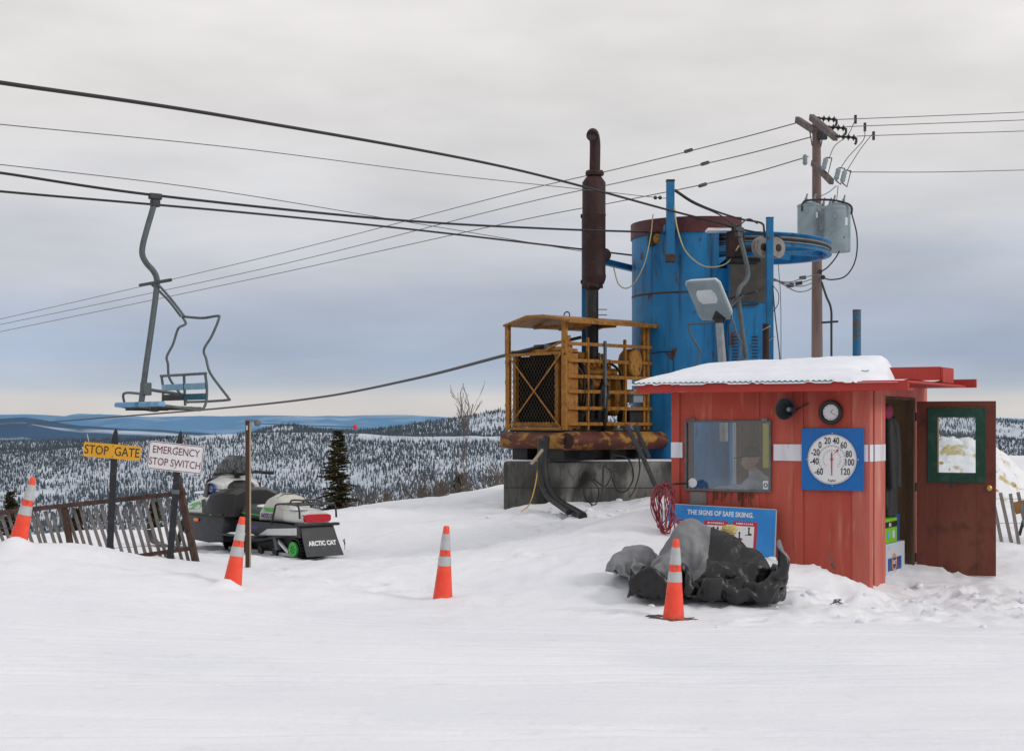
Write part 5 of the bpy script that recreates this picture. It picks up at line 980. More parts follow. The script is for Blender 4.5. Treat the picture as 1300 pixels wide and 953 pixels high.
-3,2,-23,11,-16,7,17,2,11,15,-4,15,15,1,15,19,5,-7,9,10,-18,7,-8,-14,10,-17,-12,-1,-2,-18,1,-4,-22,14,-9,-13,11,-4,10,6,-7,19,15,-5,4,14,-2,11,15,2,6,20,3,5,17,-5,13,16,12,8,0,16,10,6,19,13,22,-3,9,17,-9,4,24,10,2,25,3,3,20,-8,4,6,-17,-1,24,-2,-3,23,3,-4,18,9,-10,11,0,-15,16,-9,-12,11,15,-6,21,8,-6,24,2,-7,20,6,-9,20,-9,-3,18,-17,-3,15,-8,-10,11,-6,-8,8,-4,-15,22,1,-6,21,-4,7,14,2,5,8,-9,13,8,-1,-11,17,13,-10,15,11,-1,19,3,3,19,-1,9,17,9,2,0,17,-11,17,12,6,13,8,14,16,10,15,11,15,3,-9,12,15,-24,2,3,-8,12,13,
14,14,-7,8,-10,17,-2,3,17,18,-3,17,19,-4,16,23,1,-5,19,-1,-16,12,-6,-19,6,-4,-23,-12,4,-20,8,-10,-14,16,-7,-7,8,-10,7,17,-6,10,7,-19,-9,6,-16,6,21,1,9,23,4,7,19,8,8,6,23,6,-5,21,9,16,7,10,20,-9,9,14,-11,3,23,10,2,25,6,3,20,-8,4,1,-18,0,22,2,0,21,3,-7,21,-6,-6,9,17,-15,12,-3,-13,17,-7,-1,22,6,-9,20,9,-11,15,6,0,18,-13,2,19,-15,-9,16,-3,-15,17,8,-2,12,0,-9,23,-2,-6,21,0,4,4,0,20,16,-3,14,17,-7,-13,15,-7,6,8,22,0,9,4,2,20,-10,11,7,20,-5,7,14,-10,17,1,5,12,13,16,9,18,0,16,12,2,-4,11,-3,-12,16,5,7,12,16,
-6,14,15,16,-2,-6,3,3,20,19,-7,14,19,-16,6,17,14,6,20,-1,-8,11,-3,-21,13,-4,-21,0,-14,-15,1,5,-12,16,-15,-1,3,-13,-19,17,-5,3,1,-21,-8,13,-21,5,19,-9,7,23,6,6,12,21,7,-4,23,8,7,16,8,23,3,8,19,-10,9,9,-13,2,23,10,2,25,5,4,19,-4,3,-1,-17,0,20,6,1,14,-11,-3,22,-3,-8,16,13,-13,12,13,-13,11,-14,-2,17,6,-10,22,5,-7,21,2,3,13,-6,-3,20,4,0,17,-1,-8,15,4,3,19,2,-2,24,-3,4,9,7,-13,11,-4,14,23,-6,1,21,-1,12,-4,-16,13,11,12,8,8,10,2,20,2,-7,3,0,-24,11,18,-6,10,10,18,9,8,22,15,17,4,12,6,-20,10,5,-10,9,23,6,0,22,12,
-9,0,-22,23,5,3,17,-8,14,9,-16,13,20,0,2,15,16,5,23,2,2,20,-2,-4,16,-12,-11,5,-1,-22,-8,4,-19,7,-10,-15,8,-12,-12,13,-13,4,14,-18,6,1,-19,13,12,-7,-2,19,3,-12,8,15,1,7,17,9,13,-2,11,21,2,4,19,2,3,8,-13,3,24,4,4,17,4,10,16,9,-5,7,-20,-2,13,7,4,11,-6,-1,19,-4,-10,16,9,-9,14,2,-12,14,-3,-6,19,4,-3,23,5,-10,23,5,4,19,5,5,16,-1,-10,12,11,13,18,6,1,19,-3,-12,12,2,15,15,3,-12,21,0,6,18,-5,10,4,-13,13,7,-15,18,9,5,15,13,19,-2,6,3,-19,1,1,-23,11,15,-7,11,10,18,11,11,19,17,-4,-10,13,13,-6,10,17,-9,9,20,-4,-2,5,14,
1,-18,-11,23,1,10,20,2,7,8,-11,2,18,3,6,17,13,-1,18,1,3,17,10,-2,20,3,5,15,-2,-16,3,-7,-21,0,-6,-22,9,-11,2,8,-16,12,-1,-14,9,9,-16,12,19,-9,-6,-1,6,-18,10,10,-13,18,3,4,14,-8,2,23,-2,6,20,10,3,11,-7,5,18,3,-1,2,15,17,17,-3,-10,17,-14,-5,7,6,10,16,9,5,4,-14,-11,17,0,-14,21,3,-9,22,10,-5,20,12,5,20,4,-1,18,2,5,19,0,-8,19,3,8,14,7,-8,14,8,1,18,-2,4,15,2,1,21,0,2,13,3,12,8,-14,10,-3,-23,7,9,-9,17,17,14,1,8,18,4,11,2,-8,1,8,-19,13,7,-10,6,14,4,17,3,9,15,3,1,12,5,0,2,16,-2,11,18,-10,5,-4,12,
8,-24,-3,14,0,18,19,5,-4,18,2,-11,21,-3,7,7,20,-6,21,10,5,8,12,4,14,16,5,16,-6,-15,13,-2,-15,10,-7,-14,15,-11,8,-6,-15,16,-6,-16,16,15,-10,2,21,-5,-13,-14,1,-12,18,8,-11,13,0,-8,20,-8,-3,25,-3,0,16,10,15,14,-2,-1,11,3,-8,6,13,18,21,-8,-4,18,-9,-12,4,5,8,2,7,19,11,-8,-14,18,-5,-3,16,10,-15,22,10,0,23,9,6,22,5,6,23,0,1,20,-10,2,7,11,-10,19,8,-3,18,1,9,18,2,-10,19,8,-5,8,-8,16,9,3,13,-1,-22,7,-1,-22,12,15,4,12,17,12,-9,13,14,-4,10,7,8,19,0,-3,0,6,-16,9,11,3,14,6,5,5,1,-14,13,-4,-5,6,13,3,19,6,-10,-9,14,3,
-5,-21,-2,20,15,0,14,4,-2,21,-9,-6,24,6,-3,18,17,0,15,21,0,1,22,4,7,21,7,20,-4,-10,14,-6,-14,14,-6,10,14,-9,15,0,-14,17,-5,-14,14,19,-10,-2,12,1,-21,-15,2,-16,13,-1,-17,20,1,1,17,-7,2,17,2,-7,20,4,8,12,4,0,9,3,-9,15,11,10,18,-13,-6,24,-4,-4,10,5,8,-6,6,24,17,-10,-4,20,-13,-2,9,2,-4,15,6,1,25,0,1,20,6,7,17,7,6,22,5,-3,16,13,-13,10,14,-7,14,-2,1,16,4,-14,19,7,9,0,-16,14,8,0,14,-3,-24,5,6,-13,16,18,11,0,14,10,-10,18,15,0,21,10,2,10,-12,12,18,-1,-6,11,3,2,-3,20,-5,13,2,-11,2,-2,-23,11,4,-5,9,0,-5,13,8,-8,
-4,11,-12,14,15,-7,19,2,-4,20,-7,0,23,3,2,20,15,-3,10,19,-5,6,23,7,4,20,1,17,0,-4,18,2,10,15,-8,16,7,-13,16,8,-11,18,7,-9,12,18,-6,-12,6,1,-21,-6,4,-24,3,-2,-19,21,-6,5,18,-4,0,11,-6,8,13,-11,12,14,15,0,17,10,-11,19,12,-8,21,-9,4,19,-2,-2,22,0,3,4,-3,17,0,-19,15,9,-12,3,21,8,-2,10,20,-14,20,6,-3,12,-6,19,19,8,0,14,4,-19,16,6,-14,14,10,1,16,13,-7,17,10,-4,9,-6,14,-2,-16,15,7,-3,14,-1,-24,8,13,-2,11,18,10,-10,19,10,-2,18,10,7,21,7,8,19,-10,-2,20,-5,10,18,3,-1,1,15,-11,-9,12,-14,9,0,-16,-2,3,-24,15,6,-6,12,-12,-6,
-3,22,3,16,8,-10,17,5,-8,17,-4,14,21,-3,11,10,6,-15,4,20,-11,9,22,1,13,19,-3,17,13,10,14,-6,20,12,-16,15,12,-15,17,9,-5,20,18,7,-4,11,-6,-21,11,-4,-22,11,8,-16,-2,0,-19,23,-10,1,6,-10,9,-5,-15,17,20,1,7,17,11,-9,22,8,2,20,12,3,20,-1,-9,20,2,-11,22,-3,9,13,-16,14,5,-15,18,-7,-4,13,20,8,-1,16,15,-11,11,13,-12,11,-5,14,13,3,-15,13,1,-18,16,-3,-11,17,13,-7,15,19,-1,16,13,9,9,-9,17,-8,-17,12,6,-13,17,10,-12,7,17,-2,9,18,15,-4,23,0,6,21,-1,8,17,-9,-2,19,-8,2,21,1,3,13,15,4,-6,17,-9,-5,8,-19,0,9,-22,11,8,-15,20,-1,-10,22,1,-7,
1,25,-5,18,4,6,8,4,-8,21,-3,8,13,-16,-5,16,8,11,11,17,-9,-4,24,-6,5,24,-5,16,3,17,13,-13,17,12,-16,16,12,-13,19,15,15,8,17,4,-18,13,-2,-21,8,-8,-22,16,8,-15,19,8,-9,20,-12,6,-6,-13,15,-7,-15,20,25,4,1,16,7,-16,17,12,-6,22,10,10,18,1,-14,20,-5,4,11,-21,7,14,-13,19,17,6,7,-4,-3,21,17,3,6,19,15,-10,-5,-1,-18,17,13,0,14,0,-21,8,-15,-15,14,3,-16,16,21,0,16,16,5,17,-5,10,7,-1,20,1,-8,20,1,-13,5,23,-1,8,22,-2,12,18,-7,12,15,-11,2,20,-2,8,20,-14,-4,20,-14,-5,17,9,6,-2,25,-2,-5,16,-15,-6,18,-14,17,13,-11,22,0,-10,22,-5,-8,21,9,-8,
7,1,-17,4,18,14,15,8,4,14,-12,-11,19,-8,2,16,10,14,12,10,14,2,17,-2,-18,15,-9,13,6,15,11,-20,12,13,-18,14,13,5,14,17,13,-10,17,2,-17,18,7,-16,22,-2,-4,10,4,-15,22,-1,2,21,-2,3,-3,-10,13,-13,-16,17,23,2,-9,17,11,-5,16,10,-10,23,9,0,19,-7,8,16,-13,5,5,-24,2,17,-1,0,19,12,3,10,-3,18,4,7,20,12,13,-9,-6,-5,-20,13,-1,-17,11,1,-16,10,-14,-18,15,16,-5,16,18,2,17,1,9,16,-5,12,10,-12,16,-2,8,19,12,-10,18,20,-12,10,20,-14,3,18,-1,14,22,-7,7,16,-14,2,19,-13,0,22,-3,3,7,18,-5,-3,19,-11,3,24,-2,14,18,-6,20,9,-11,20,-8,-10,18,5,-8,21,0,-8,
-10,15,11,10,19,-5,11,8,-2,19,-9,1,16,-8,5,9,6,11,10,-6,19,0,9,11,-17,15,-8,9,13,14,15,-15,12,13,-13,11,19,5,1,15,16,-13,23,8,-7,25,2,-5,19,-6,-7,17,-9,-9,15,8,-4,17,1,8,13,-8,12,-8,-16,17,18,-9,-10,10,18,-8,15,7,-5,21,2,4,20,7,2,4,-24,5,12,-20,6,23,-8,0,9,19,-5,7,12,-1,2,7,22,6,12,-5,4,-2,-24,2,-12,-20,9,-13,-15,11,4,-15,16,19,-1,18,7,10,19,-3,12,15,-8,8,13,-7,5,0,-11,20,19,-10,10,18,-14,11,18,-13,9,25,-4,2,20,-6,6,15,-13,15,22,-6,9,23,2,6,6,21,-3,12,19,-3,6,21,-7,14,16,-2,19,6,-13,14,-7,-14,20,2,-10,1,-2,-14,
6,10,23,2,22,-13,12,13,-10,19,-8,-5,13,-10,7,13,-1,11,-4,-15,14,-6,3,10,-13,13,12,12,13,16,15,-2,13,16,-7,5,25,10,4,22,3,-8,23,-3,-8,25,0,-4,18,-7,-11,13,-10,-16,19,6,2,10,16,11,15,-7,13,12,-14,14,17,-14,-13,7,9,-9,-2,21,1,18,7,4,20,-3,5,7,-19,-2,20,-10,7,22,-14,5,6,18,-8,-10,0,-14,-3,13,7,4,15,-2,4,-8,-20,5,-12,-22,10,-4,-19,15,6,-1,15,19,6,19,-5,15,20,-1,12,16,-16,0,16,-18,-4,15,-12,9,16,-8,12,22,-8,0,15,-15,7,21,-10,7,22,-7,9,22,1,8,23,3,8,23,-6,7,16,16,10,10,22,0,12,19,-4,6,13,15,19,6,-12,12,-10,-19,6,-6,-21,-13,7,-17,
22,-1,4,1,24,-8,2,8,-5,11,4,-8,13,-4,-15,-3,0,21,-10,-20,8,-2,-16,10,8,4,22,12,11,21,3,11,22,20,0,11,24,-5,-9,26,-1,-5,26,0,-1,24,-1,-6,20,-8,-13,12,-12,-18,18,16,9,9,21,12,16,9,9,24,-7,-3,19,-18,-2,6,-4,-19,-7,9,4,2,14,21,9,-7,-14,17,-5,17,24,-8,7,6,-16,-11,19,6,6,-10,8,-20,-8,3,-16,-8,22,-1,3,-3,-20,9,-6,-23,14,-2,-8,21,12,2,7,0,20,21,-2,15,19,-15,7,21,-14,3,20,-16,1,16,-19,-4,17,-12,-10,23,-4,-5,24,-9,2,22,-9,9,23,-8,9,23,-1,10,22,9,5,22,11,7,22,0,11,17,16,7,-6,11,14,16,8,13,10,9,-15,-3,-6,-16,5,-11,-19,0,19,-2,
])
SHEET_GREY = (30, 27, [
-146,-113,13,7,-18,-2,8,-15,7,17,-5,-2,15,9,8,16,1,12,13,-8,12,13,2,14,13,10,12,1,14,-7,-10,-4,0,0,-12,-12,3,-6,-17,-10,-7,-16,10,-1,-2,17,-5,-2,14,5,13,18,3,5,14,7,-7,12,-6,8,6,9,3,8,-7,9,8,4,11,13,-8,11,19,-6,4,12,-2,-3,8,2,-18,9,8,-13,9,6,-13,2,-1,-15,
-14,-9,10,12,-12,-2,17,0,-1,13,-4,7,8,-6,10,13,2,10,12,-4,14,13,7,11,13,9,11,8,16,-4,-5,0,-15,-3,-9,-11,-7,-14,-10,6,0,-15,14,-3,-12,17,-1,-3,16,-2,7,12,7,10,15,1,7,7,-15,-10,15,-2,3,10,7,9,10,-1,10,12,6,12,14,-2,13,18,-2,-1,13,-9,-12,9,-4,-16,6,1,-18,6,11,-13,
-3,0,13,14,-9,-3,12,2,-1,16,5,8,-1,-11,6,13,-2,11,13,1,10,10,3,13,12,12,9,7,14,-7,0,-2,-18,-3,-4,-16,-6,-13,-11,15,-1,-12,18,-2,-6,14,1,3,16,0,-1,14,0,-3,13,6,5,9,-15,-8,14,-4,7,16,-4,8,12,-2,8,14,0,10,12,6,11,9,6,1,17,-1,-6,8,-11,-12,13,-3,-12,6,1,-16,
7,10,-7,9,-1,7,14,0,-8,-3,-1,15,2,-14,12,13,0,8,12,-3,11,12,10,7,8,12,9,6,2,-15,2,5,-12,-5,-6,-17,6,-2,-18,18,-2,-8,16,-1,0,18,-2,1,12,0,3,15,2,-1,11,1,-12,16,-9,4,15,-7,-3,16,-10,4,15,-5,9,17,-5,8,9,10,9,1,12,6,13,1,-7,17,-8,-2,11,0,-8,11,1,-16,
8,17,-6,-1,-2,11,15,0,2,7,-6,14,-6,-13,12,1,-10,11,12,9,6,13,5,6,8,12,-6,11,9,-3,1,-1,-16,-2,2,-16,14,-3,-10,15,-6,-5,16,-3,-2,16,4,2,14,-6,7,10,4,-8,17,-4,-4,18,-2,-3,17,-8,0,16,-9,-5,16,-9,0,16,-8,3,11,8,7,-1,15,8,12,5,13,17,-7,3,15,-2,-10,7,3,-16,
-15,13,0,8,-7,0,6,1,17,6,-11,13,2,-6,12,1,-7,13,9,0,14,12,12,-4,7,8,-14,12,10,-5,8,5,-3,6,1,-14,17,-8,-4,15,-7,-4,13,-9,0,16,-1,-1,15,8,2,13,-6,-2,16,-3,-3,16,-6,-2,16,-6,-7,17,-2,-7,14,1,-5,17,-7,-6,17,-2,2,5,10,10,10,8,11,10,5,13,15,-6,-1,14,-2,-13,
-11,-10,4,6,-10,-4,3,7,18,8,6,15,9,-4,16,-4,-12,12,8,4,13,11,10,-9,9,11,-11,16,1,3,11,13,-7,17,-3,-5,12,-14,-2,18,-2,-6,18,-7,-3,11,-15,2,17,6,-3,17,7,-1,15,-9,-1,15,-5,-2,12,-1,-8,17,-3,-3,16,1,-8,14,2,-11,15,1,-10,17,-3,6,8,13,5,10,6,16,12,-2,13,16,-4,-4,
-4,3,-10,-5,-11,11,5,0,18,4,6,17,12,4,12,1,1,9,4,2,15,13,5,-9,15,5,1,20,2,1,15,3,-3,17,0,-2,13,-11,-6,14,-9,-6,17,0,0,16,-5,0,16,0,-3,19,-2,-2,16,2,-2,14,-3,-5,16,-2,-5,16,1,-7,15,-1,-6,15,3,-10,11,3,-13,14,0,-10,18,-3,4,13,5,14,4,10,13,10,4,8,
-6,9,-2,-4,-3,15,7,-5,16,1,3,16,5,8,11,8,5,8,8,3,17,17,-2,0,14,-4,6,17,-6,4,17,6,-4,14,-4,-2,15,-7,-4,17,5,-8,15,-6,2,18,1,-2,18,0,-4,18,-4,1,16,1,-7,17,-1,-5,16,-4,-3,17,2,-8,15,1,-9,16,1,-7,13,3,-13,7,8,-16,17,-1,-7,17,1,9,7,7,15,-8,8,10,
10,10,1,-8,2,12,3,-4,16,11,1,14,-9,10,12,15,1,7,12,3,10,15,-1,12,15,-6,3,9,-2,13,18,-4,4,17,1,-7,15,-7,0,15,3,-6,18,-2,-2,17,-6,2,15,4,-4,19,1,-3,18,-4,-3,17,0,-7,17,0,-7,18,-3,-3,15,3,-12,13,6,-12,15,2,-14,10,6,-12,9,5,-15,16,0,2,9,5,15,0,6,17,
-4,18,-4,-6,-2,16,0,-1,16,15,-3,0,3,6,15,13,1,13,16,1,7,10,-1,10,12,-1,9,11,-2,9,13,0,7,15,-2,4,16,-4,0,16,-3,0,15,-1,-1,19,-3,2,17,2,-2,19,-2,-4,19,-1,-3,18,1,-8,17,-1,-8,17,1,-6,16,2,-10,16,2,-11,9,6,-17,10,5,-13,10,7,-13,14,3,-9,9,2,12,2,8,17,
-8,16,0,3,-4,13,3,-2,10,14,0,8,12,-8,2,10,6,15,14,-2,8,14,2,11,5,2,16,13,2,6,8,0,11,13,-1,8,16,-4,1,16,-4,5,19,-2,2,19,0,0,19,-1,-1,16,2,-6,18,1,-7,17,0,-10,19,0,-6,18,-4,1,18,1,-9,8,5,-16,12,3,-13,6,7,-17,12,8,-14,16,0,-8,12,6,-1,0,8,16,
1,18,-1,2,-9,14,7,-3,13,12,-2,-6,15,-3,9,15,-2,8,4,6,16,11,0,8,7,3,15,7,1,15,13,1,9,13,1,9,14,-6,9,20,0,1,19,-2,4,20,-2,2,20,0,-2,19,0,-3,18,0,-8,15,2,-11,17,1,-7,20,-4,0,12,0,-9,12,3,-14,8,3,-16,14,5,-12,9,11,-14,13,0,-9,6,5,-14,12,7,7,
-3,16,8,5,-7,14,3,-8,8,13,-4,3,15,2,-5,18,-1,5,6,2,15,7,2,15,7,2,14,8,1,13,12,3,13,13,-1,11,17,-1,9,20,-1,3,20,-1,3,20,-2,1,19,-1,-2,19,0,-5,18,0,-7,16,-2,-6,17,0,-1,18,-2,-4,11,1,-15,6,3,-16,12,2,-14,9,4,-13,14,5,-12,13,9,-11,9,3,-14,12,1,-9,
0,17,9,9,-8,14,2,-11,12,12,-9,5,13,5,-12,11,3,0,13,2,13,1,0,13,10,4,12,8,4,18,14,2,11,15,0,12,18,0,5,19,-1,7,20,-1,3,20,-1,1,19,-2,-2,19,-1,-6,18,-1,-2,13,-2,-8,20,-1,1,16,0,-4,1,-2,-19,8,1,-19,15,5,-12,12,4,-14,10,1,-16,8,-1,-15,15,8,-8,14,12,-3,
-1,17,11,8,-11,14,5,-12,15,14,-5,-6,13,3,-6,13,3,-9,3,3,13,2,0,18,16,4,5,11,4,13,10,3,16,16,0,8,17,2,11,19,-1,4,20,-1,3,20,-2,1,20,-1,0,20,-3,1,14,-2,-11,16,-2,-9,17,-2,-7,16,2,5,7,-3,-14,-1,0,-20,7,3,-17,13,5,-14,6,-3,-17,15,3,-10,10,6,-12,14,10,-1,
0,15,11,6,-11,15,13,-12,9,8,-9,-8,10,5,-10,12,4,-3,15,3,6,-4,4,18,8,3,10,14,1,5,14,5,12,17,1,10,16,2,10,20,0,4,20,-1,3,20,-2,1,19,-2,1,18,-4,0,18,-1,-1,14,-3,-11,15,-1,-8,15,0,-6,14,-4,-8,10,-6,-13,-3,9,-16,3,5,-16,6,1,-19,14,0,-9,9,4,-3,11,-1,-7,
1,9,17,15,-5,2,11,-11,0,-9,-11,-9,12,-1,-12,15,7,-4,10,8,12,0,3,19,12,5,11,20,0,1,15,2,7,13,3,9,17,3,10,19,-1,4,20,0,4,19,-1,1,20,-2,3,16,-8,-6,17,3,6,18,-2,-3,13,-2,-14,15,-3,-3,11,-1,-15,17,-6,0,7,2,-15,-4,10,-14,2,5,-19,8,1,-13,15,-8,5,14,-1,-12,
2,14,2,18,-5,0,4,-10,-11,-13,-11,-8,11,-3,-10,14,9,1,5,4,14,12,7,13,16,4,6,18,-5,-1,15,4,9,14,5,10,18,0,5,18,3,7,20,0,3,19,-2,2,20,-2,1,17,-6,-3,16,-6,1,15,8,7,19,-2,-2,16,-4,-8,13,-3,-9,14,-2,-9,14,-3,-4,2,5,-18,0,8,-17,2,3,-17,11,-7,-3,15,-10,7,
-1,4,-14,15,-1,-1,4,-6,-6,-14,-8,-10,9,-6,-10,14,10,8,14,4,10,18,-4,6,12,8,5,17,-3,3,14,6,8,15,4,8,17,4,7,19,1,5,19,-1,3,19,1,3,19,-4,0,17,-7,-1,16,-6,-2,16,8,8,17,-1,4,16,0,2,16,-5,-6,17,2,-7,15,-4,-6,9,-2,-17,4,3,-18,-1,5,-16,5,-6,-14,10,-10,-2,
0,8,11,9,0,-15,7,-4,-12,-7,-3,-12,7,-10,-10,15,5,5,15,-3,6,18,-1,7,16,4,7,15,8,7,14,-2,4,13,12,8,17,-3,6,17,6,3,19,2,4,18,-5,2,17,0,2,18,-5,0,17,-5,-2,15,3,8,15,4,8,14,-6,-1,14,1,-1,16,-7,-7,18,7,-5,12,0,-12,14,-1,-11,4,1,-17,1,-5,-11,7,-8,-15,
7,16,2,-3,-2,-16,4,-5,-15,9,-5,-13,4,-5,-12,18,-5,0,12,6,9,14,1,10,18,-2,2,16,-6,3,15,7,4,13,7,4,17,-1,5,16,6,5,15,-1,3,18,2,3,20,1,2,13,-11,-2,16,3,4,15,1,6,16,0,5,15,1,5,16,-1,-1,16,2,5,10,0,-14,14,2,-8,17,5,-8,0,-6,-16,4,-3,-14,7,-7,-12,
3,15,-4,-6,-2,-13,-1,-6,-15,3,-7,-17,17,-1,-1,15,-6,1,16,3,-2,16,3,8,15,-1,11,12,-6,-8,17,2,2,14,5,5,18,1,2,15,-1,2,15,-1,2,18,1,1,18,3,2,16,-4,1,17,-6,2,12,7,10,14,0,5,14,2,6,17,1,0,16,4,4,15,3,3,5,-1,-16,9,-2,-13,5,-1,-14,-2,-8,-13,4,-14,-7,
8,3,-15,-13,10,-2,-3,-5,-14,5,-6,-18,15,-6,4,14,-4,5,15,-2,9,18,5,0,13,1,-5,17,-3,-1,12,-2,-9,15,9,9,17,-4,-2,18,-2,3,17,0,5,15,-3,-8,18,1,3,17,-4,1,15,2,7,9,1,11,15,6,8,16,-2,1,13,5,5,14,4,8,17,7,-1,14,-2,-14,-8,-8,-12,4,-9,-14,-2,-9,-9,0,-17,-7,
8,12,0,-11,7,-11,-11,3,-11,9,-6,-12,13,-9,3,10,-5,5,14,0,11,17,2,8,15,3,-8,12,-2,-12,17,-1,-5,17,2,-3,16,3,8,17,-4,-2,17,2,3,17,-1,3,15,-5,-8,18,-1,0,8,4,16,15,0,8,17,-5,-3,11,2,8,13,5,5,13,6,3,16,9,2,9,-4,-10,1,-7,-14,-2,-13,-13,-8,-14,-4,-5,-16,-1,
-3,13,11,-7,6,-15,-8,5,-15,12,-5,-9,11,-11,-2,14,-10,-4,14,-7,4,10,6,9,6,13,-2,14,-5,-8,16,3,-4,18,3,3,20,0,5,17,-1,0,20,1,-2,16,-2,-2,15,-4,0,15,0,2,15,0,3,13,-5,3,13,-10,0,16,-5,6,9,11,5,11,9,6,8,10,0,14,0,-10,-4,-11,-10,-8,-11,-6,-8,-15,-1,-7,-17,-2,
-2,17,1,-13,-4,-3,10,5,-15,12,-10,-11,10,-4,-9,12,-9,1,10,-7,-14,10,3,2,-6,9,15,20,1,2,13,9,-6,20,5,-1,19,-1,-6,20,-1,-2,20,1,-2,19,-2,3,15,-6,0,16,-3,-3,17,3,4,16,-9,-1,10,-14,-4,14,-1,9,15,-4,7,3,15,-1,0,16,6,9,4,-3,1,-9,-17,-14,-14,0,-10,-17,-2,-6,-15,11,
])
def settled(data):
    nx, ny, e = data; D = np.array(e).reshape(ny, nx, 3); D[:, 0] = np.cumsum(D[:, 0], 0); return np.cumsum(D, 1) * .002, nx, ny
def fabric(name, data, mats, T, pick=None):
    P, nx, ny = settled(data); g = MB(); g.v = [tuple(T @ Vector(p)) for p in P.reshape(-1, 3)]
    for j in range(ny - 1):
        for i in range(nx - 1):
            g.f.append([j * nx + i, j * nx + i + 1, (j + 1) * nx + i + 1, (j + 1) * nx + i]); g.m.append(pick(i / nx, j / ny) if pick else 0)
    o = g.build(name, mats, heap, smooth=0)
    o.data.polygons.foreach_set('use_smooth', [True] * len(o.data.polygons))
    sd_ = o.modifiers.new('thick', 'SOLIDIFY'); sd_.thickness = .006
    sb_ = o.modifiers.new('sub', 'SUBSURF'); sb_.levels = sb_.render_levels = 2
    tx = bpy.data.textures.new('fold_noise', 'MUSGRAVE'); tx.musgrave_type = 'RIDGED_MULTIFRACTAL'; tx.noise_scale = .24; tx.octaves = 1.6; tx.lacunarity = 2.1; tx.nabla = .02
    dm = o.modifiers.new('folds', 'DISPLACE'); dm.texture = tx; dm.texture_coords = 'LOCAL'; dm.strength = -.013; dm.mid_level = .9
    t2 = bpy.data.textures.new('crease_noise', 'MUSGRAVE'); t2.musgrave_type = 'RIDGED_MULTIFRACTAL'; t2.noise_scale = .09; t2.octaves = 2; t2.nabla = .02
    d2 = o.modifiers.new('creases', 'DISPLACE'); d2.texture = t2; d2.texture_coords = 'LOCAL'; d2.strength = -.006; d2.mid_level = .9
    return o
def panels(u, v): return 1 if (u < .5 and v > .24) or u > .93 or (.5 < u < .72 and v > .88) else 0
fabric('cover_fabric', SHEET_BLACK, ['cover_black', 'cover_grey'], T3(*hp(897, 763, 14.9)) @ RY(2.0) @ RZ(-6) @ Matrix.Diagonal((.87, .90, 1.46, 1)), panels)
fabric('grey_bundle', SHEET_GREY, ['cover_grey', 'cover_black'], T3(*hp(806, 734, 15.3)) @ RY(10) @ RZ(170) @ Matrix.Diagonal((.76, .95, 1.18, 1)), lambda u, v: 1 if v < .16 else 0)
MB().tube([hp(984, 734, 14.7) + Vector((.02 * math.cos(k), -.03, .045 * math.sin(k))) for k in np.linspace(0, 6.0, 10)], .006, 6, True).build('strap_loop', 'black_plastic', heap)
rg = thing('yellow_rag', 'small crumpled yellow rag lying on top of the cover heap', 'rag', at(925, 673, 15.25))
cloth_lump('rag_cloth', 'yellow_rag', rg, (0, 0, 0), (.085, .06, .055), 0, 51, 7, .3, n=(40, 24))

# ================================================================== signs on old skis
def ski_post(name, px_top, py_top, px_bot, py_bot, Y, label, cat, build):
    base = at(px_bot, py_bot, Y); top = at(px_top, py_top, Y); d = top - base; L_ = d.length
    t = thing(name, label, cat, base); t.rotation_euler = (0, math.atan2(d.x, d.z), 0)
    wv = .037; pts = [(-wv, -.4), (wv, -.4), (wv * .93, L_ * .5), (wv, L_ - .22), (wv * .98, L_ - .12), (wv * .62, L_ - .035), (.004, L_), (-wv * .45, L_ - .04), (-wv * .95, L_ - .13), (-wv, L_ - .24), (-wv * .93, L_ * .5)]
    MB().prism(pts, 0, .012).build('ski_post', 'ski_black', t, .003)
    build(t, L_); return t
def sign_plate(t, x, z, w_, h_, rot, m, ink, lines, border, r=.02):
    T = T3(x, -.006, z) @ RY(rot)
    def rr(w1, h1, rad):
        pts = []
        for cxx, czz, a0 in ((w1 - rad, h1 - rad, 0), (-w1 + rad, h1 - rad, 90), (-w1 + rad, -h1 + rad, 180), (w1 - rad, -h1 + rad, 270)):
            for s_ in range(5): a = R(a0 + 22.5 * s_); pts.append((cxx + rad * math.cos(a), czz + rad * math.sin(a)))
        return list(reversed(pts))
    p = MB().prism(rr(w_ / 2, h_ / 2, r), -.003, .0, T).build('sign_plate', m, t)
    if border:
        o_ = rr(w_ / 2 - .006, h_ / 2 - .006, r * .9); i_ = rr(w_ / 2 - .006 - border, h_ / 2 - .006 - border, r * .7); n_ = len(o_)
        vs = [(a, -.0038, b) for a, b in o_] + [(a, -.0038, b) for a, b in i_]
        MB().add(vs, [(k, (k + 1) % n_, n_ + (k + 1) % n_, n_ + k) for k in range(n_)], T).build('sign_border', ink, p)
    for body, size, zz, sx_ in lines: text('sign_lettering', body, size, ink, p, T @ T3(0, -.0042, zz) @ YUP, sx_, .0)
    for zz in (h_ * .36, -h_ * .36): MB().lathe([(.0001, .003), (.007, .003), (.006, .006), (.0001, .007)], 10, T @ T3(.008, 0, zz) @ RX(90)).build('sign_bolt', 'grey_steel', p)
def b1_(t, L_):
    T_ = t.matrix_basis.inverted(); c = T_ @ at(142.5, 572.7, 16.5)
    sign_plate(t, c.x, c.z, .602, .152, 2.0, 'sign_yellow', 'ink_black', [('STOP  GATE', .133, -.002, .80)], .0)
    w_ = T_ @ at(113, 557, 16.5); MB().bar((w_.x, -.004, w_.z - .03), (w_.x - .02, -.004, w_.z + .05), .004, .022, up=(0, 1, 0)).build('wire_tie', 'reflective', t)
s1 = ski_post('sign_post', 146.5, 543, 139, 704, 16.5, 'yellow STOP GATE sign fixed on an upright black ski', 'sign', b1_)
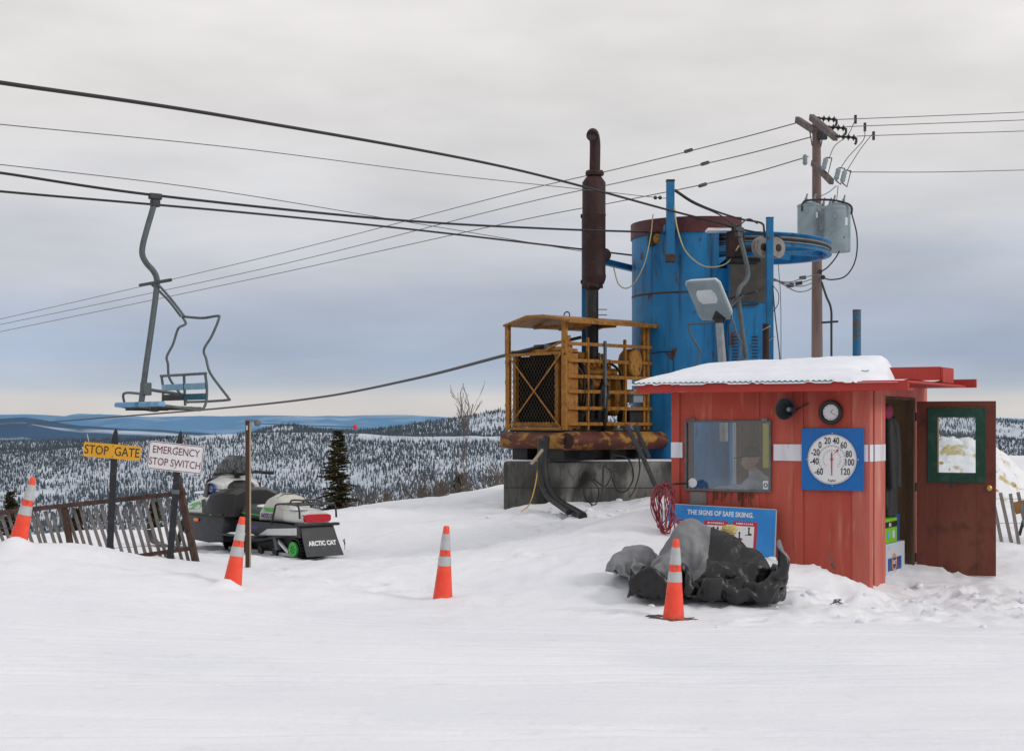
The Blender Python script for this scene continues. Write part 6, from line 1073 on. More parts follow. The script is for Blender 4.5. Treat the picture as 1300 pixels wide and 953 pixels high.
def b2_(t, L_):
    T_ = t.matrix_basis.inverted(); c = T_ @ at(223, 580.5, 17)
    sign_plate(t, c.x, c.z, .600, .305, 1.5, 'sign_white', 'sign_maroon', [('EMERGENCY', .112, .062, .80), ('STOP SWITCH', .112, -.066, .78)], .007, .03)
    p = T_ @ at(223, 625, 17); MB().box(-.04, .04, -.004, .016, p.z - .015, p.z + .03).build('tape_band', 'grey_steel', t)
s2 = ski_post('sign_post', 229, 546, 215.5, 712, 17, 'white EMERGENCY STOP SWITCH sign with maroon border on an upright black ski', 'sign', b2_)
# brown stake with trip arm
b = at(315.5, 722, 17); stk = thing('switch_stake', 'slim brown painted stake with a small grey fitting on its top', 'stake', b)
hh = at(315.5, 534, 17).z - b.z
MB().box(-.032, .010, -.02, .02, -.2, hh).build('stake_post', 'stake_brown', stk, .003)
MB().box(.011, .024, -.014, .02, -.15, hh - .02).build('stake_edge', 'stake_pale', stk, .002)
MB().box(-.024, -.004, -.0215, -.0195, hh - .10, hh - .05).build('stake_label', 'edge_grey', stk)
MB().box(-.034, .11, -.03, .03, hh - .004, hh + .012).build('top_plate', 'grey_steel', stk, .003)
MB().lathe([(.0001, -.06), (.03, -.055), (.036, -.02), (.03, 0), (.0001, .0)], 16, T3(.095, 0, hh)).build('limit_switch', 'grey_steel', stk, smooth=50)
MB().tube([(.11, 0, hh - .03), (.6, .0, hh - .05), (1.14, .0, hh - .065)], .0045, 6).build('trip_wand', 'black_wire', stk)
MB().sphere((1.15, 0, hh - .065), .026, 14).build('wand_ball', 'red_ball', stk, smooth=80)

# ================================================================== slat fences
fn = thing('slat_fence', 'leaning fence of grey wooden slats in a rusty steel frame behind the signs', 'fence', at(120, 695, 17.3))
fo = Vector(fn.location)
def fp(px, py, Y=17.3): return at(px, py, Y) - fo
MB().bar(fp(-90, 660), fp(229, 626), .045, .05).build('top_rail', 'rust_frame', fn, .004)
MB().bar(fp(158, 708, 17.2), fp(246, 695, 17.2), .045, .045).build('bottom_rail', 'rust_frame', fn, .004)
MB().bar(fp(225, 604, 17.25), fp(251, 725, 17.2), .06, .07).build('end_post', 'rust_frame', fn, .004)
MB().bar(fp(81, 641, 17.33), fp(93, 715, 17.3), .06, .055).build('fence_post', 'rust_frame', fn, .004)
MB().bar(fp(-60, 655, 17.33), fp(-52, 715, 17.3), .06, .055).build('fence_post', 'rust_frame', fn, .004)
MB().tube([fp(229, 622, 17.22), fp(235, 627, 17.15)], .02, 8).build('rail_bolt', 'rust_frame', fn)
for i in range(34):
    x = -80 + i * 9.1 + random.uniform(-1.2, 1.2); yt = 659 - (x + 90) * .105 + random.uniform(-3, 4) + 4
    ln = 26 + random.uniform(-2.5, 2.5); yb = 718 + random.uniform(-3, 3)
    MB().bar(fp(x, yt, 17.36), fp(x + ln * .85, yb, 17.33), .036, .012, up=(0, 1, 0)).build('slat', 'grey_wood', fn)
for py in (668, 700):
    MB().tube([fp(-90, py + 6, 17.345), fp(60, py, 17.345), fp(235, py - 10, 17.345)], .003, 5).build('lacing_wire', 'wire', fn)
# right hand snow fence
rf = thing('snow_fence', 'short run of leaning grey slat snow fence beyond the open brown door', 'fence', at(1280, 690, 19.8)); ro = Vector(rf.location)
def rp_(px, py, Y=19.8): return at(px, py, Y) - ro
for i in range(14):
    x = 1226 + i * 11.2 + random.uniform(-1, 1); ln = random.uniform(8, 13)
    MB().bar(rp_(x, 624 + random.uniform(-2, 3), 19.85), rp_(x + ln + 4, 700, 19.75), .042, .012, up=(0, 1, 0)).build('slat', 'grey_wood', rf)
for py in (633, 664): MB().tube([rp_(1215, py - 1), rp_(1290, py), rp_(1400, py + 2)], .003, 5).build('lacing_wire', 'wire', rf)
bd = thing('tilted_board', 'bright ochre board sticking up behind the snow fence at the right edge', 'board', at(1296, 645, 20.4))
MB().bar((-.08, 0, .0), (.45, .05, .12), .02, .16).build('plank', 'yellow', bd, .004); MB().bar((-.02, 0, -.35), (.1, .02, .06), .03, .03).build('prop', 'black_steel', bd)
# stained pile
ps = np.linspace(0, 1, 80); U_, V_ = np.meshgrid(np.linspace(-1, 1, 110), np.linspace(-1, 1, 80))
pc = at(1226, 620, 25.5); RR = np.sqrt(U_ ** 2 + V_ ** 2)
hgt = .92 * np.clip(1 - RR ** 1.3, -.1, 1) + (.14 * fbm(U_ * 3.2, V_ * 3.2, 81, 4) + .10 * np.abs(fbm(U_ * 8, V_ * 8, 83, 3))) * np.clip(1.15 - RR, 0, 1)
X = pc.x + 1.55 * U_ + .0; Y = pc.y + 1.3 * V_; Zp = ground(X, Y, False) - .05 + hgt * .98
tag(sheet('snow_pile', X, Y, Zp, 'stained_snow'), 'heap of snow with yellow brown stained lumps behind the snow fence', 'snow pile')

# ================================================================== drive tower (blue steel drum) and concrete base
DC = at(888, 560, 25.0); DRAD = 1.07
zt = at(0, 275, 24).z; zc = at(0, 294, 24).z            # cap top and bottom
zs = at(0, 341, 24).z                                    # slot bottom where the wheel comes out
tw = thing('drive_tower', 'big round rust streaked blue steel drum housing the lift drive', 'drive tower', (DC.x, DC.y, .9))
def tz(z): return z - .9
b0 = math.atan2(-DC.y, -DC.x)                            # direction from drum to viewer
MB().lathe([(DRAD, tz(.7)), (DRAD, tz(3.72))], 72, caps=False, a0=0).build('drum_shell', 'blue_paint', tw)
MB().lathe([(DRAD, tz(3.74)), (DRAD, tz(zs)), (.2, tz(zs) + .002)], 72, caps=False).build('drum_shell', 'blue_paint', tw)
MB().lathe([(DRAD - .004, tz(3.715)), (DRAD + .005, tz(3.72)), (DRAD + .005, tz(3.745)), (DRAD - .004, tz(3.75))], 72, caps=False).build('seam_band', 'rust_frame', tw)
a1, a2 = b0 - R(190), b0 + R(16)
MB().lathe([(DRAD, tz(zs)), (DRAD, tz(zc))], 60, a0=a1, a1=a2).build('drum_shell', 'blue_paint', tw)
MB().lathe([(DRAD - .03, tz(zs)), (DRAD - .03, tz(zc))], 60, a0=a1, a1=a2).build('inner_wall', 'black_steel', tw)
a3 = b0 + R(36)
MB().lathe([(.001, tz(zt) + .0), (DRAD + .02, tz(zt)), (DRAD + .02, tz(zc) - .01), (.001, tz(zc))], 64, a0=a1, a1=a3).build('cap_ring', 'maroon', tw)
MB().lathe([(.001, tz(zt) + .06), (DRAD * .7, tz(zt) + .055), (DRAD * .98, tz(zt) + .012), (DRAD * .99, tz(zt) + .003), (.001, tz(zt) + .003)], 60, a0=a1, a1=a3).build('cap_snow', 'roof_snow', tw, smooth=60)
# flat housing on the right with grey sheet and louvres
hx0, hx1, hyF = at(926, 0, 23.75).x - DC.x, at(974, 0, 23.75).x - DC.x, 23.75 - DC.y
MB().box(hx0, hx1, hyF, hyF + 1.2, tz(.7), tz(at(0, 325, 23.75).z)).build('drive_housing', 'blue_paint', tw, .006)
MB().box(hx0 + .01, hx1 - .01, hyF - .018, hyF - .004, tz(at(0, 384, 23.75).z), tz(at(0, 326, 23.75).z)).build('rubber_sheet', 'panel_grey', tw, .004)
for px in (932, 957):
    for k in range(9):
        x0 = at(px, 0, 23.75).x - DC.x; z0 = tz(at(0, 428 + k * 4.2, 23.75).z)
        MB().box(x0 - .03, x0 + .06, hyF - .012, hyF - .003, z0, z0 + .016).build('louvre', 'black_steel', tw)
MB().bar((at(932, 0, 23.7).x - DC.x, hyF - .03, tz(at(0, 388, 23.7).z)), (at(963, 0, 23.7).x - DC.x, hyF - .03, tz(at(0, 386, 23.7).z)), .03, .025).build('door_bar', 'black_steel', tw)
# hatch outline on the drum, front left
def on_drum(px, z, off=.006):
    """point on the drum skin along a sight line column"""
    s_ = (px - CX) / F; A_ = 1 + s_ * s_; B_ = -2 * (s_ * DC.x + DC.y); C_ = DC.x ** 2 + DC.y ** 2 - (DRAD + off) ** 2
    y = (-B_ - math.sqrt(max(0, B_ * B_ - 4 * A_ * C_))) / (2 * A_); return Vector((s_ * y - DC.x, y - DC.y, tz(z)))
def zd(py, Y=24): return at(0, py, Y).z
MB().tube([on_drum(828, zd(447)), on_drum(840, zd(446)), on_drum(855, zd(446)), on_drum(855, zd(475)), on_drum(855, zd(510))], .008, 5).build('hatch_edge', 'black_steel', tw)
# sheave box in the drum wall, left of the post
p = on_drum(834, zd(301), -.05)
MB().box(p.x - .14, p.x + .14, p.y - .06, p.y + .15, p.z - .10, p.z + .10).build('rope_port', 'black_steel', tw, .01)
MB().lathe([(.0001, -.03), (.075, -.03), (.085, -.01), (.07, 0), (.085, .01), (.075, .03), (.0001, .03)], 24, T3(p.x + .02, p.y - .07, p.z + .0) @ RX(90)).build('port_sheave', 'engine_yellow', tw)
# left bracket arm with small guide sheave
p = on_drum(804, zd(331), -.02); q = at(762, 331, 24.6) - Vector((DC.x, DC.y, .9))
MB().bar(p + Vector((.05, .3, 0)), q, .10, .09).build('bracket_arm', 'blue_post', tw, .004)
MB().lathe([(.0001, -.03), (.10, -.03), (.11, -.012), (.085, 0), (.11, .012), (.10, .03), (.0001, .03)], 24, T3(q.x + .06, q.y - .02, q.z + .09) @ RX(75)).build('guide_sheave', 'muffler', tw)
MB().box(q.x - .02, q.x + .12, q.y - .06, q.y + .06, q.z + .0, q.z + .05).build('sheave_block', 'muffler', tw, .005)
# bullwheel
wc = at(953, 0, 25.2); wz = 4.52; WR = 1.25
bwl = thing('bullwheel', 'large flat blue rope wheel sticking out of the right side of the drum', 'bullwheel', (wc.x, wc.y, wz)); bwl.rotation_euler = (R(-1.0), R(1.2), 0)
MB().lathe([(WR - .05, .10), (WR + .02, .105), (WR + .03, .09), (WR - .03, .04), (WR - .035, .0), (WR - .03, -.04), (WR + .03, -.09), (WR + .02, -.105), (WR - .05, -.10), (WR - .07, -.06), (WR - .07, .06), (WR - .05, .10)], 72, caps=False).build('wheel_rim', 'blue_paint', bwl, smooth=40)
MB().lathe([(WR - .034, .042), (WR + .0, .046), (WR - .01, 0), (WR + .0, -.046), (WR - .034, -.042)], 72, caps=False).build('rim_liner', 'sheave_rubber', bwl, smooth=40)
MB().tube([((WR + .005) * math.cos(k) , (WR + .005) * math.sin(k), 0) for k in np.linspace(-2.3, 2.2, 40)], .02, 8).build('rope_wrap', 'cable', bwl)
for k in range(10):
    a = 2 * math.pi * k / 10 + .2; MB().bar((.15 * math.cos(a), .15 * math.sin(a), 0), ((WR - .06) * math.cos(a), (WR - .06) * math.sin(a), 0), .05, .12).build('spoke', 'blue_post', bwl, .004)
MB().lathe([(.0001, -.2), (.18, -.2), (.20, -.1), (.20, .12), (.12, .2), (.0001, .2)], 28).build('wheel_hub', 'blue_paint', bwl)
MB().lathe([(.0001, -.9), (.09, -.9), (.09, -.2), (.0001, -.2)], 20).build('hub_shaft', 'grey_steel', bwl)
# drive unit in front of the wheel: gearbox, shaft, two deflection sheaves
du = thing('drive_unit', 'dark greasy gearbox with shaft and two worn grey sheaves beside the blue post', 'gearbox', at(938, 314, 23.0)); d0 = Vector(du.location)
def dp(px, py, Y=23.0): return at(px, py, Y) - d0
MB().box(-.10, .34, .12, .5, -.20, -.13).build('mount_block', 'black_steel', du, .01)
g = MB(); g.box(-.14, .10, .05, .40, -.13, .22); g.build('gearbox', 'muffler', du, .02)
MB().lathe([(.0001, 0), (.10, 0), (.10, .12), (.06, .16), (.0001, .16)], 20, T3(-.05, .2, .2)).build('gearbox_cap', 'black_steel', du)
p = dp(957, 314); MB().tube([(-.05, .15, .0), (p.x, .1, p.z)], .05, 14).build('drive_shaft', 'black_steel', du)
MB().box(-.45, -.10, .05, .35, .25, .29).build('mount_plate', 'roof_snow', du, .01)
for px, py in ((966, 314), (985, 315)):
    p = dp(px, py, 22.85); s_ = MB()
    s_.lathe([(.05, -.05), (.145, -.05), (.152, -.02), (.13, 0), (.152, .02), (.145, .05), (.05, .05), (.05, -.05)], 32, T3(p.x, p.y, p.z) @ RZ(38) @ RX(90), caps=False)
    sh = s_.build('deflection_sheave', 'sheave_rubber', du)
    MB().lathe([(.0001, -.06), (.055, -.06), (.055, .06), (.0001, .06)], 20, T3(p.x, p.y, p.z) @ RZ(38) @ RX(90)).build('sheave_hub', 'muffler', sh)
p0 = dp(966, 314, 22.9); p1 = dp(985, 315, 22.9); MB().tube([p0 + Vector((-.25, .12, 0)), p1 + Vector((.02, .05, 0))], .03, 10).build('sheave_axle', 'black_steel', du)
# posts
def post(label, px0, px1, pyt, pyb, Y, m, open_top=False, z0=None, name='steel_post', cat='post'):
    t = thing(name, label, cat, at((px0 + px1) / 2, pyb, Y)); w_ = (px1 - px0) / F * Y; h_ = (pyb - pyt) / F * Y; b_ = 0 if z0 is None else z0 - t.location.z
    return t, w_, h_, b_
t, w_, h_, b_ = post('tall bright blue square post to the right of the drum', 973, 981.5, 277, 456, 22.6, 'blue_post', z0=.2)
MB().box(-w_ / 2, w_ / 2, -w_ / 2, w_ / 2, b_, h_).build('post_tube', 'blue_post', t, .006); MB().box(-w_ / 2 - .004, w_ / 2 + .004, -w_ / 2 - .004, w_ / 2 + .004, h_, h_ + .012).build('post_cap', 'blue_rusty', t)
MB().tube([(-w_ * .7, -w_ * .6, h_ * .1), (-w_ * .2, -w_ * .66, h_ * .13), (w_ * .6, -w_ * .6, h_ * .16)], .008, 6).build('tie_wire', 'galv', t)
t, w_, h_, b_ = post('blue square post bracketed to the front of the drum', 846, 856, 231, 330, 23.75, 'blue_post')
MB().box(-w_ / 2, w_ / 2, -w_ / 2, w_ / 2, 0, h_).build('post_tube', 'blue_post', t, .006); MB().box(-w_ / 2 - .01, w_ / 2 + .01, -w_ / 2 - .01, w_ / 2 + .05, -.03, .08).build('post_foot', 'rust_frame', t, .004)
MB().box(-w_ / 2 - .004, w_ / 2 + .004, -w_ / 2 - .004, w_ / 2 + .004, h_, h_ + .03).build('post_cap', 'black_steel', t)
MB().box(-w_ / 2 - .02, w_ / 2 + .02, w_ / 2, w_ / 2 + .35, h_ * .38, h_ * .46).build('post_bracket', 'blue_paint', t)
t, w_, h_, b_ = post('short flaking blue pipe standing behind the hut to the right', 1082.5, 1093, 393, 457, 21.5, 'blue_rusty', z0=.3)
MB().lathe([(w_ / 2, b_), (w_ / 2, h_), (w_ / 2 - .012, h_), (w_ / 2 - .012, h_ - .2), (.0001, h_ - .2)], 24, caps=False).build('pipe_shell', 'blue_rusty', t)
t, w_, h_, b_ = post('short rust brown pipe stub with a wire loop just left of the blue post', 968, 976.5, 411, 457, 21.6, 'muffler', z0=.3, cat='pipe stub')
MB().lathe([(.0001, b_), (w_ / 2, b_), (w_ / 2, h_), (.0001, h_)], 20).build('pipe_shell', 'muffler', t); MB().tube([(w_ * .6 * math.cos(k), -.03 + w_ * .6 * math.sin(k), h_ - .06 + .03 * math.cos(k)) for k in np.linspace(0, 6.0, 16)], .007, 6, True).build('wire_loop', 'galv', t)
# concrete plinth
CB = thing('concrete_base', 'stained grey concrete foundation block under the engine and drum', 'foundation', at(636, 646, 23.4), R(-4))
ctop = at(0, 586, 23.4).z - CB.location.z
MB().box(.04, 2.78, 0, 3.4, -.6, ctop).build('block', 'concrete', CB, .02)
MB().box(.06, 2.7, .12, 3.3, ctop, ctop + .025).build('snow_cover', 'roof_snow', CB, .012)
for z in (ctop * .45,): MB().box(.038, 2.782, -.004, .0, z, z + .008).build('form_line', 'black_steel', CB)
# ================================================================== engine skid
EC = at(716, 0, 23.0); ez0 = at(0, 546, 23).z
eg = thing('engine_set', 'ochre yellow caged diesel engine on a tubular skid with radiator grille and flat canopy', 'engine', (EC.x, EC.y, ez0), math.atan2(.69, .72)); eg.scale = (.743, 1.205, 1)
# own axes: x runs back along the long right hand face, y runs left along the radiator face, z up
EL, EW, EH = 2.49, .985, at(0, 405, 23).z - ez0
def ebox(name, m, x0, x1, y0, y1, z0, z1, bev=.004, par=None): return MB().box(x0, x1, y0, y1, z0, z1).build(name, m, par or eg, bev, 0)
gh = at(0, 446, 23).z - ez0                    # top of the radiator box
# radiator box
ebox('radiator_core', 'black_core', .10, .22, .10, EW - .06, .08, gh - .05)
for y in (0, EW): ebox('corner_angle', 'yellow', -.02, .05, y - .035, y + .035, 0, gh if y else EH)
ebox('radiator_post', 'yellow', .0, .10, .10, .16, .02, gh); ebox('radiator_post', 'yellow', .0, .09, EW - .14, EW - .09, .02, gh)
ebox('grille_rail', 'yellow', -.03, .06, .037, EW - .037, .0, .045); ebox('grille_rail', 'yellow', -.03, .06, .037, EW - .037, gh - .04, gh)
ebox('grille_rail', 'yellow', .0, .06, .16, EW - .14, .05, .12)
ebox('radiator_top', 'yellow', .06, .42, .02, EW - .02, gh, gh + .05); ebox('radiator_side', 'yellow', .06, .40, .0, .012, .03, gh - .02, 0)
ebox('radiator_side', 'yellow', .25, .32, EW - .04, EW, .0, gh); ebox('radiator_cap', 'grey_steel', .18, .32, .35, .65, gh + .05, gh + .13, .02)
MB().bar((-.035, .03, .03), (-.035, EW - .03, gh - .03), .022, .008, up=(1, 0, 0)).build('cross_brace', 'yellow', eg); MB().bar((-.045, EW - .03, .03), (-.045, .03, gh - .03), .022, .008, up=(1, 0, 0)).build('cross_brace', 'yellow', eg)
g = MB(); y0, y1, z0, z1 = .09, EW - .07, .05, gh - .04
step = .052; slope = 1.75
def clip(yA, zA, yB, zB):
    t0, t1 = 0.0, 1.0; dy, dz = yB - yA, zB - zA
    for p_, q_ in ((-dy, yA - y0), (dy, y1 - yA), (-dz, zA - z0), (dz, z1 - zA)):
        if abs(p_) < 1e-9:
            if q_ < 0: return None
            continue
        r_ = q_ / p_
        if p_ < 0: t0 = max(t0, r_)
        else: t1 = min(t1, r_)
    return None if t0 >= t1 else ((yA + dy * t0, zA + dz * t0), (yA + dy * t1, zA + dz * t1))
k = -40
for sgn in (1, -1):
    for k in range(-40, 60):
        c_ = y0 + k * step; H_ = z1 - z0
        r_ = clip(c_, z0, c_ + sgn * H_ / slope, z1)
        if r_: g.bar((-.012, r_[0][0], r_[0][1]), (-.012, r_[1][0], r_[1][1]), .0034, .003, up=(1, 0, 0))
g.build('mesh_screen', 'mesh_dark', eg, smooth=0)
# left hand side screen seen edge on
for z in (.35, .7, 1.0): ebox('side_lug', 'yellow', .02, .09, EW + .036, EW + .07, z, z + .05)
# canopy on posts
for x, y in ((EL - .04, 0), (EL - .04, EW), (.0, EW)): ebox('canopy_post', 'yellow', x - .035, x + .035, y - .035, y + .035, 0 if x > 1 else gh, EH - .01)
ebox('canopy_post', 'yellow', EL - .17, EL - .11, -.02, .03, 0, EH - .01)
prof = [(-.12, EH - .01), (EW * .32, EH + .085), (EW * .62, EH + .09), (EW + .04, EH - .03), (EW + .04, EH - .06), (EW * .62, EH + .055), (EW * .32, EH + .05), (-.12, EH - .045)]
# canopy roof extruded along x
vs = [(-.08, y, z) for y, z in prof] + [(EL + .1, y, z - .0) for y, z in prof]; n_ = len(prof)
MB().add(vs, [tuple(range(n_)), tuple(reversed(range(n_, 2 * n_)))] + [(i, (i + 1) % n_, n_ + (i + 1) % n_, n_ + i) for i in range(n_)]).build('canopy_roof', 'yellow', eg, .004, 0)
ebox('canopy_edge', 'yellow', -.07, EL + .09, -.135, -.121, EH - .06, EH + .0); 
for x in (.75, 1.5): MB().bar((x, .0, EH - .05), (x, EW, EH - .05), .05, .05).build('canopy_rib', 'yellow', eg)
MB().tube([(.9, EW * .5 + .05 * math.cos(k), EH + .12 + .05 * math.sin(k)) for k in np.linspace(-.5, 3.7, 12)], .01, 6).build('lifting_eye', 'black_steel', eg)
# side rails (right hand long face) and uprights
rails = [at(0, py, 23.3).z - ez0 for py in (437, 458, 478, 497, 518, 538)]
for i, z in enumerate(rails):
    x0_ = .05
    MB().bar((x0_, -.03, z), (EL + .06, -.03, z - .0), .03, .05).build('side_rail', 'yellow', eg, .003)
for x, zt_ in ((.62, rails[0] + .10), (1.72, rails[0] + .10)): ebox('rail_post', 'yellow', x - .02, x + .02, -.052, -.012, 0, zt_)
ebox('rail_post', 'grey_steel', 1.05, 1.10, -.08, -.046, rails[4], rails[0] + .06)
ebox('angle_plate', 'yellow', .06, .16, -.02, .02, 0, rails[0] + .12); ebox('angle_plate', 'yellow', .17, .23, -.01, .03, 0, rails[0])
MB().bar((.05, .05, gh + .05), (.05, .30, gh + .06), .05, .05).build('top_strut', 'yellow', eg); MB().bar((.04, .0, gh + .18), (.0, .32, gh + .03), .03, .03).build('top_strut', 'yellow', eg)
# engine block and its parts
eb = ebox('engine_block', 'engine_yellow', .78, 1.75, .30, .72, .25, .86, .03)
for i in range(6): MB().box(.82 + .155 * i, .93 + .155 * i, .285, .73, .86, .98).build('cylinder_head', 'engine_yellow', eg, .015)
ebox('rocker_cover', 'engine_yellow', .84, 1.66, .42, .62, .98, 1.08, .02)
MB().tube([(.84, .24, .80), (1.68, .24, .80)], .055, 14).build('intake_manifold', 'engine_yellow', eg)
for i in range(5): MB().tube([(.9 + .18 * i, .24, .8), (.9 + .18 * i, .32, .88)], .035, 10).build('manifold_branch', 'engine_yellow', eg)
ebox('oil_pan', 'black_steel', .82, 1.7, .33, .69, .08, .25, .02); ebox('side_cover', 'engine_yellow', 1.0, 1.45, .27, .30, .36, .66, .01)
MB().lathe([(.0001, 0), (.07, 0), (.075, .02), (.075, .2), (.05, .23), (.0001, .23)], 20, T3(1.25, .21, .38)).build('oil_filter', 'engine_yellow', eg)
MB().lathe([(.0001, 0), (.05, 0), (.05, .22), (.03, .25), (.0001, .25)], 18, T3(.86, .2, .45)).build('fuel_filter', 'black_steel', eg)
MB().lathe([(.0001, -.08), (.16, -.08), (.19, -.05), (.2, .0), (.2, .10), (.18, .12), (.0001, .13)], 32, T3(1.98, .17, .93) @ RX(90)).build('air_cleaner', 'engine_yellow', eg, smooth=40)
ebox('generator', 'engine_yellow', 1.76, 2.15, .25, .75, .2, .78, .05); ebox('control_box', 'can_grey', 1.95, 2.30, -.01, .14, .42, .62, .008); ebox('tool_box', 'black_steel', 1.85, 2.3, .0, .22, .12, .30, .01)
for i in range(6):
    a = math.pi * i / 3; MB().bar((.36, .51 + .05 * math.cos(a), .58 + .05 * math.sin(a)), (.37, .51 + .36 * math.cos(a), .58 + .36 * math.sin(a)), .10, .012, up=(1, .4, 0)).build('fan_blade', 'black_steel', eg)
MB().tube([(.35, .51, .58), (.8, .51, .58)], .05, 12).build('fan_shaft', 'black_steel', eg)
for pts, r_ in (([(.25, .3, 1.02), (.5, .22, 1.0), (.62, .15, .75), (.68, .12, .35), (.75, .2, .12)], .04), ([(.95, .12, .15), (.92, .08, .45), (1.0, .06, .62), (1.12, .10, .72)], .045), ([(1.1, .05, .6), (1.02, .04, .4), (1.0, .05, .1), (1.05, .1, .0)], .035), ([(.4, .2, .35), (.55, .12, .3), (.7, .18, .5), (.9, .26, .55)], .025), ([(1.4, .2, .95), (1.6, .12, .8), (1.7, .1, .45), (1.75, .12, .2)], .018), ([(.3, .12, .9), (.42, .06, .7), (.45, .08, .4), (.5, .2, .2)], .02)):
    MB().tube(spline(pts, 6), r_, 10).build('engine_hose', 'black_rubber', eg, smooth=60)
MB().box(.5, .62, .1, .9, .0, .1).build('cross_member', 'yellow', eg, .004); MB().box(1.5, 1.62, .05, .95, .0, .1).build('cross_member', 'yellow', eg, .004)
ebox('deck_plate', 'black_steel', .02, EL, .03, EW - .03, -.03, .0)
for o in list(eg.children):          # the engine stands tall in its cage
    if o.name.split('.')[0] in ('engine_block', 'cylinder_head', 'rocker_cover', 'intake_manifold', 'manifold_branch', 'oil_pan', 'side_cover', 'oil_filter', 'fuel_filter', 'air_cleaner', 'generator', 'engine_hose', 'control_box', 'tool_box'):
        o.scale = (1.0, 1.15, 1.10) if o.name.split('.')[0] not in ('control_box', 'tool_box') else (1, 1, 1); o.location = (.08, -.10 if o.scale[2] > 1 else 0, 0)
for x in (.55, .9, 1.35, 1.9):
    MB().tube(spline([(x, .12, .02), (x + .03, .08, .4), (x - .05, .10, .8), (x + .1, .2, 1.15)], 5), .022, 8).build('engine_pipe', 'black_steel' if x < 1 else 'engine_yellow', eg, smooth=60)
MB().box(.48, .60, .12, .9, .1, 1.2).build('fan_shroud', 'black_steel', eg, .01)
# skid tubes
sz = -.155
MB().tube([(-.06, -.10, sz), (-.06, EW + .03, sz)], .12, 24).build('skid_tube', 'skid', eg)
MB().tube([(-.14, -.14, sz), (.8, -.14, sz), (EL + .24, -.14, sz)], .135, 24).build('skid_tube', 'skid', eg)
MB().tube([(.0, EW - .05, sz), (EL + .05, EW - .05, sz)], .12, 24).build('skid_tube', 'skid', eg)
for x in (-.142, EL + .242): MB().lathe([(.0001, 0), (.115, 0), (.115, .004), (.0001, .004)], 24, T3(x - (.002 if x < 0 else 0), -.14, sz) @ RY(90)).build('tube_mouth', 'muffler' if x < 0 else 'engine_yellow', eg)
MB().lathe([(.115, -.01), (.138, -.01), (.138, .012), (.115, .012), (.115, -.01)], 24, T3(-.145, -.14, sz) @ RY(90), caps=False).build('tube_lip', 'skid', eg)
# legs and a dark filler slab between skid and concrete
lz = at(0, 587, 23.2).z - ez0
for x0_, x1_, y_ in ((.1, .55, .1), (.1, .5, .75), (1.25, 1.42, .0), (1.9, 2.2, .1), (1.8, 2.1, .75)): ebox('support_block', 'black_steel', x0_, x1_, y_ - .05, y_ + .22, lz + .02, sz - .09)
ebox('skid_gap_fill', 'black_steel', .08, EL - .1, .05, .5, lz + .05, sz - .10)  # black slab added so the gap under the skid reads dark
# exhaust stack
ex = at(755, 0, 24.0)
xs_ = thing('exhaust_stack', 'tall rust brown exhaust stack with fat muffler and bent top rising from the engine', 'exhaust', (ex.x, ex.y, at(0, 470, 24).z))
def xz(py): return at(0, py, 24).z - xs_.location.z
lx = -.035
MB().tube([(lx, 0, xz(480)), (lx, 0, xz(358))], .092, 20).build('lower_pipe', 'black_steel', xs_)
MB().lathe([(.10, xz(368)), (.15, xz(364)), (.155, xz(357)), (.1, xz(355))], 24, T3(lx + .0, 0, 0), caps=False).build('lower_flange', 'muffler', xs_)
MB().lathe([(.10, xz(362)), (.155, xz(360)), (.18, xz(354)), (.185, xz(350)), (.178, xz(347)), (.178, xz(275)), (.183, xz(274)), (.183, xz(272)), (.178, xz(271)), (.178, xz(232)), (.12, xz(225)), (.08, xz(223))], 32, T3(-.012, 0, 0)).build('muffler_body', 'muffler', xs_, smooth=40)
MB().lathe([(.08, xz(224)), (.135, xz(223)), (.145, xz(220)), (.13, xz(217)), (.08, xz(217))], 24, caps=False).build('upper_flange', 'muffler', xs_)
MB().tube(spline([(.0, 0, xz(219)), (0.005, 0, xz(195)), (.005, 0, xz(182)), (-.012, -.05, xz(174)), (-.035, -.14, xz(172)), (-.05, -.22, xz(176))], 6), [.082] * 25 + [.086, .088, .09, .09, .09, .09], 20).build('outlet_bend', 'muffler', xs_, smooth=60)
MB().lathe([(.0001, 0), (.07, 0), (.07, .003), (.0001, .003)], 20, T3(-.055, -.232, xz(176.4)) @ RX(76)).build('outlet_mouth', 'black_steel', xs_)
for py in (344, 350): pass
for i, py in enumerate((393, 400)): MB().bar((lx + .05, -.03, xz(py)), (lx + .22, -.03, xz(py)), .015, .012).build('step_bolt', 'black_steel', xs_)
for a in np.linspace(0, 5.2, 6): MB().box(-.02, .02, -.02, .02, xz(366), xz(359)).build('flange_bolt', 'black_steel', xs_).location = (lx + .14 * math.cos(a), .14 * math.sin(a), 0)
t, w_, h_, b_ = post('slender blue upright strapped behind the exhaust stack', 738.5, 745, 222 + 52, 470, 24.3, 'blue_post')
MB().box(-w_ / 2, w_ / 2, -w_ / 2, w_ / 2, -.3, h_).build('post_tube', 'blue_post', t, .004)
for z in (h_ * .995, h_ * .57): MB().box(-w_ / 2 - .02, w_ / 2 + .16, -.06, -.045, z - .03, z + .03).build('post_strap', 'muffler', t)
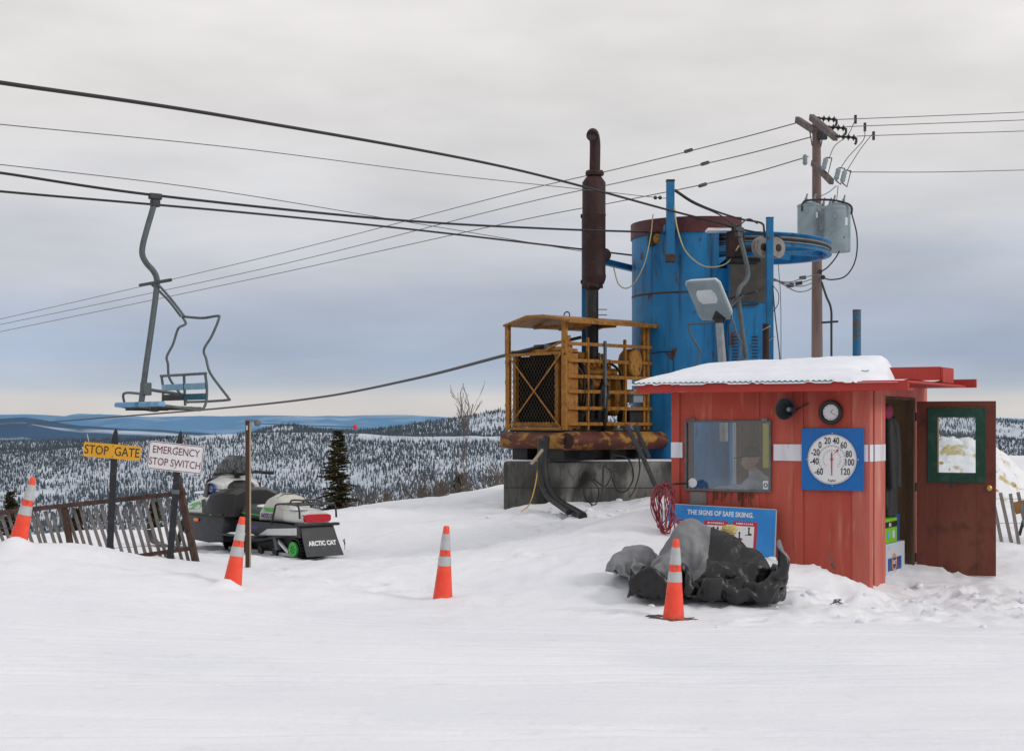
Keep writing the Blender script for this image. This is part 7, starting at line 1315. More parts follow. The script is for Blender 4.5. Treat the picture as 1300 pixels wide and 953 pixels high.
# leaning pipes, hoses and cables under the engine
def loose(name, label, cat, pts, r_, m, n_=8, group=None):
    o_ = Vector(pts[0]); t = tag(MB().tube([Vector(p) - o_ for p in spline(pts, 8)], r_, n_).build(name, m, None, smooth=60, loc=o_), label, cat, group); return t
loose('black_hose', 'thick black hose hanging from the skid and trailing into the snow', 'hose', [at(693, 556, 22.9), at(690, 588, 22.5), at(694, 615, 22.3), at(708, 636, 22.0), at(728, 648, 21.6), at(740, 655, 21.2)], .062, 'black_rubber', 14)
loose('thin_hose', 'slimmer black hose lying along the thick one', 'hose', [at(686, 560, 22.8), at(686, 604, 22.35), at(694, 628, 22.1), at(712, 643, 21.7), at(722, 650, 21.4)], .04, 'black_rubber', 10)
loose('leaning_pipe', 'long dark pipe leaning from the skid down to the hut corner', 'pipe', [at(795, 540, 22.2), at(815, 578, 21.9), at(836, 626, 21.5)], .033, 'grip_steel')
loose('leaning_pipe', 'shorter dark pipe beside the long leaning one', 'pipe', [at(806, 540, 22.5), at(815, 560, 22.4), at(824, 580, 22.2)], .03, 'grip_steel')
loose('wooden_stick', 'pale stick sloping out from under the skid', 'stick', [at(689, 570, 22.4), at(680, 582, 22.4), at(674, 589, 22.4)], .022, 'stake_pale')
loose('yellow_line', 'thin yellow cord dangling down the concrete', 'cord', [at(684, 587, 22.9), at(679, 618, 22.7), at(672, 640, 22.3), at(662, 649, 21.9)], .009, 'yellow_cord', 6)
loose('black_cable', 'black cable bowed in a big loop against the concrete', 'cable', [at(778, 577, 22.8), at(798, 583, 22.7), at(804, 605, 22.7), at(796, 622, 22.6), at(784, 623, 22.6), at(777, 606, 22.7)], .012, 'black_wire', 6)
loose('black_cable', 'black cable hanging beside the loop', 'cable', [at(811, 577, 22.8), at(812, 598, 22.7), at(806, 620, 22.6), at(800, 631, 22.5)], .013, 'black_wire', 6)
loose('wire_coil', 'small loose coil of rusty wire on the concrete face', 'wire', [at(766, 590, 22.7), at(776, 600, 22.7), at(768, 617, 22.6), at(752, 608, 22.6), at(742, 615, 22.6), at(745, 634, 22.5), at(756, 640, 22.4), at(760, 622, 22.5), at(750, 610, 22.5), at(740, 625, 22.4), at(752, 642, 22.3)], .009, 'muffler', 6)
loose('black_cable', 'stiff black bar cable propped on the concrete', 'cable', [at(766, 592, 22.6), at(765.5, 612, 22.5), at(765, 625, 22.4), at(763, 635, 22.3)], .02, 'black_wire', 6)
loose('dark_stick', 'dark stick lying on the snow left of the cable coil', 'stick', [Vector((at(813, 653, 19).x, 19, gz(at(813, 653, 19).x, 19) + .01)), Vector((at(826, 655, 18.9).x, 18.9, gz(at(826, 655, 18.9).x, 18.9) + .02)), Vector((at(836, 653, 18.8).x, 18.8, gz(at(836, 653, 18.8).x, 18.8) + .015))], .025, 'dark_wood')
# ================================================================== floodlight
fl = thing('floodlight', 'pale grey floodlight head tilted up on a galvanised pole behind the hut roof', 'floodlight', at(918, 462, 20.5)); f0 = Vector(fl.location)
def flp(px, py, Y=20.5): return at(px, py, Y) - f0
MB().tube([flp(919, 560), flp(917, 460), flp(913, 408)], [.055, .055, .05], 16).build('lamp_pole', 'galv', fl)
MB().lathe([(.0001, -.03), (.06, -.03), (.062, .03), (.0001, .03)], 18, T3(*flp(913, 407))).build('pole_collar', 'black_steel', fl)
# head: shallow box with chamfered back, facing up-left towards the viewer
fx = Vector((.8, -.6, 0)); fy = Vector((-.4, -.53, .75)).normalized(); fn_ = fx.cross(fy).normalized()
FT = frame(flp(900, 381, 20.4), fx, fy, fn_) @ Matrix.Diagonal((.84, 1.30, 1.1, 1))
def rect(w1, h1, z): return [(-w1, -h1, z), (w1, -h1, z), (w1, h1, z), (-w1, h1, z)]
def orect(w1, h1, c_, z): return [(-w1 + c_, -h1, z), (w1 - c_, -h1, z), (w1, -h1 + c_, z), (w1, h1 - c_, z), (w1 - c_, h1, z), (-w1 + c_, h1, z), (-w1, h1 - c_, z), (-w1, -h1 + c_, z)]
MB().loft([orect(.17, .14, .05, -.17), orect(.27, .225, .05, -.07), orect(.295, .25, .04, -.005), orect(.295, .25, .04, .0)], FT).build('lamp_head', 'lamp_housing', fl, .012, 30)
MB().loft([orect(.285, .24, .04, .001), orect(.28, .235, .04, .014)], FT).build('lens_rim', 'can_grey', fl, .005, 30)
MB().loft([orect(.17, .085, .05, .0145), orect(.165, .08, .05, .017)], FT @ T3(-.0, .05, 0)).build('lens_pane', 'lamp_lens', fl, 0, 30)  # pale lens pane, plain colour without emission
MB().bar(flp(917, 395, 20.45), flp(911, 408), .16, .03, up=(0, 1, 0)).build('yoke', 'grip_steel', fl, .004)
MB().box(-.09, .09, -.22, -.10, -.14, -.09, FT).build('ballast_box', 'grip_steel', fl, .01)
MB().tube(spline([flp(930, 398, 20.4), flp(923, 425, 20.4), flp(926, 462, 20.4)], 5), .008, 6).build('lamp_cord', 'black_wire', fl)

# ================================================================== ropes and chairs
def rope(name, label, pts, r_, m, cat='cable', group=None, n_=8, sub=10):
    P = spline(pts, sub)                    # lines run on well past what the picture shows
    if name in ('haul_rope', 'guide_rope', 'thin_line'): P.insert(0, P[0] + (P[0] - P[1]).normalized() * 16)
    if name in ('power_line', 'neutral_line'): P.append(P[-1] + (P[-1] - P[-2]).normalized() * 40)
    o_ = Vector(P[0]); return tag(MB().tube([p - o_ for p in P], r_, n_).build(name, m, None, smooth=70, loc=o_), label, cat, group)
r1 = [at(-90, 90, 10.6), at(0, 105, 11), at(300, 150, 14), at(640, 212, 19), at(850, 267, 22.4), at(905, 281, 22.9), at(945, 292, 23.15), at(990, 300, 23.25)]
rope('haul_rope', 'highest and thickest black rope sweeping from upper left to the rope wheel', r1, .0165, 'cable')
r2 = [at(-90, 209, 16.3), at(0, 219.5, 16.7), at(197, 248, 17.4), at(500, 279, 20), at(700, 290.5, 22.6), at(838, 295, 24.2)]
rope('haul_rope', 'black rope that carries the empty chair and enters the drum', r2, .015, 'cable')
r3 = [at(-90, 233, 16.8), at(0, 243, 17.1), at(300, 269, 19), at(520, 291, 21.4), at(735, 316, 24), at(802, 324, 24.5)]
rope('guide_rope', 'black rope just under the chair rope that ends at the bracket arm', r3, .0135, 'cable')
def make_chair(label, loc, rz, lean):
    t = thing('lift_chair', label, 'chairlift chair', loc, group=None); t.rotation_euler = (lean[0], lean[1], rz)
    # own axes: x across the seat, y backwards, z up; origin at the rope grip
    g = MB(); g.box(-.028, .028, -.075, .075, -.04, .03); g.build('rope_grip', 'grip_steel', t, .012)
    MB().box(-.035, .035, -.05, .05, -.12, -.04).build('grip_clamp', 'grip_steel', t, .01)
    path = spline([(0, -.0, -.05), (0, -.045, -.2), (0, -.10, -.38), (0, -.145, -.55), (0, -.15, -.66), (0, -.10, -.75), (0, -.02, -.83), (0, .02, -.92), (0, .012, -1.06), (0, -.05, -1.5), (0, -.115, -1.93), (0, -.165, -2.30)], 5)
    MB().tube(path, .033, 12).build('hanger_pole', 'chair_steel', t, smooth=60)
    MB().box(-.05, .05, -.16, -.06, -2.20, -2.06).build('pole_clamp', 'chair_steel', t, .01)
    MB().tube([(-.40, .0, -.955), (.40, .0, -.955)], .019, 10).build('grab_handle', 'grip_steel', t)
    for x, s_ in ((-.10, -1), (.04, 1)):
        MB().tube(spline([(x - .05, .0, -.955), (x, .02, -.98), (x * .6 + .05, .16, -1.14), (x * .6 + .08, .30, -1.32)], 5), .014, 8).build('bar_arm', 'chair_steel', t, smooth=60)
    # raised restraint: a bent loop on each side joined at the bottom
    MB().tube(spline([(.06, .30, -1.32), (.30, .42, -1.345), (.50, .50, -1.33), (.55, .50, -1.36), (.52, .43, -1.55), (.48, .355, -1.70), (.50, .37, -1.80), (.55, .39, -1.95), (.56, .50, -2.10), (.56, .61, -2.23), (.50, .63, -2.25), (0, .64, -2.26)], 6), .0145, 10).build('restraint_loop', 'chair_steel', t, smooth=60)
    MB().tube(spline([(.06, .30, -1.33), (-.20, .46, -1.38), (-.48, .52, -1.40), (-.55, .52, -1.44), (-.56, .47, -1.6), (-.57, .40, -1.74), (-.56, .41, -1.83), (-.55, .42, -1.98), (-.55, .52, -2.12), (-.55, .63, -2.25), (-.45, .64, -2.26), (0, .64, -2.26)], 6), .0145, 10).build('restraint_loop', 'chair_steel', t, smooth=60)
    # seat frame
    MB().tube([(-.58, .33, -1.965), (.58, .33, -1.965)], .016, 10).build('back_rail', 'chair_steel', t)
    for x in (-.56, .56):
        MB().tube(spline([(x, .33, -1.965), (x, .35, -2.12), (x, .34, -2.28), (x, .28, -2.36), (x, .1, -2.345), (x, -.18, -2.315)], 5), .015, 10).build('seat_side', 'chair_steel', t, smooth=60)
    MB().tube([(.03, .33, -1.965), (.03, .345, -2.31)], .016, 8).build('back_stay', 'chair_steel', t)
    MB().tube([(0, -.11, -2.13), (.02, .33, -2.19)], .018, 8).build('seat_stay', 'chair_steel', t)
    MB().tube(spline([(-.57, -.10, -2.33), (-.57, -.13, -2.2), (-.52, -.12, -2.165), (-.3, -.115, -2.17), (.0, -.12, -2.19)], 5), .015, 8).build('arm_rest', 'chair_steel', t, smooth=60)
    for z, m1, m2 in ((-2.10, 'pale_blue', 'pale_blue'), (-2.215, 'dark_slat', 'teal_slat')):
        MB().box(-.55, .02, .325, .345, z - .035, z + .035).build('back_slat', m1, t, .005); MB().box(.04, .55, .325, .345, z - .035, z + .035).build('back_slat', m2, t, .005)
    for x0_, x1_ in ((-.60, -.055), (.05, .58)):
        prof_ = [(-.21, -2.328), (-.225, -2.31), (-.225, -2.288), (-.205, -2.272), (-.16, -2.272), (-.14, -2.288), (-.14, -2.325)]
        T_ = RZ(0); vs_ = [(x0_, y, z) for y, z in prof_] + [(x1_, y, z) for y, z in prof_]; n_ = len(prof_)
        MB().add(vs_, [tuple(range(n_)), tuple(reversed(range(n_, 2 * n_)))] + [(i, (i + 1) % n_, n_ + (i + 1) % n_, n_ + i) for i in range(n_)]).build('seat_edge', 'seat_blue', t, .006, 40)
        for k in range(4): MB().box(x0_ + .01, x1_ - .01, -.12 + .105 * k, -.03 + .105 * k, -2.338 - .004 * k, -2.318 - .004 * k).build('seat_slat', 'seat_under', t, .003)
        MB().box((x0_ + x1_) / 2 - .02, (x0_ + x1_) / 2 + .02, -.2, .3, -2.365, -2.34).build('seat_rib', 'grip_steel', t)
    return t
ch = make_chair('empty two seat lift chair with pale blue slats hanging in the open sky at left', at(197, 249, 17.4), R(-53), (0, R(0)))
ch2 = copy_tree(ch); ch2['label'] = 'second lift chair by the drum, its seat out of sight behind the snowy hut roof'
ch2.location = at(938, 291, 22.4); ch2.rotation_euler = (R(3), R(5), R(118))
ch['group'] = ch2['group'] = 'chairs on the lift rope'

# ================================================================== utility pole
UP = at(1037, 560, 40.0); ut = thing('utility_pole', 'weathered wooden utility pole with cross arms and grey transformers behind the drum', 'utility pole', (UP.x, UP.y, gz(UP.x, 33) - 4))
u0 = Vector(ut.location)
def up(px, py, Y=40.0): return at(px, py, Y) - u0
MB().tube([up(1037.5, 640) + Vector((0, 0, -3)), up(1037.3, 455), up(1037, 300), up(1036.5, 149)], [.16, .145, .125, .105], 16).build('pole_shaft', 'pole_wood', ut, smooth=60)
MB().bar(up(1012, 152, 41.2), up(1034, 166, 39.9), .12, .16).build('cross_arm', 'arm_wood', ut, .008); MB().bar(up(1030, 149, 40.0), up(1061, 175, 38.2), .12, .16).build('cross_arm', 'arm_wood', ut, .008)
MB().bar(up(1032, 207, 40.0), up(1056, 231, 38.6), .11, .14).build('cross_arm', 'arm_wood', ut, .008)
MB().tube([up(1028, 167, 40), up(1031, 185, 39.9)], .015, 6).build('arm_brace', 'grip_steel', ut); MB().tube([up(1046, 166, 39.2), up(1042, 186, 39.9)], .015, 6).build('arm_brace', 'grip_steel', ut)
MB().box(-.10, .12, -.16, .0, -.12, .10, T3(*up(1043, 172, 39.9))).build('arm_bracket', 'grip_steel', ut, .01)
for px0, py0, Yq in ((1036, 150, 39.7), (1048, 161, 38.9), (1061, 173, 38.2)):
    a_ = up(px0, py0, Yq); b_ = up(px0 + 26, py0 + 2, Yq); d = (b_ - a_); n_ = 7
    vs = []
    MB().tube([a_ + d * k / 24 for k in range(25)], [[.025, .03, .05, .09, .05, .03][k % 6] if k > 3 else .03 for k in range(25)], 10).build('insulator', 'dark_insulator', ut, smooth=30)
    MB().tube(spline([b_, b_ + Vector((.0, 0, -.10)), b_ + Vector((-.03, 0, -.16))], 4), .03, 8).build('dead_end_clamp', 'grip_steel', ut)
def can(px, pyt, pyb, wpx, Y):
    w_ = wpx / F * Y / 2; a_ = up(px, pyb, Y); h_ = (pyb - pyt) / F * Y
    c_ = MB().lathe([(.0001, 0), (w_ * .96, 0), (w_, .04), (w_, h_ * .86), (w_ * 1.04, h_ * .87), (w_ * 1.04, h_ * .91), (w_ * .98, h_ * .93), (w_ * .5, h_), (.0001, h_)], 32, T3(*a_)).build('transformer_can', 'can_grey', ut, smooth=40)
    for dx in (-.4, .35):
        MB().lathe([(.05, 0), (.055, .03), (.035, .05), (.05, .08), (.03, .1), (.042, .14), (.025, .16), (.02, .26), (.0001, .27)], 14, T3(a_.x + w_ * dx, a_.y - w_ * .2, a_.z + h_ * .95) @ RY(14)).build('bushing', 'porcelain', c_)
    MB().box(a_.x - w_ * .5, a_.x - w_ * .3, a_.y - w_ - .03, a_.y - w_ * .9, a_.z + h_ * .66, a_.z + h_ * .74).build('can_lug', 'can_grey', c_, .004)
    MB().box(a_.x + w_ * .35, a_.x + w_ * .60, a_.y - w_ * .9, a_.y - w_ * .80, a_.z + h_ * .52, a_.z + h_ * .68).build('can_plate', 'sticker', c_)
can(1027, 257, 301, 29, 39.6); can(1063, 258, 320, 33, 39.2); can(1048, 262, 304, 22, 40.5)
MB().box(*(lambda a_, b_: (a_.x, b_.x, a_.y - .05, a_.y + .05, b_.z, a_.z))(up(1038, 270, 39.8), up(1056, 276, 39.8))).build('can_bracket', 'can_grey', ut, .006)
MB().box(*(lambda a_, b_: (a_.x, b_.x, a_.y - .05, a_.y + .05, b_.z, a_.z))(up(1038, 292, 39.8), up(1056, 298, 39.8))).build('can_bracket', 'can_grey', ut, .006)
MB().tube(spline([up(1018, 268, 39.4), up(1020, 257, 39.4), up(1030, 254, 39.3), up(1055, 254, 39.0), up(1074, 258, 38.9), up(1081, 263, 38.9), up(1081, 272, 38.9)], 6), .028, 8).build('jumper_loop', 'black_wire', ut, smooth=60)
MB().tube(spline([up(1081, 270, 38.9), up(1088, 300, 38.9), up(1086, 330, 38.9), up(1074, 350, 39.1), up(1056, 355, 39.4), up(1042, 352, 39.8)], 6), .018, 6).build('service_drop', 'black_wire', ut, smooth=60)
MB().tube(spline([up(1072, 300, 38.9), up(1064, 322, 39), up(1052, 338, 39.4), up(1042, 345, 39.8)], 6), .018, 6).build('service_drop', 'black_wire', ut, smooth=60)
MB().tube(spline([up(1043, 358, 39.8), up(1049, 376, 39.7), up(1055, 392, 39.7), up(1055.5, 420, 39.7), up(1055.5, 500, 39.7)], 5), .03, 8).build('conduit', 'black_wire', ut, smooth=60)
MB().bar(up(1043, 409.5, 39.7), up(1064, 408, 39.5), .05, .05).build('stand_off', 'grip_steel', ut)
for px, py in ((1041, 345), (1045, 352)): MB().sphere(up(px, py, 39.8), .06, 10).build('wire_clamp', 'black_wire', ut)
for px, pyt, pyb, dx, Yq in ((1022, 196, 210, 0, 40.5), (1049, 200, 216, -4, 39.0), (1065, 213, 229, -4, 38.6), (1073, 216, 232, -4, 38.4)):
    a_ = up(px, pyt, Yq); b_ = up(px + dx, pyb, Yq)
    MB().tube([a_ + (b_ - a_) * k / 8 for k in range(9)], [.02, .06, .065, .055, .065, .055, .065, .06, .02], 12).build('cutout', 'can_grey', ut, smooth=40)
    if dx: MB().tube([a_, a_ + Vector((.14, 0, -.02)), b_ + Vector((.12, 0, -.1)), b_], .018, 6).build('fuse_arm', 'black_wire', ut)
for pts in (((1086, 152), (1076, 172), (1060, 185), (1053, 200)), ((1098, 163), (1096, 178), (1078, 198), (1068, 212)), ((1107, 171), (1092, 190), (1075, 217)), ((1040, 250), (1052, 244), (1062, 236)), ((1064, 236), (1063, 246), (1062, 256))):
    MB().tube(spline([up(x, y, 38.6) for x, y in pts], 5), .010, 5).build('lead_wire', 'wire', ut, smooth=60)
# lines from the pole
for k, (y0_, y1_, x0_) in enumerate(((152, 143, 1062), (161, 153, 1074), (173, 167, 1088))):
    o_ = rope('power_line', ('topmost', 'second', 'third')[k] + ' thin overhead line running from the pole top to the right', [at(x0_, y0_, 39.7 - .7 * k), at(1180, (y0_ + y1_) / 2 - .0, 42), at(1300, y1_ - .5, 44), at(1420, y1_ - 6, 46)], .011, 'wire', 'power line', 'three overhead lines leaving the pole to the right', 5)
    p = at(x0_ + 24, y0_ + (.4 - k * .2), 40.2)
rope('neutral_line', 'lowest single line leaving the pole to the right', [at(1078, 218.5, 38.6), at(1190, 218.5, 42), at(1300, 216, 45), at(1420, 213, 48)], .011, 'wire', 'power line', None, 5)
LL = (((1012, 156), (930, 178), (790, 213), (640, 248), (330, 328), (0, 405), (-90, 423)), ((1030, 174), (930, 200), (790, 231), (640, 264), (330, 342), (0, 412), (-90, 430)), ((1026, 199), (930, 226), (790, 255), (640, 284), (330, 352), (0, 421), (-90, 438)))
for k, pts in enumerate(LL):
    Ys = [41, 44, 50, 58, 75, 95, 101]
    rope('power_line', ('highest', 'middle', 'lowest')[k] + ' of three thin overhead lines descending from the pole to the left', [at(x, y, Y) for (x, y), Y in zip(pts, Ys)], .016, 'wire', 'power line', 'three overhead lines descending to the left', 5)
    for px in (875, 893):
        pass
for k, (px, py) in enumerate(((874, 191.5), (895, 207.5), (892, 235))):
    a_ = at(px - 4, py + 1.2, 46.5); b_ = at(px + 4, py - 1.2, 46.2); t = thing('line_damper', 'small dark sleeve on the ' + ('highest', 'middle', 'lowest')[k] + ' of three lines left of the pole', 'line sleeve', (a_ + b_) / 2, group='sleeves on the lines left of the pole'); c_ = Vector(t.location)
    MB().tube([a_ - c_, b_ - c_], .055, 8).build('sleeve_body', 'black_wire', t)
for k, (px, py) in enumerate(((1086, 151.2), (1098, 161), (1109, 172))):
    t = thing('line_clamp', 'small dark clamp on the ' + ('topmost', 'second', 'third')[k] + ' line just right of the pole top', 'line clamp', at(px, py, 40.4), group='clamps right of the pole top'); MB().box(-.03, .03, -.03, .03, -.12, .10).build('clamp_body', 'black_wire', t)
# low triplex from the pole to the blue post
for pts, lab in ((((1041, 348), (1022, 352), (1004, 358), (980, 356)), 'upper black service cable between the pole and the blue post'), (((1038, 352), (1015, 359), (995, 358), (981, 354)), 'middle black service cable between the pole and the blue post'), (((1038, 356), (1020, 363), (1000, 361), (981, 353)), 'lower black service cable between the pole and the blue post'), (((1038, 358), (1027, 368), (1012, 370), (996, 362), (981, 353)), 'most slack cable hanging between the pole and the blue post')):
    n_ = len(pts); rope('service_cable', lab, [at(x, y, 39.6 - (39.6 - 22.7) * i / (n_ - 1)) for i, (x, y) in enumerate(pts)], .011, 'black_wire', 'cable', None, 5)
for px, py, Y in ((1019, 352.5, 34.5), (1014, 359.5, 33), (1003, 362.5, 31)):
    t = thing('cable_splice', ('rightmost', 'middle', 'leftmost')[(1019, 1014, 1003).index(px)] + ' of three small black splice sleeves on the service cables', 'splice', at(px, py, Y), group='splices on the service cables'); MB().tube([(-.07, 0, -.01), (.07, 0, .01)], .04, 8).build('splice_body', 'black_wire', t)
rope('thin_cable', 'thin cable hanging straight down beside the tall blue post', [at(988, 336, 22.6), at(991, 380, 22.55), at(991.5, 455, 22.5), at(991.5, 520, 22.5)], .005, 'black_wire', 'cable', None, 5)
rope('thin_cable', 'thin cable slanting down along the tall blue post', [at(981, 363, 22.5), at(984, 400, 22.5), at(990, 455, 22.4), at(992, 510, 22.4)], .009, 'black_wire', 'cable', None, 5)
rope('thin_cable', 'thin cable bowing out right of the tall blue post', [at(981, 362, 22.5), at(988, 372, 22.5), at(988, 385, 22.5), at(982, 395, 22.5)], .006, 'black_wire', 'cable', None, 5)
# telephone style lines on the left
rope('thin_line', 'thin grey line crossing the sky from upper left to the post on the drum', [at(-90, 147, 15), at(0, 158, 16), at(300, 188, 19), at(560, 221, 22), at(740, 240.5, 23.2), at(832, 250.8, 23.7), at(847, 251.5, 23.75)], .0055, 'wire', 'line', None, 5)
rope('thin_line', 'thin grey line just above the chair rope', [at(-90, 199, 17), at(0, 209, 17.5), at(260, 240, 19.5), at(500, 279, 22), at(738, 319, 24.2)], .0055, 'wire', 'line', None, 5)
rope('twisted_cable', 'black twisted cable falling from the engine cage down to the valley at left', [at(738, 428, 23.8), at(645, 450, 24), at(520, 482, 30), at(400, 505, 37), at(270, 519, 46), at(120, 531, 58), at(0, 540.5, 70), at(-80, 545, 78)], .028, 'black_wire', 'cable', None, 6)
# cords on the drum
rope('pale_cord', 'pale cord sagging across the front of the drum', [at(856, 262, 23.6), at(860, 290, 23.4), at(870, 318, 23.3), at(888, 335, 23.3), at(905, 339, 23.3), at(924, 333, 23.2), at(938, 312, 23)], .011, 'pale_cord', 'cord', None, 6)
rope('pale_cord', 'pale cord hanging in a loop at the left of the drum', [at(829, 272, 23.9), at(826, 300, 23.8), at(818, 335, 23.8), at(806, 358, 23.9), at(795, 366, 24), at(785, 360, 24.2), at(779, 340, 24.4)], .0095, 'pale_cord', 'cord', None, 6)
rope('black_conduit', 'thick black cable sloping from the drum post to the tall blue post', [at(857, 241, 23.6), at(880, 256, 23.4), at(908, 268, 23.2), at(940, 278, 23), at(966, 283, 22.8), at(970, 292, 22.7), at(971, 302, 22.7)], .016, 'black_wire', 'cable', None, 6)
rope('black_conduit', 'second black cable drooping under the sloping one', [at(857, 243, 23.6), at(880, 258, 23.4), at(912, 272, 23.1), at(930, 284, 22.9), at(938, 286, 22.7), at(950, 278, 22.8), at(962, 284, 22.8)], .011, 'black_wire', 'cable', None, 6)
for px, py in ((832, 251), (838, 251)):
    t = thing('strain_insulator', ('left', 'right')[px > 835] + ' one of two tiny dark insulators beside the drum post', 'insulator', at(px, py, 23.7), group='insulators at the drum post'); MB().sphere((0, 0, 0), .03, 8).build('insulator_body', 'dark_insulator', t)

# ================================================================== snowmobile
sm_o = at(404, 705, 18.75); ang = math.atan2(.755, -.655)
sn = thing('snowmobile', 'parked white and black snowmobile with green lettering, rear rack and black snow flap', 'snowmobile', (sm_o.x, sm_o.y, gz(sm_o.x, sm_o.y) - .01), ang)
def ring(x, pts): return [(x, y, z) for y, z in pts]
def sec(x, w_, z0, z1, r0=.3, n_=20, p_=3.0, yo=0):
    out = []
    for k in range(n_):
        a = 2 * math.pi * k / n_; c_, s_ = math.cos(a), math.sin(a)
        out.append((x, yo + w_ * math.copysign(abs(c_) ** (2 / p_), c_), (z0 + z1) / 2 + (z1 - z0) / 2 * math.copysign(abs(s_) ** (2 / p_), s_)))
    return out
# track belt as a closed loop profile
tp = []
for k in range(12): a = R(90 + 180 * k / 11); tp.append((.22 + .125 * math.cos(a), .135 + .125 * math.sin(a)))
for k in range(12): a = R(-90 + 150 * k / 11); tp.append((1.75 + .13 * math.cos(a), .15 + .14 * math.sin(a)))
tp = [(x, max(z, .012)) for x, z in tp]
inn = [(.22 + (x - .22) * .86 if x < .3 else x - .02 if x > 1.6 else x, .135 + (z - .135) * .84) for x, z in tp]; n_ = len(tp); g = MB(); vs = []
for y in (-.19, .19): vs += [(x, y, z) for x, z in tp] + [(x, y, z) for x, z in inn]
fs = []
for i in range(n_):
    j = (i + 1) % n_; fs += [(i, j, 2 * n_ + j, 2 * n_ + i), (n_ + i, 3 * n_ + i, 3 * n_ + j, n_ + j), (i, n_ + i, n_ + j, j), (2 * n_ + i, 2 * n_ + j, 3 * n_ + j, 3 * n_ + i)]
tk = g.add(vs, fs).build('track', 'black_rubber', sn, smooth=30)
tl = [Vector((x, 0, z)) for x, z in tp]; g = MB(); acc = 0
for i in range(n_):
    a_, b_ = tl[i], tl[(i + 1) % n_]; L_ = (b_ - a_).length; m_ = max(1, int(L_ / .07))
    for q in range(m_):
        p = a_ + (b_ - a_) * (q / m_); d = (b_ - a_).normalized(); nrm = Vector((d.z, 0, -d.x))
        if nrm.dot(p - Vector((1.0, 0, .14))) < 0: nrm = -nrm
        for y in (-.13, 0, .13): g.bar((p.x, y, p.z), (p.x + nrm.x * .025, y, p.z + nrm.z * .025), .10, .014, up=(d.x, 0, d.z))
g.build('track_lugs', 'black_rubber', tk, smooth=0).__setitem__('kind', 'stuff')
for s_ in (-1, 1):
    for x, rr, m in ((.22, .088, 'wheel_green'), (.62, .05, 'black_plastic'), (.95, .05, 'black_plastic'), (1.3, .05, 'black_plastic')):
        w_ = MB().lathe([(rr * .55, -.012), (rr, -.014), (rr, .014), (rr * .55, .012), (rr * .55, -.012)], 24, T3(x, s_ * .205, .125 if x < .3 else .075) @ RX(90), caps=False).build('idler_wheel', m, sn)
        for k in range(5):
            a = 2 * math.pi * k / 5; MB().bar((x, s_ * .205, .125 if x < .3 else .075), (x + rr * .6 * math.cos(a), s_ * .205, (.125 if x < .3 else .075) + rr * .6 * math.sin(a)), .02, .02, up=(0, 1, 0)).build('wheel_spoke', m, w_)
    MB().bar((.20, s_ * .17, .045), (1.75, s_ * .17, .05), .03, .045).build('slide_rail', 'edge_grey', sn, .004)
    MB().bar((.35, s_ * .19, .08), (.75, s_ * .19, .30), .03, .03).build('suspension_arm', 'board_white', sn); MB().bar((1.15, s_ * .19, .08), (1.35, s_ * .19, .32), .03, .03).build('suspension_arm', 'black_steel', sn)
    MB().bar((.55, s_ * .21, .10), (.62, s_ * .21, .28), .05, .05).build('shock', 'grey_steel', sn)
MB().box(.34, 1.68, -.15, .15, .055, .29).build('suspension_fill', 'black_steel', sn, .02)  # dark block for suspension and the shadow in the gap between the rails
# tunnel, running boards, flap
MB().loft([[(x, y, z) for y, z in ((-.235, .17 if x > .4 else .27), (-.235, zt_), (.235, zt_), (.235, .17 if x > .4 else .27))] for x, zt_ in ((.02, .40), (.35, .42), (1.0, .42), (1.85, .44))]).build('tunnel', 'charcoal', sn, .01, 30)
MB().add([(.10, .2365, .30), (.95, .2365, .26), (.75, .2365, .345), (.10, .2365, .385)], [(0, 1, 2, 3)]).build('tunnel_decal', 'hood_white', sn)
MB().add([(1.0, .2366, .33), (1.5, .2366, .34), (1.4, .2366, .385), (.95, .2366, .365)], [(0, 1, 2, 3)]).build('tunnel_decal', 'decal_purple', sn)
for s_ in (-1, 1): MB().box(.75, 2.0, s_ * .33 - .095, s_ * .33 + .095, .235, .262).build('running_board', 'black_plastic', sn, .006)
fa, fb_ = Vector((.03, 0, .43)), Vector((-.15, 0, .055))
fl_ = MB().loft([[(fa.x, -.23, fa.z), (fa.x, .23, fa.z), (fa.x + .012, .23, fa.z + .005), (fa.x + .012, -.23, fa.z + .005)], [(-.05, -.25, .24), (-.05, .25, .24), (-.038, .25, .245), (-.038, -.25, .245)], [(fb_.x, -.27, fb_.z), (fb_.x, .26, fb_.z), (fb_.x + .012, .26, fb_.z + .005), (fb_.x + .012, -.27, fb_.z + .005)]]).build('snow_flap', 'charcoal', sn, .004, 30)
fd = (fa - fb_).normalized(); T_ = frame(Vector((-.070, -.01, .205)) + Vector((-.004, 0, 0)), (0, -1, 0), (fd.x, 0, fd.z))
text('flap_lettering', 'ARCTIC CAT', .078, 'sticker', fl_, T_, .86, .004)
MB().lathe([(.0001, 0), (.05, .0), (.05, .003), (.0001, .003)], 16, frame((.012, .0, .37), (0, -1, 0), (fd.x, 0, fd.z)) @ Matrix.Diagonal((1.6, .5, 1, 1))).build('flap_emblem', 'edge_grey', fl_)
MB().box(-.02, .06, -.30, .30, .405, .44).build('rear_bumper', 'black_plastic', sn, .01)
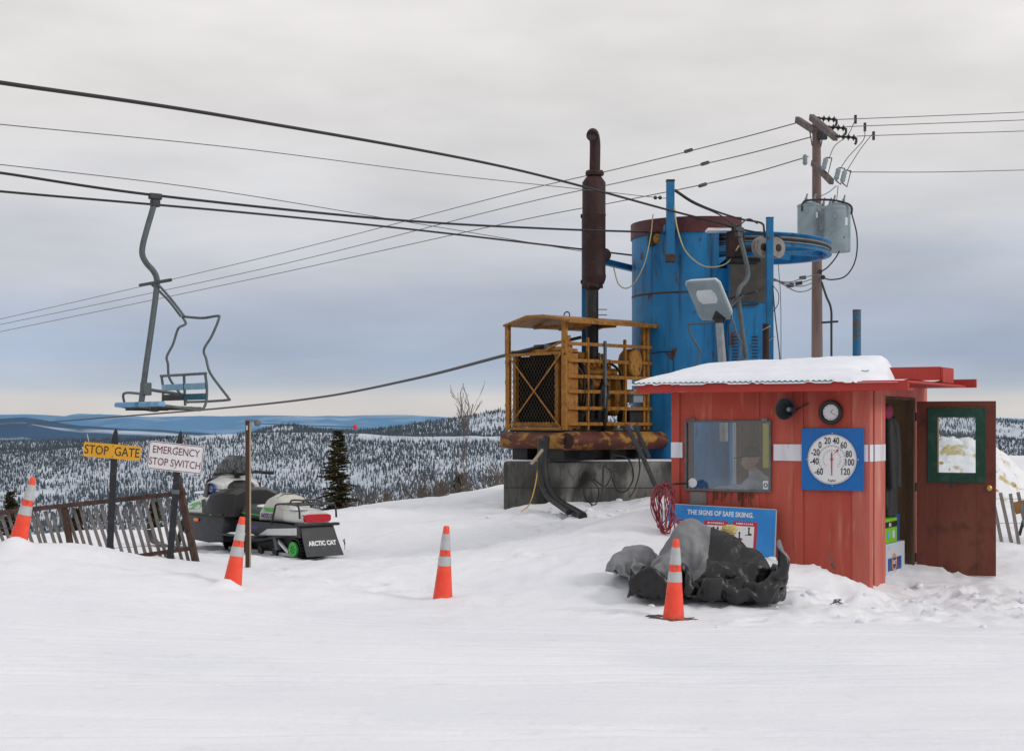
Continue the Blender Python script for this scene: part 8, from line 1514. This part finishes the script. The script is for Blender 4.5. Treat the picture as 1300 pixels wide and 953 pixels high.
# rear deck and tail light
MB().loft([sec(.03, .20, .42, .56), sec(.2, .22, .42, .60), sec(.42, .22, .42, .62)]).build('tail_fairing', 'hood_white', sn, 0, 60)
MB().loft([sec(.0, .185, .455, .545, p_=5), sec(.06, .20, .45, .55, p_=5)]).build('tail_lamp', 'lamp_red', sn, 0, 50)
for y in (-.26, .26):
    MB().tube(spline([(.62, y, .40), (.55, y, .58), (.48, y, .655), (.1, y, .66), (.02, y, .62), (.0, y, .50)], 5), .012, 8).build('rack_side', 'black_plastic', sn, smooth=60)
for x in (.05, .25, .46): MB().tube([(x, -.26, .66), (x, .26, .66)], .011, 8).build('rack_bar', 'black_plastic', sn)
for y in (-.09, .09): MB().tube(spline([(.46, y, .655), (.42, y, .70), (.1, y, .70), (.05, y, .655)], 5), .011, 8).build('rack_hoop', 'black_plastic', sn, smooth=60)
# seats
hump = MB().loft([sec(.36, .17, .42, .50), sec(.42, .20, .42, .62), sec(.55, .215, .42, .745), sec(.70, .215, .42, .775), sec(.84, .21, .42, .73), sec(.97, .20, .42, .60), sec(1.04, .18, .42, .52)]).build('rear_seat', 'seat_white', sn, 0, 60)
MB().tube([(.62, y_ * .9, z_) for y_, z_ in [(-.2, .6), (-.19, .72), (-.1, .768), (.1, .768), (.19, .72), (.205, .6)]], .006, 6).build('seat_piping', 'seat_dark', hump, smooth=60)
text('seat_lettering', 'ARCTIC CAT', .072, 'decal_purple', hump, frame((.78, .2165, .50), (-1, 0, 0), (0, 0, 1)), .72, .002)
text('seat_lettering', 'PANTHER', .072, 'decal_green', hump, frame((.74, .2168, .575), (-1, 0, 0), (0, 0, 1)), .80, .003)
MB().loft([sec(.95, .19, .42, .56), sec(1.1, .20, .42, .60), sec(1.35, .20, .43, .61), sec(1.6, .19, .45, .66), sec(1.75, .17, .48, .70)]).build('front_seat', 'seat_dark', sn, 0, 60)
MB().bar((1.0, .2, .50), (1.55, .202, .52), .004, .012).build('seat_stripe', 'decal_green', sn)
# bodywork: belly pan, side panels, hood, cowl, windshield
def hsec(x, w_, z0, z1, top): return [(x, -w_, z0), (x, -w_ * 1.02, (z0 + z1) / 2), (x, -w_ * .96, z1), (x, -w_ * .55, z1 + top), (x, 0, z1 + top * 1.15), (x, w_ * .55, z1 + top), (x, w_ * .96, z1), (x, w_ * 1.02, (z0 + z1) / 2), (x, w_, z0), (x, 0, z0 - .01)]
MB().loft([hsec(1.72, .40, .16, .47, .01), hsec(2.0, .45, .13, .48, .01), hsec(2.5, .43, .15, .47, .01), hsec(2.85, .33, .22, .44, .01), hsec(3.0, .2, .3, .42, .0)]).build('belly_pan', 'charcoal', sn, .01, 40)
hood = MB().loft([hsec(2.02, .44, .481, .68, .14), hsec(2.25, .44, .481, .66, .12), hsec(2.55, .41, .475, .60, .08), hsec(2.85, .33, .45, .52, .05), hsec(3.02, .2, .42, .46, .02)]).build('hood', 'hood_white', sn, .01, 50)
MB().loft([hsec(1.60, .30, .46, .74, .05), hsec(1.72, .41, .46, .76, .06), hsec(1.95, .455, .47, .74, .06), hsec(2.05, .45, .48, .66, .06)]).build('side_cover', 'black_plastic', sn, .01, 40)
for pts, m in ((((2.15, .60), (2.55, .57), (2.40, .61), (2.2, .64)), 'decal_green'), (((2.2, .545), (2.55, .52), (2.5, .545), (2.15, .585)), 'decal_green'), (((2.2, .565), (2.46, .545), (2.4, .575), (2.1, .60)), 'can_grey')):
    MB().add([(x, .449 - max(0, x - 2.25) * .09, z) for x, z in pts], [(0, 1, 2, 3)]).build('hood_decal', m, hood)
MB().bar((1.9, .462, .483), (2.75, .395, .475), .006, .014).build('pan_stripe', 'decal_green', sn)
MB().add([(2.06, .453, .50), (2.14, .451, .50), (2.16, .45, .66), (2.05, .453, .68)], [(0, 1, 2, 3)]).build('hood_vent', 'charcoal', hood)
MB().box(2.24, 2.35, .440, .456, .385, .425).build('side_reflector', 'reflector_orange', sn, .004)
MB().loft([hsec(1.95, .28, .70, .84, .05), hsec(2.12, .34, .68, .90, .06), hsec(2.30, .32, .66, .86, .05), hsec(2.45, .24, .64, .76, .03)]).build('instrument_cowl', 'hood_white', sn, .01, 50)
MB().lathe([(.055, -.01), (.085, -.01), (.085, .015), (.055, .015), (.055, -.01)], 24, T3(2.13, .335, .80) @ RX(90) @ Matrix.Diagonal((1.25, .85, 1, 1)), caps=False).build('gauge_bezel', 'blue_gloss', sn)
MB().lathe([(.0001, 0), (.06, 0), (.06, .012), (.0001, .012)], 20, T3(2.13, .340, .80) @ RX(90) @ Matrix.Diagonal((1.2, .8, 1, 1))).build('gauge_face', 'edge_grey', sn)
# windshield, a bowed tinted sheet
vs = []; nr, nc = 8, 18
for i in range(nr + 1):
    f = i / nr; z = .86 + .36 * f; w_ = .29 * (1 - .34 * f ** 2.0); bow = .20
    for j in range(nc + 1):
        u = j / nc * 2 - 1; vs.append((2.24 - .20 * f + bow * (1 - u * u) * (1 - .3 * f), w_ * u * (1 if f < .8 else 1 - .18 * (f - .8) * 5 * abs(u)), z - .02 * f * u * u))
fs = [(i * (nc + 1) + j, i * (nc + 1) + j + 1, (i + 1) * (nc + 1) + j + 1, (i + 1) * (nc + 1) + j) for i in range(nr) for j in range(nc)]
MB().add(vs, fs).build('windshield', 'smoked', sn, smooth=80)
MB().tube([(2.24 + .21 * (1 - (j / 8 * 2 - 1) ** 2), .295 * (j / 8 * 2 - 1), .88) for j in range(9)], .04, 10).build('shield_base', 'dark_wood', sn, smooth=70)
for s_ in (-1, 1): MB().loft([[(2.3, s_ * .36, .62), (2.12, s_ * .40, .64), (2.1, s_ * .395, .86), (2.2, s_ * .37, .88)], [(2.3, s_ * .34, .62), (2.12, s_ * .38, .64), (2.1, s_ * .375, .86), (2.2, s_ * .35, .88)]]).build('wind_deflector', 'charcoal', sn, .006)
for x0_, y0_, z0_, sx_, sy_ in ((1.2, .33, .262, .32, .08), (1.7, .34, .262, .2, .07), (.25, .12, .60, .12, .1), (2.3, .2, .735, .22, .12), (1.15, .02, .598, .14, .1)):
    MB().lathe([(1.0, -.006), (.8, .012), (.45, .02), (.0001, .022)], 18, T3(x0_, y0_, z0_) @ Matrix.Diagonal((sx_, sy_, 1, 1))).build('snow_patch', 'roof_snow', sn, smooth=70)
for y in (-.445, .445): MB().tube(spline([(1.7, y * .93, .49), (2.0, y * 1.03, .487), (2.5, y * .97, .48), (2.85, y * .76, .455)], 5), .012, 6).build('body_seam', 'black_plastic', sn, smooth=60)
MB().bar((1.62, .315, .80), (1.95, .462, .80), .01, .01).build('panel_seam', 'charcoal', sn)
MB().loft([sec(1.58, .16, .60, .80), sec(1.72, .20, .60, .90), sec(1.95, .22, .62, .93)]).build('console', 'black_plastic', sn, .01, 60)
# steering
MB().tube([(1.98, 0, .80), (1.80, 0, 1.0)], .035, 12).build('steering_post', 'black_plastic', sn); MB().box(1.74, 1.86, -.09, .09, .96, 1.04).build('bar_pad', 'black_plastic', sn, .03)
MB().tube(spline([(1.66, -.42, .99), (1.74, -.25, 1.0), (1.80, -.1, 1.0), (1.80, .1, 1.0), (1.74, .25, 1.0), (1.66, .42, .99)], 5), .014, 10).build('handlebar', 'black_plastic', sn, smooth=60)
for s_ in (-1, 1): MB().tube([(1.715, s_ * .30, 1.0), (1.655, s_ * .43, .99)], .022, 10).build('hand_grip', 'black_rubber', sn); MB().bar((1.76, s_ * .2, 1.02), (1.78, s_ * .36, 1.0), .012, .02).build('brake_lever', 'black_plastic', sn)
for o in list(sn.children):           # the nose sits close up to the seat
    if o.name.split('.')[0] in ('hood', 'side_cover', 'belly_pan', 'pan_stripe', 'side_reflector', 'body_seam', 'panel_seam', 'instrument_cowl', 'gauge_bezel', 'gauge_face', 'windshield', 'shield_base', 'wind_deflector'): o.location.x -= .20
# skis
for s_ in (-1, 1):
    sp_ = [(2.15, .02), (2.9, .02), (3.15, .05), (3.3, .14), (3.35, .2)]
    vs = []; 
    for x, z in sp_: vs += [(x, s_ * .46 - .06, z), (x, s_ * .46 + .06, z), (x, s_ * .46 + .06, z + .02), (x, s_ * .46 - .06, z + .02)]
    k_ = MB().loft([vs[4 * i:4 * i + 4] for i in range(len(sp_))]).build('front_ski', 'black_plastic', sn, .005)
    MB().bar((2.55, s_ * .46, .05), (2.5, s_ * .40, .38), .05, .06).build('ski_leg', 'grip_steel', k_, .006)

# ================================================================== vegetation
def spruce(label, base, h, w_, seed, group=None, bare=.06):
    rnd = random.Random(seed); t = thing('spruce_tree', label, 'spruce tree', base, group=group)
    MB().tube([(0, 0, -.6), (0, 0, h * .4), (.01, 0, h * .97)], [.045 * h / 2.2, .03 * h / 2.2, .004], 8).build('trunk', 'bark', t)
    vs = []; fs = []
    def quad(p, d, l, wd):
        u = Vector((rnd.uniform(-1, 1), rnd.uniform(-1, 1), rnd.uniform(-1, 1))); s_ = d.cross(u)
        if s_.length < 1e-3: return
        s_ = s_.normalized() * wd; o_ = len(vs); vs.extend([p - s_, p + s_, p + d * l + s_ * .3, p + d * l - s_ * .3]); fs.append((o_, o_ + 1, o_ + 2, o_ + 3))
    nb = 0; z = h * bare
    while z < h * .985:
        f = z / h; R_ = w_ * (1 - f) ** .8 * (.55 + .45 * min(1, f * 5)) + .02
        for b_ in range(rnd.randint(5, 8)):
            if rnd.random() < .14: continue
            a = rnd.uniform(0, 6.283); L_ = R_ * rnd.uniform(.55, 1.2); dr = Vector((math.cos(a), math.sin(a), rnd.uniform(-.45, .0) + .6 * f))
            dr.normalize(); n_ = max(3, int(L_ / .045))
            for k in range(n_):
                q = (k + .6) / n_; p = Vector((0, 0, z)) + dr * L_ * q + Vector((0, 0, -.10 * L_ * q * q))
                for e in range(8):
                    side = Vector((-math.sin(a), math.cos(a), 0)) * rnd.choice((-1, 1)); d = (dr * rnd.uniform(.3, 1) + side * rnd.uniform(.2, .9) + Vector((0, 0, rnd.uniform(-.35, .25)))).normalized()
                    quad(p, d, rnd.uniform(.06, .12) * (h / 2.2) ** .5 * (1.1 - .5 * q), rnd.uniform(.010, .020) * (h / 2.2) ** .5)
        z += h * rnd.uniform(.016, .026)
    MB().add(vs, fs).build('crown', 'needles', t, smooth=0)
    return t
Yt = 31.5; bz = gz(at(428, 0, Yt).x, Yt)
spruce('brownish green spruce standing alone right of the snowmobile', (at(429, 0, Yt).x, Yt, bz - .1), at(0, 545, Yt).z - bz + .1, .60, 3, bare=.12)
for px, top, Y, lab, sd_ in ((14, 622, 26, 'dark little spruce top behind the left end of the slat fence', 5), (196, 636, 27, 'small dark spruce behind the fence between the two signs', 6), (98, 645, 28, 'small dark spruce behind the middle of the slat fence', 7), (583, 600, 36, 'small dull spruce at the crest left of the concrete', 8)):
    x = at(px, 0, Y).x; b_ = gz(x, Y); h_ = at(0, top, Y).z - b_ + .3; spruce(lab, (x, Y, b_ - .3), h_, .26 * h_, sd_)
def bare_tree(name, label, cat, base, h, seed, spread=.5, stems=1, group=None, r0=.02, depth=4):
    rnd = random.Random(seed); t = thing(name, label, cat, base, group=group); g = MB()
    def grow(p, d, L_, r_, lvl):
        n_ = 4; pts = [p]; 
        for i in range(n_):
            d = (d + Vector((rnd.uniform(-1, 1), rnd.uniform(-1, 1), rnd.uniform(-.3, .5))) * .14).normalized(); pts.append(pts[-1] + d * L_ / n_)
        rs = [max(.004, r_ * (1 - .55 * i / n_)) for i in range(n_ + 1)]
        g.tube(pts, rs, 4 if lvl else 6, caps=False)
        if lvl >= depth: return
        for k in range(rnd.randint(3, 5) if lvl == 0 else rnd.randint(2, 4)):
            q = rnd.uniform(.25, 1.0); i = min(n_ - 1, int(q * n_)); pp = pts[i] + (pts[i + 1] - pts[i]) * (q * n_ - i if q < 1 else 1)
            nd = (d + Vector((rnd.uniform(-1, 1), rnd.uniform(-1, 1), rnd.uniform(-.1, .7))) * spread * 1.5).normalized(); grow(pp, nd, L_ * rnd.uniform(.4, .68), r_ * .55, lvl + 1)
    for s_ in range(stems): grow(Vector((rnd.uniform(-.1, .1) * (stems > 1), rnd.uniform(-.1, .1), 0)), Vector((rnd.uniform(-.3, .3) * (stems > 1), rnd.uniform(-.2, .2) * (stems > 1), 1)).normalized(), h * .62, r0, 0)
    g.build('branches', 'bark', t, smooth=60); return t
x = at(594, 0, 34).x; b_ = gz(x, 34)
bare_tree('bare_sapling', 'tall thin leafless sapling at the crest left of the engine', 'sapling', (x, 34, b_ - .2), (at(0, 500, 34).z - b_) * 1.05, 4, .28, 1, None, .015)
brnd = random.Random(21)
for i in range(40):
    px = brnd.uniform(445, 632) if i < 28 else brnd.choice((brnd.uniform(330, 420), brnd.uniform(-10, 330))); Y = brnd.uniform(29, 37); x = at(px, 0, Y).x; b_ = gz(x, Y)
    crest = np.interp(px, [0, 250, 430, 520, 630], [692, 686, 660, 641, 620]); top = crest - brnd.uniform(8, 42) * (1 if px > 440 else .6)
    h_ = max(.5, at(0, top, Y).z - b_)
    bare_tree('bare_shrub', 'leafless grey brown shrub among others beyond the snow crest', 'shrub', (x, Y, b_ - .1), h_, 100 + i, .55, 3, 'leafless shrubs beyond the snow crest', .011, 3)
for px, py, Y, s_, lab in ((1050, 768, 15.0, 1, 'dry brown stem lying on the snow in front of the hut'), (1058, 735, 16.2, 2, 'dry grass stem standing against the hut wall'), (437, 612 + 65, 20, 3, 'tiny dry twig poking out of the snow behind the middle cone')):
    x = at(px, 0, Y).x; b_ = gz(x, Y); t = bare_tree('dry_twig', lab, 'twig', (x, Y, b_ - .01), .16 if s_ != 2 else .3, 40 + s_, .6, 1, None, .004, 2)
    if s_ == 1: t.rotation_euler = (R(-20), R(70), 0)
# snow crumbs kicked up around the hut and the concrete
crnd = random.Random(5); cm = bpy.data.meshes.new('snow_lump')
lump = MB().sphere((0, 0, 0), 1, 10)
base_o = lump.build('snow_lump', 'roof_snow', None, smooth=80)
for v in base_o.data.vertices: v.co *= 1 + .25 * float(fbm(np.array(v.co.x * 1.7 + 3), np.array(v.co.y * 1.7 + v.co.z), 55, 3))
tag(base_o, 'loose lump of snow lying on the trodden snow by the hut and concrete', 'snow lump', 'loose snow lumps on the trodden snow')
first = True
for i in range(70):
    r_ = crnd.random()
    if r_ < .5: x, y = crnd.gauss(3.0, 1.0), crnd.gauss(15.5, .7)
    elif r_ < .8: x, y = crnd.gauss(.9, 1.0), crnd.gauss(21.9, .5)
    else: x, y = crnd.gauss(4.9, .7), crnd.gauss(16.6, .5)
    o = base_o if first else base_o.copy()
    if not first: COL.objects.link(o)
    first = False
    s_ = crnd.uniform(.015, .05); o.scale = (s_ * 1.3, s_, s_ * .7); o.rotation_euler = (0, 0, crnd.uniform(0, 6)); o.location = (x, y, gz(x, y) + s_ * .15)
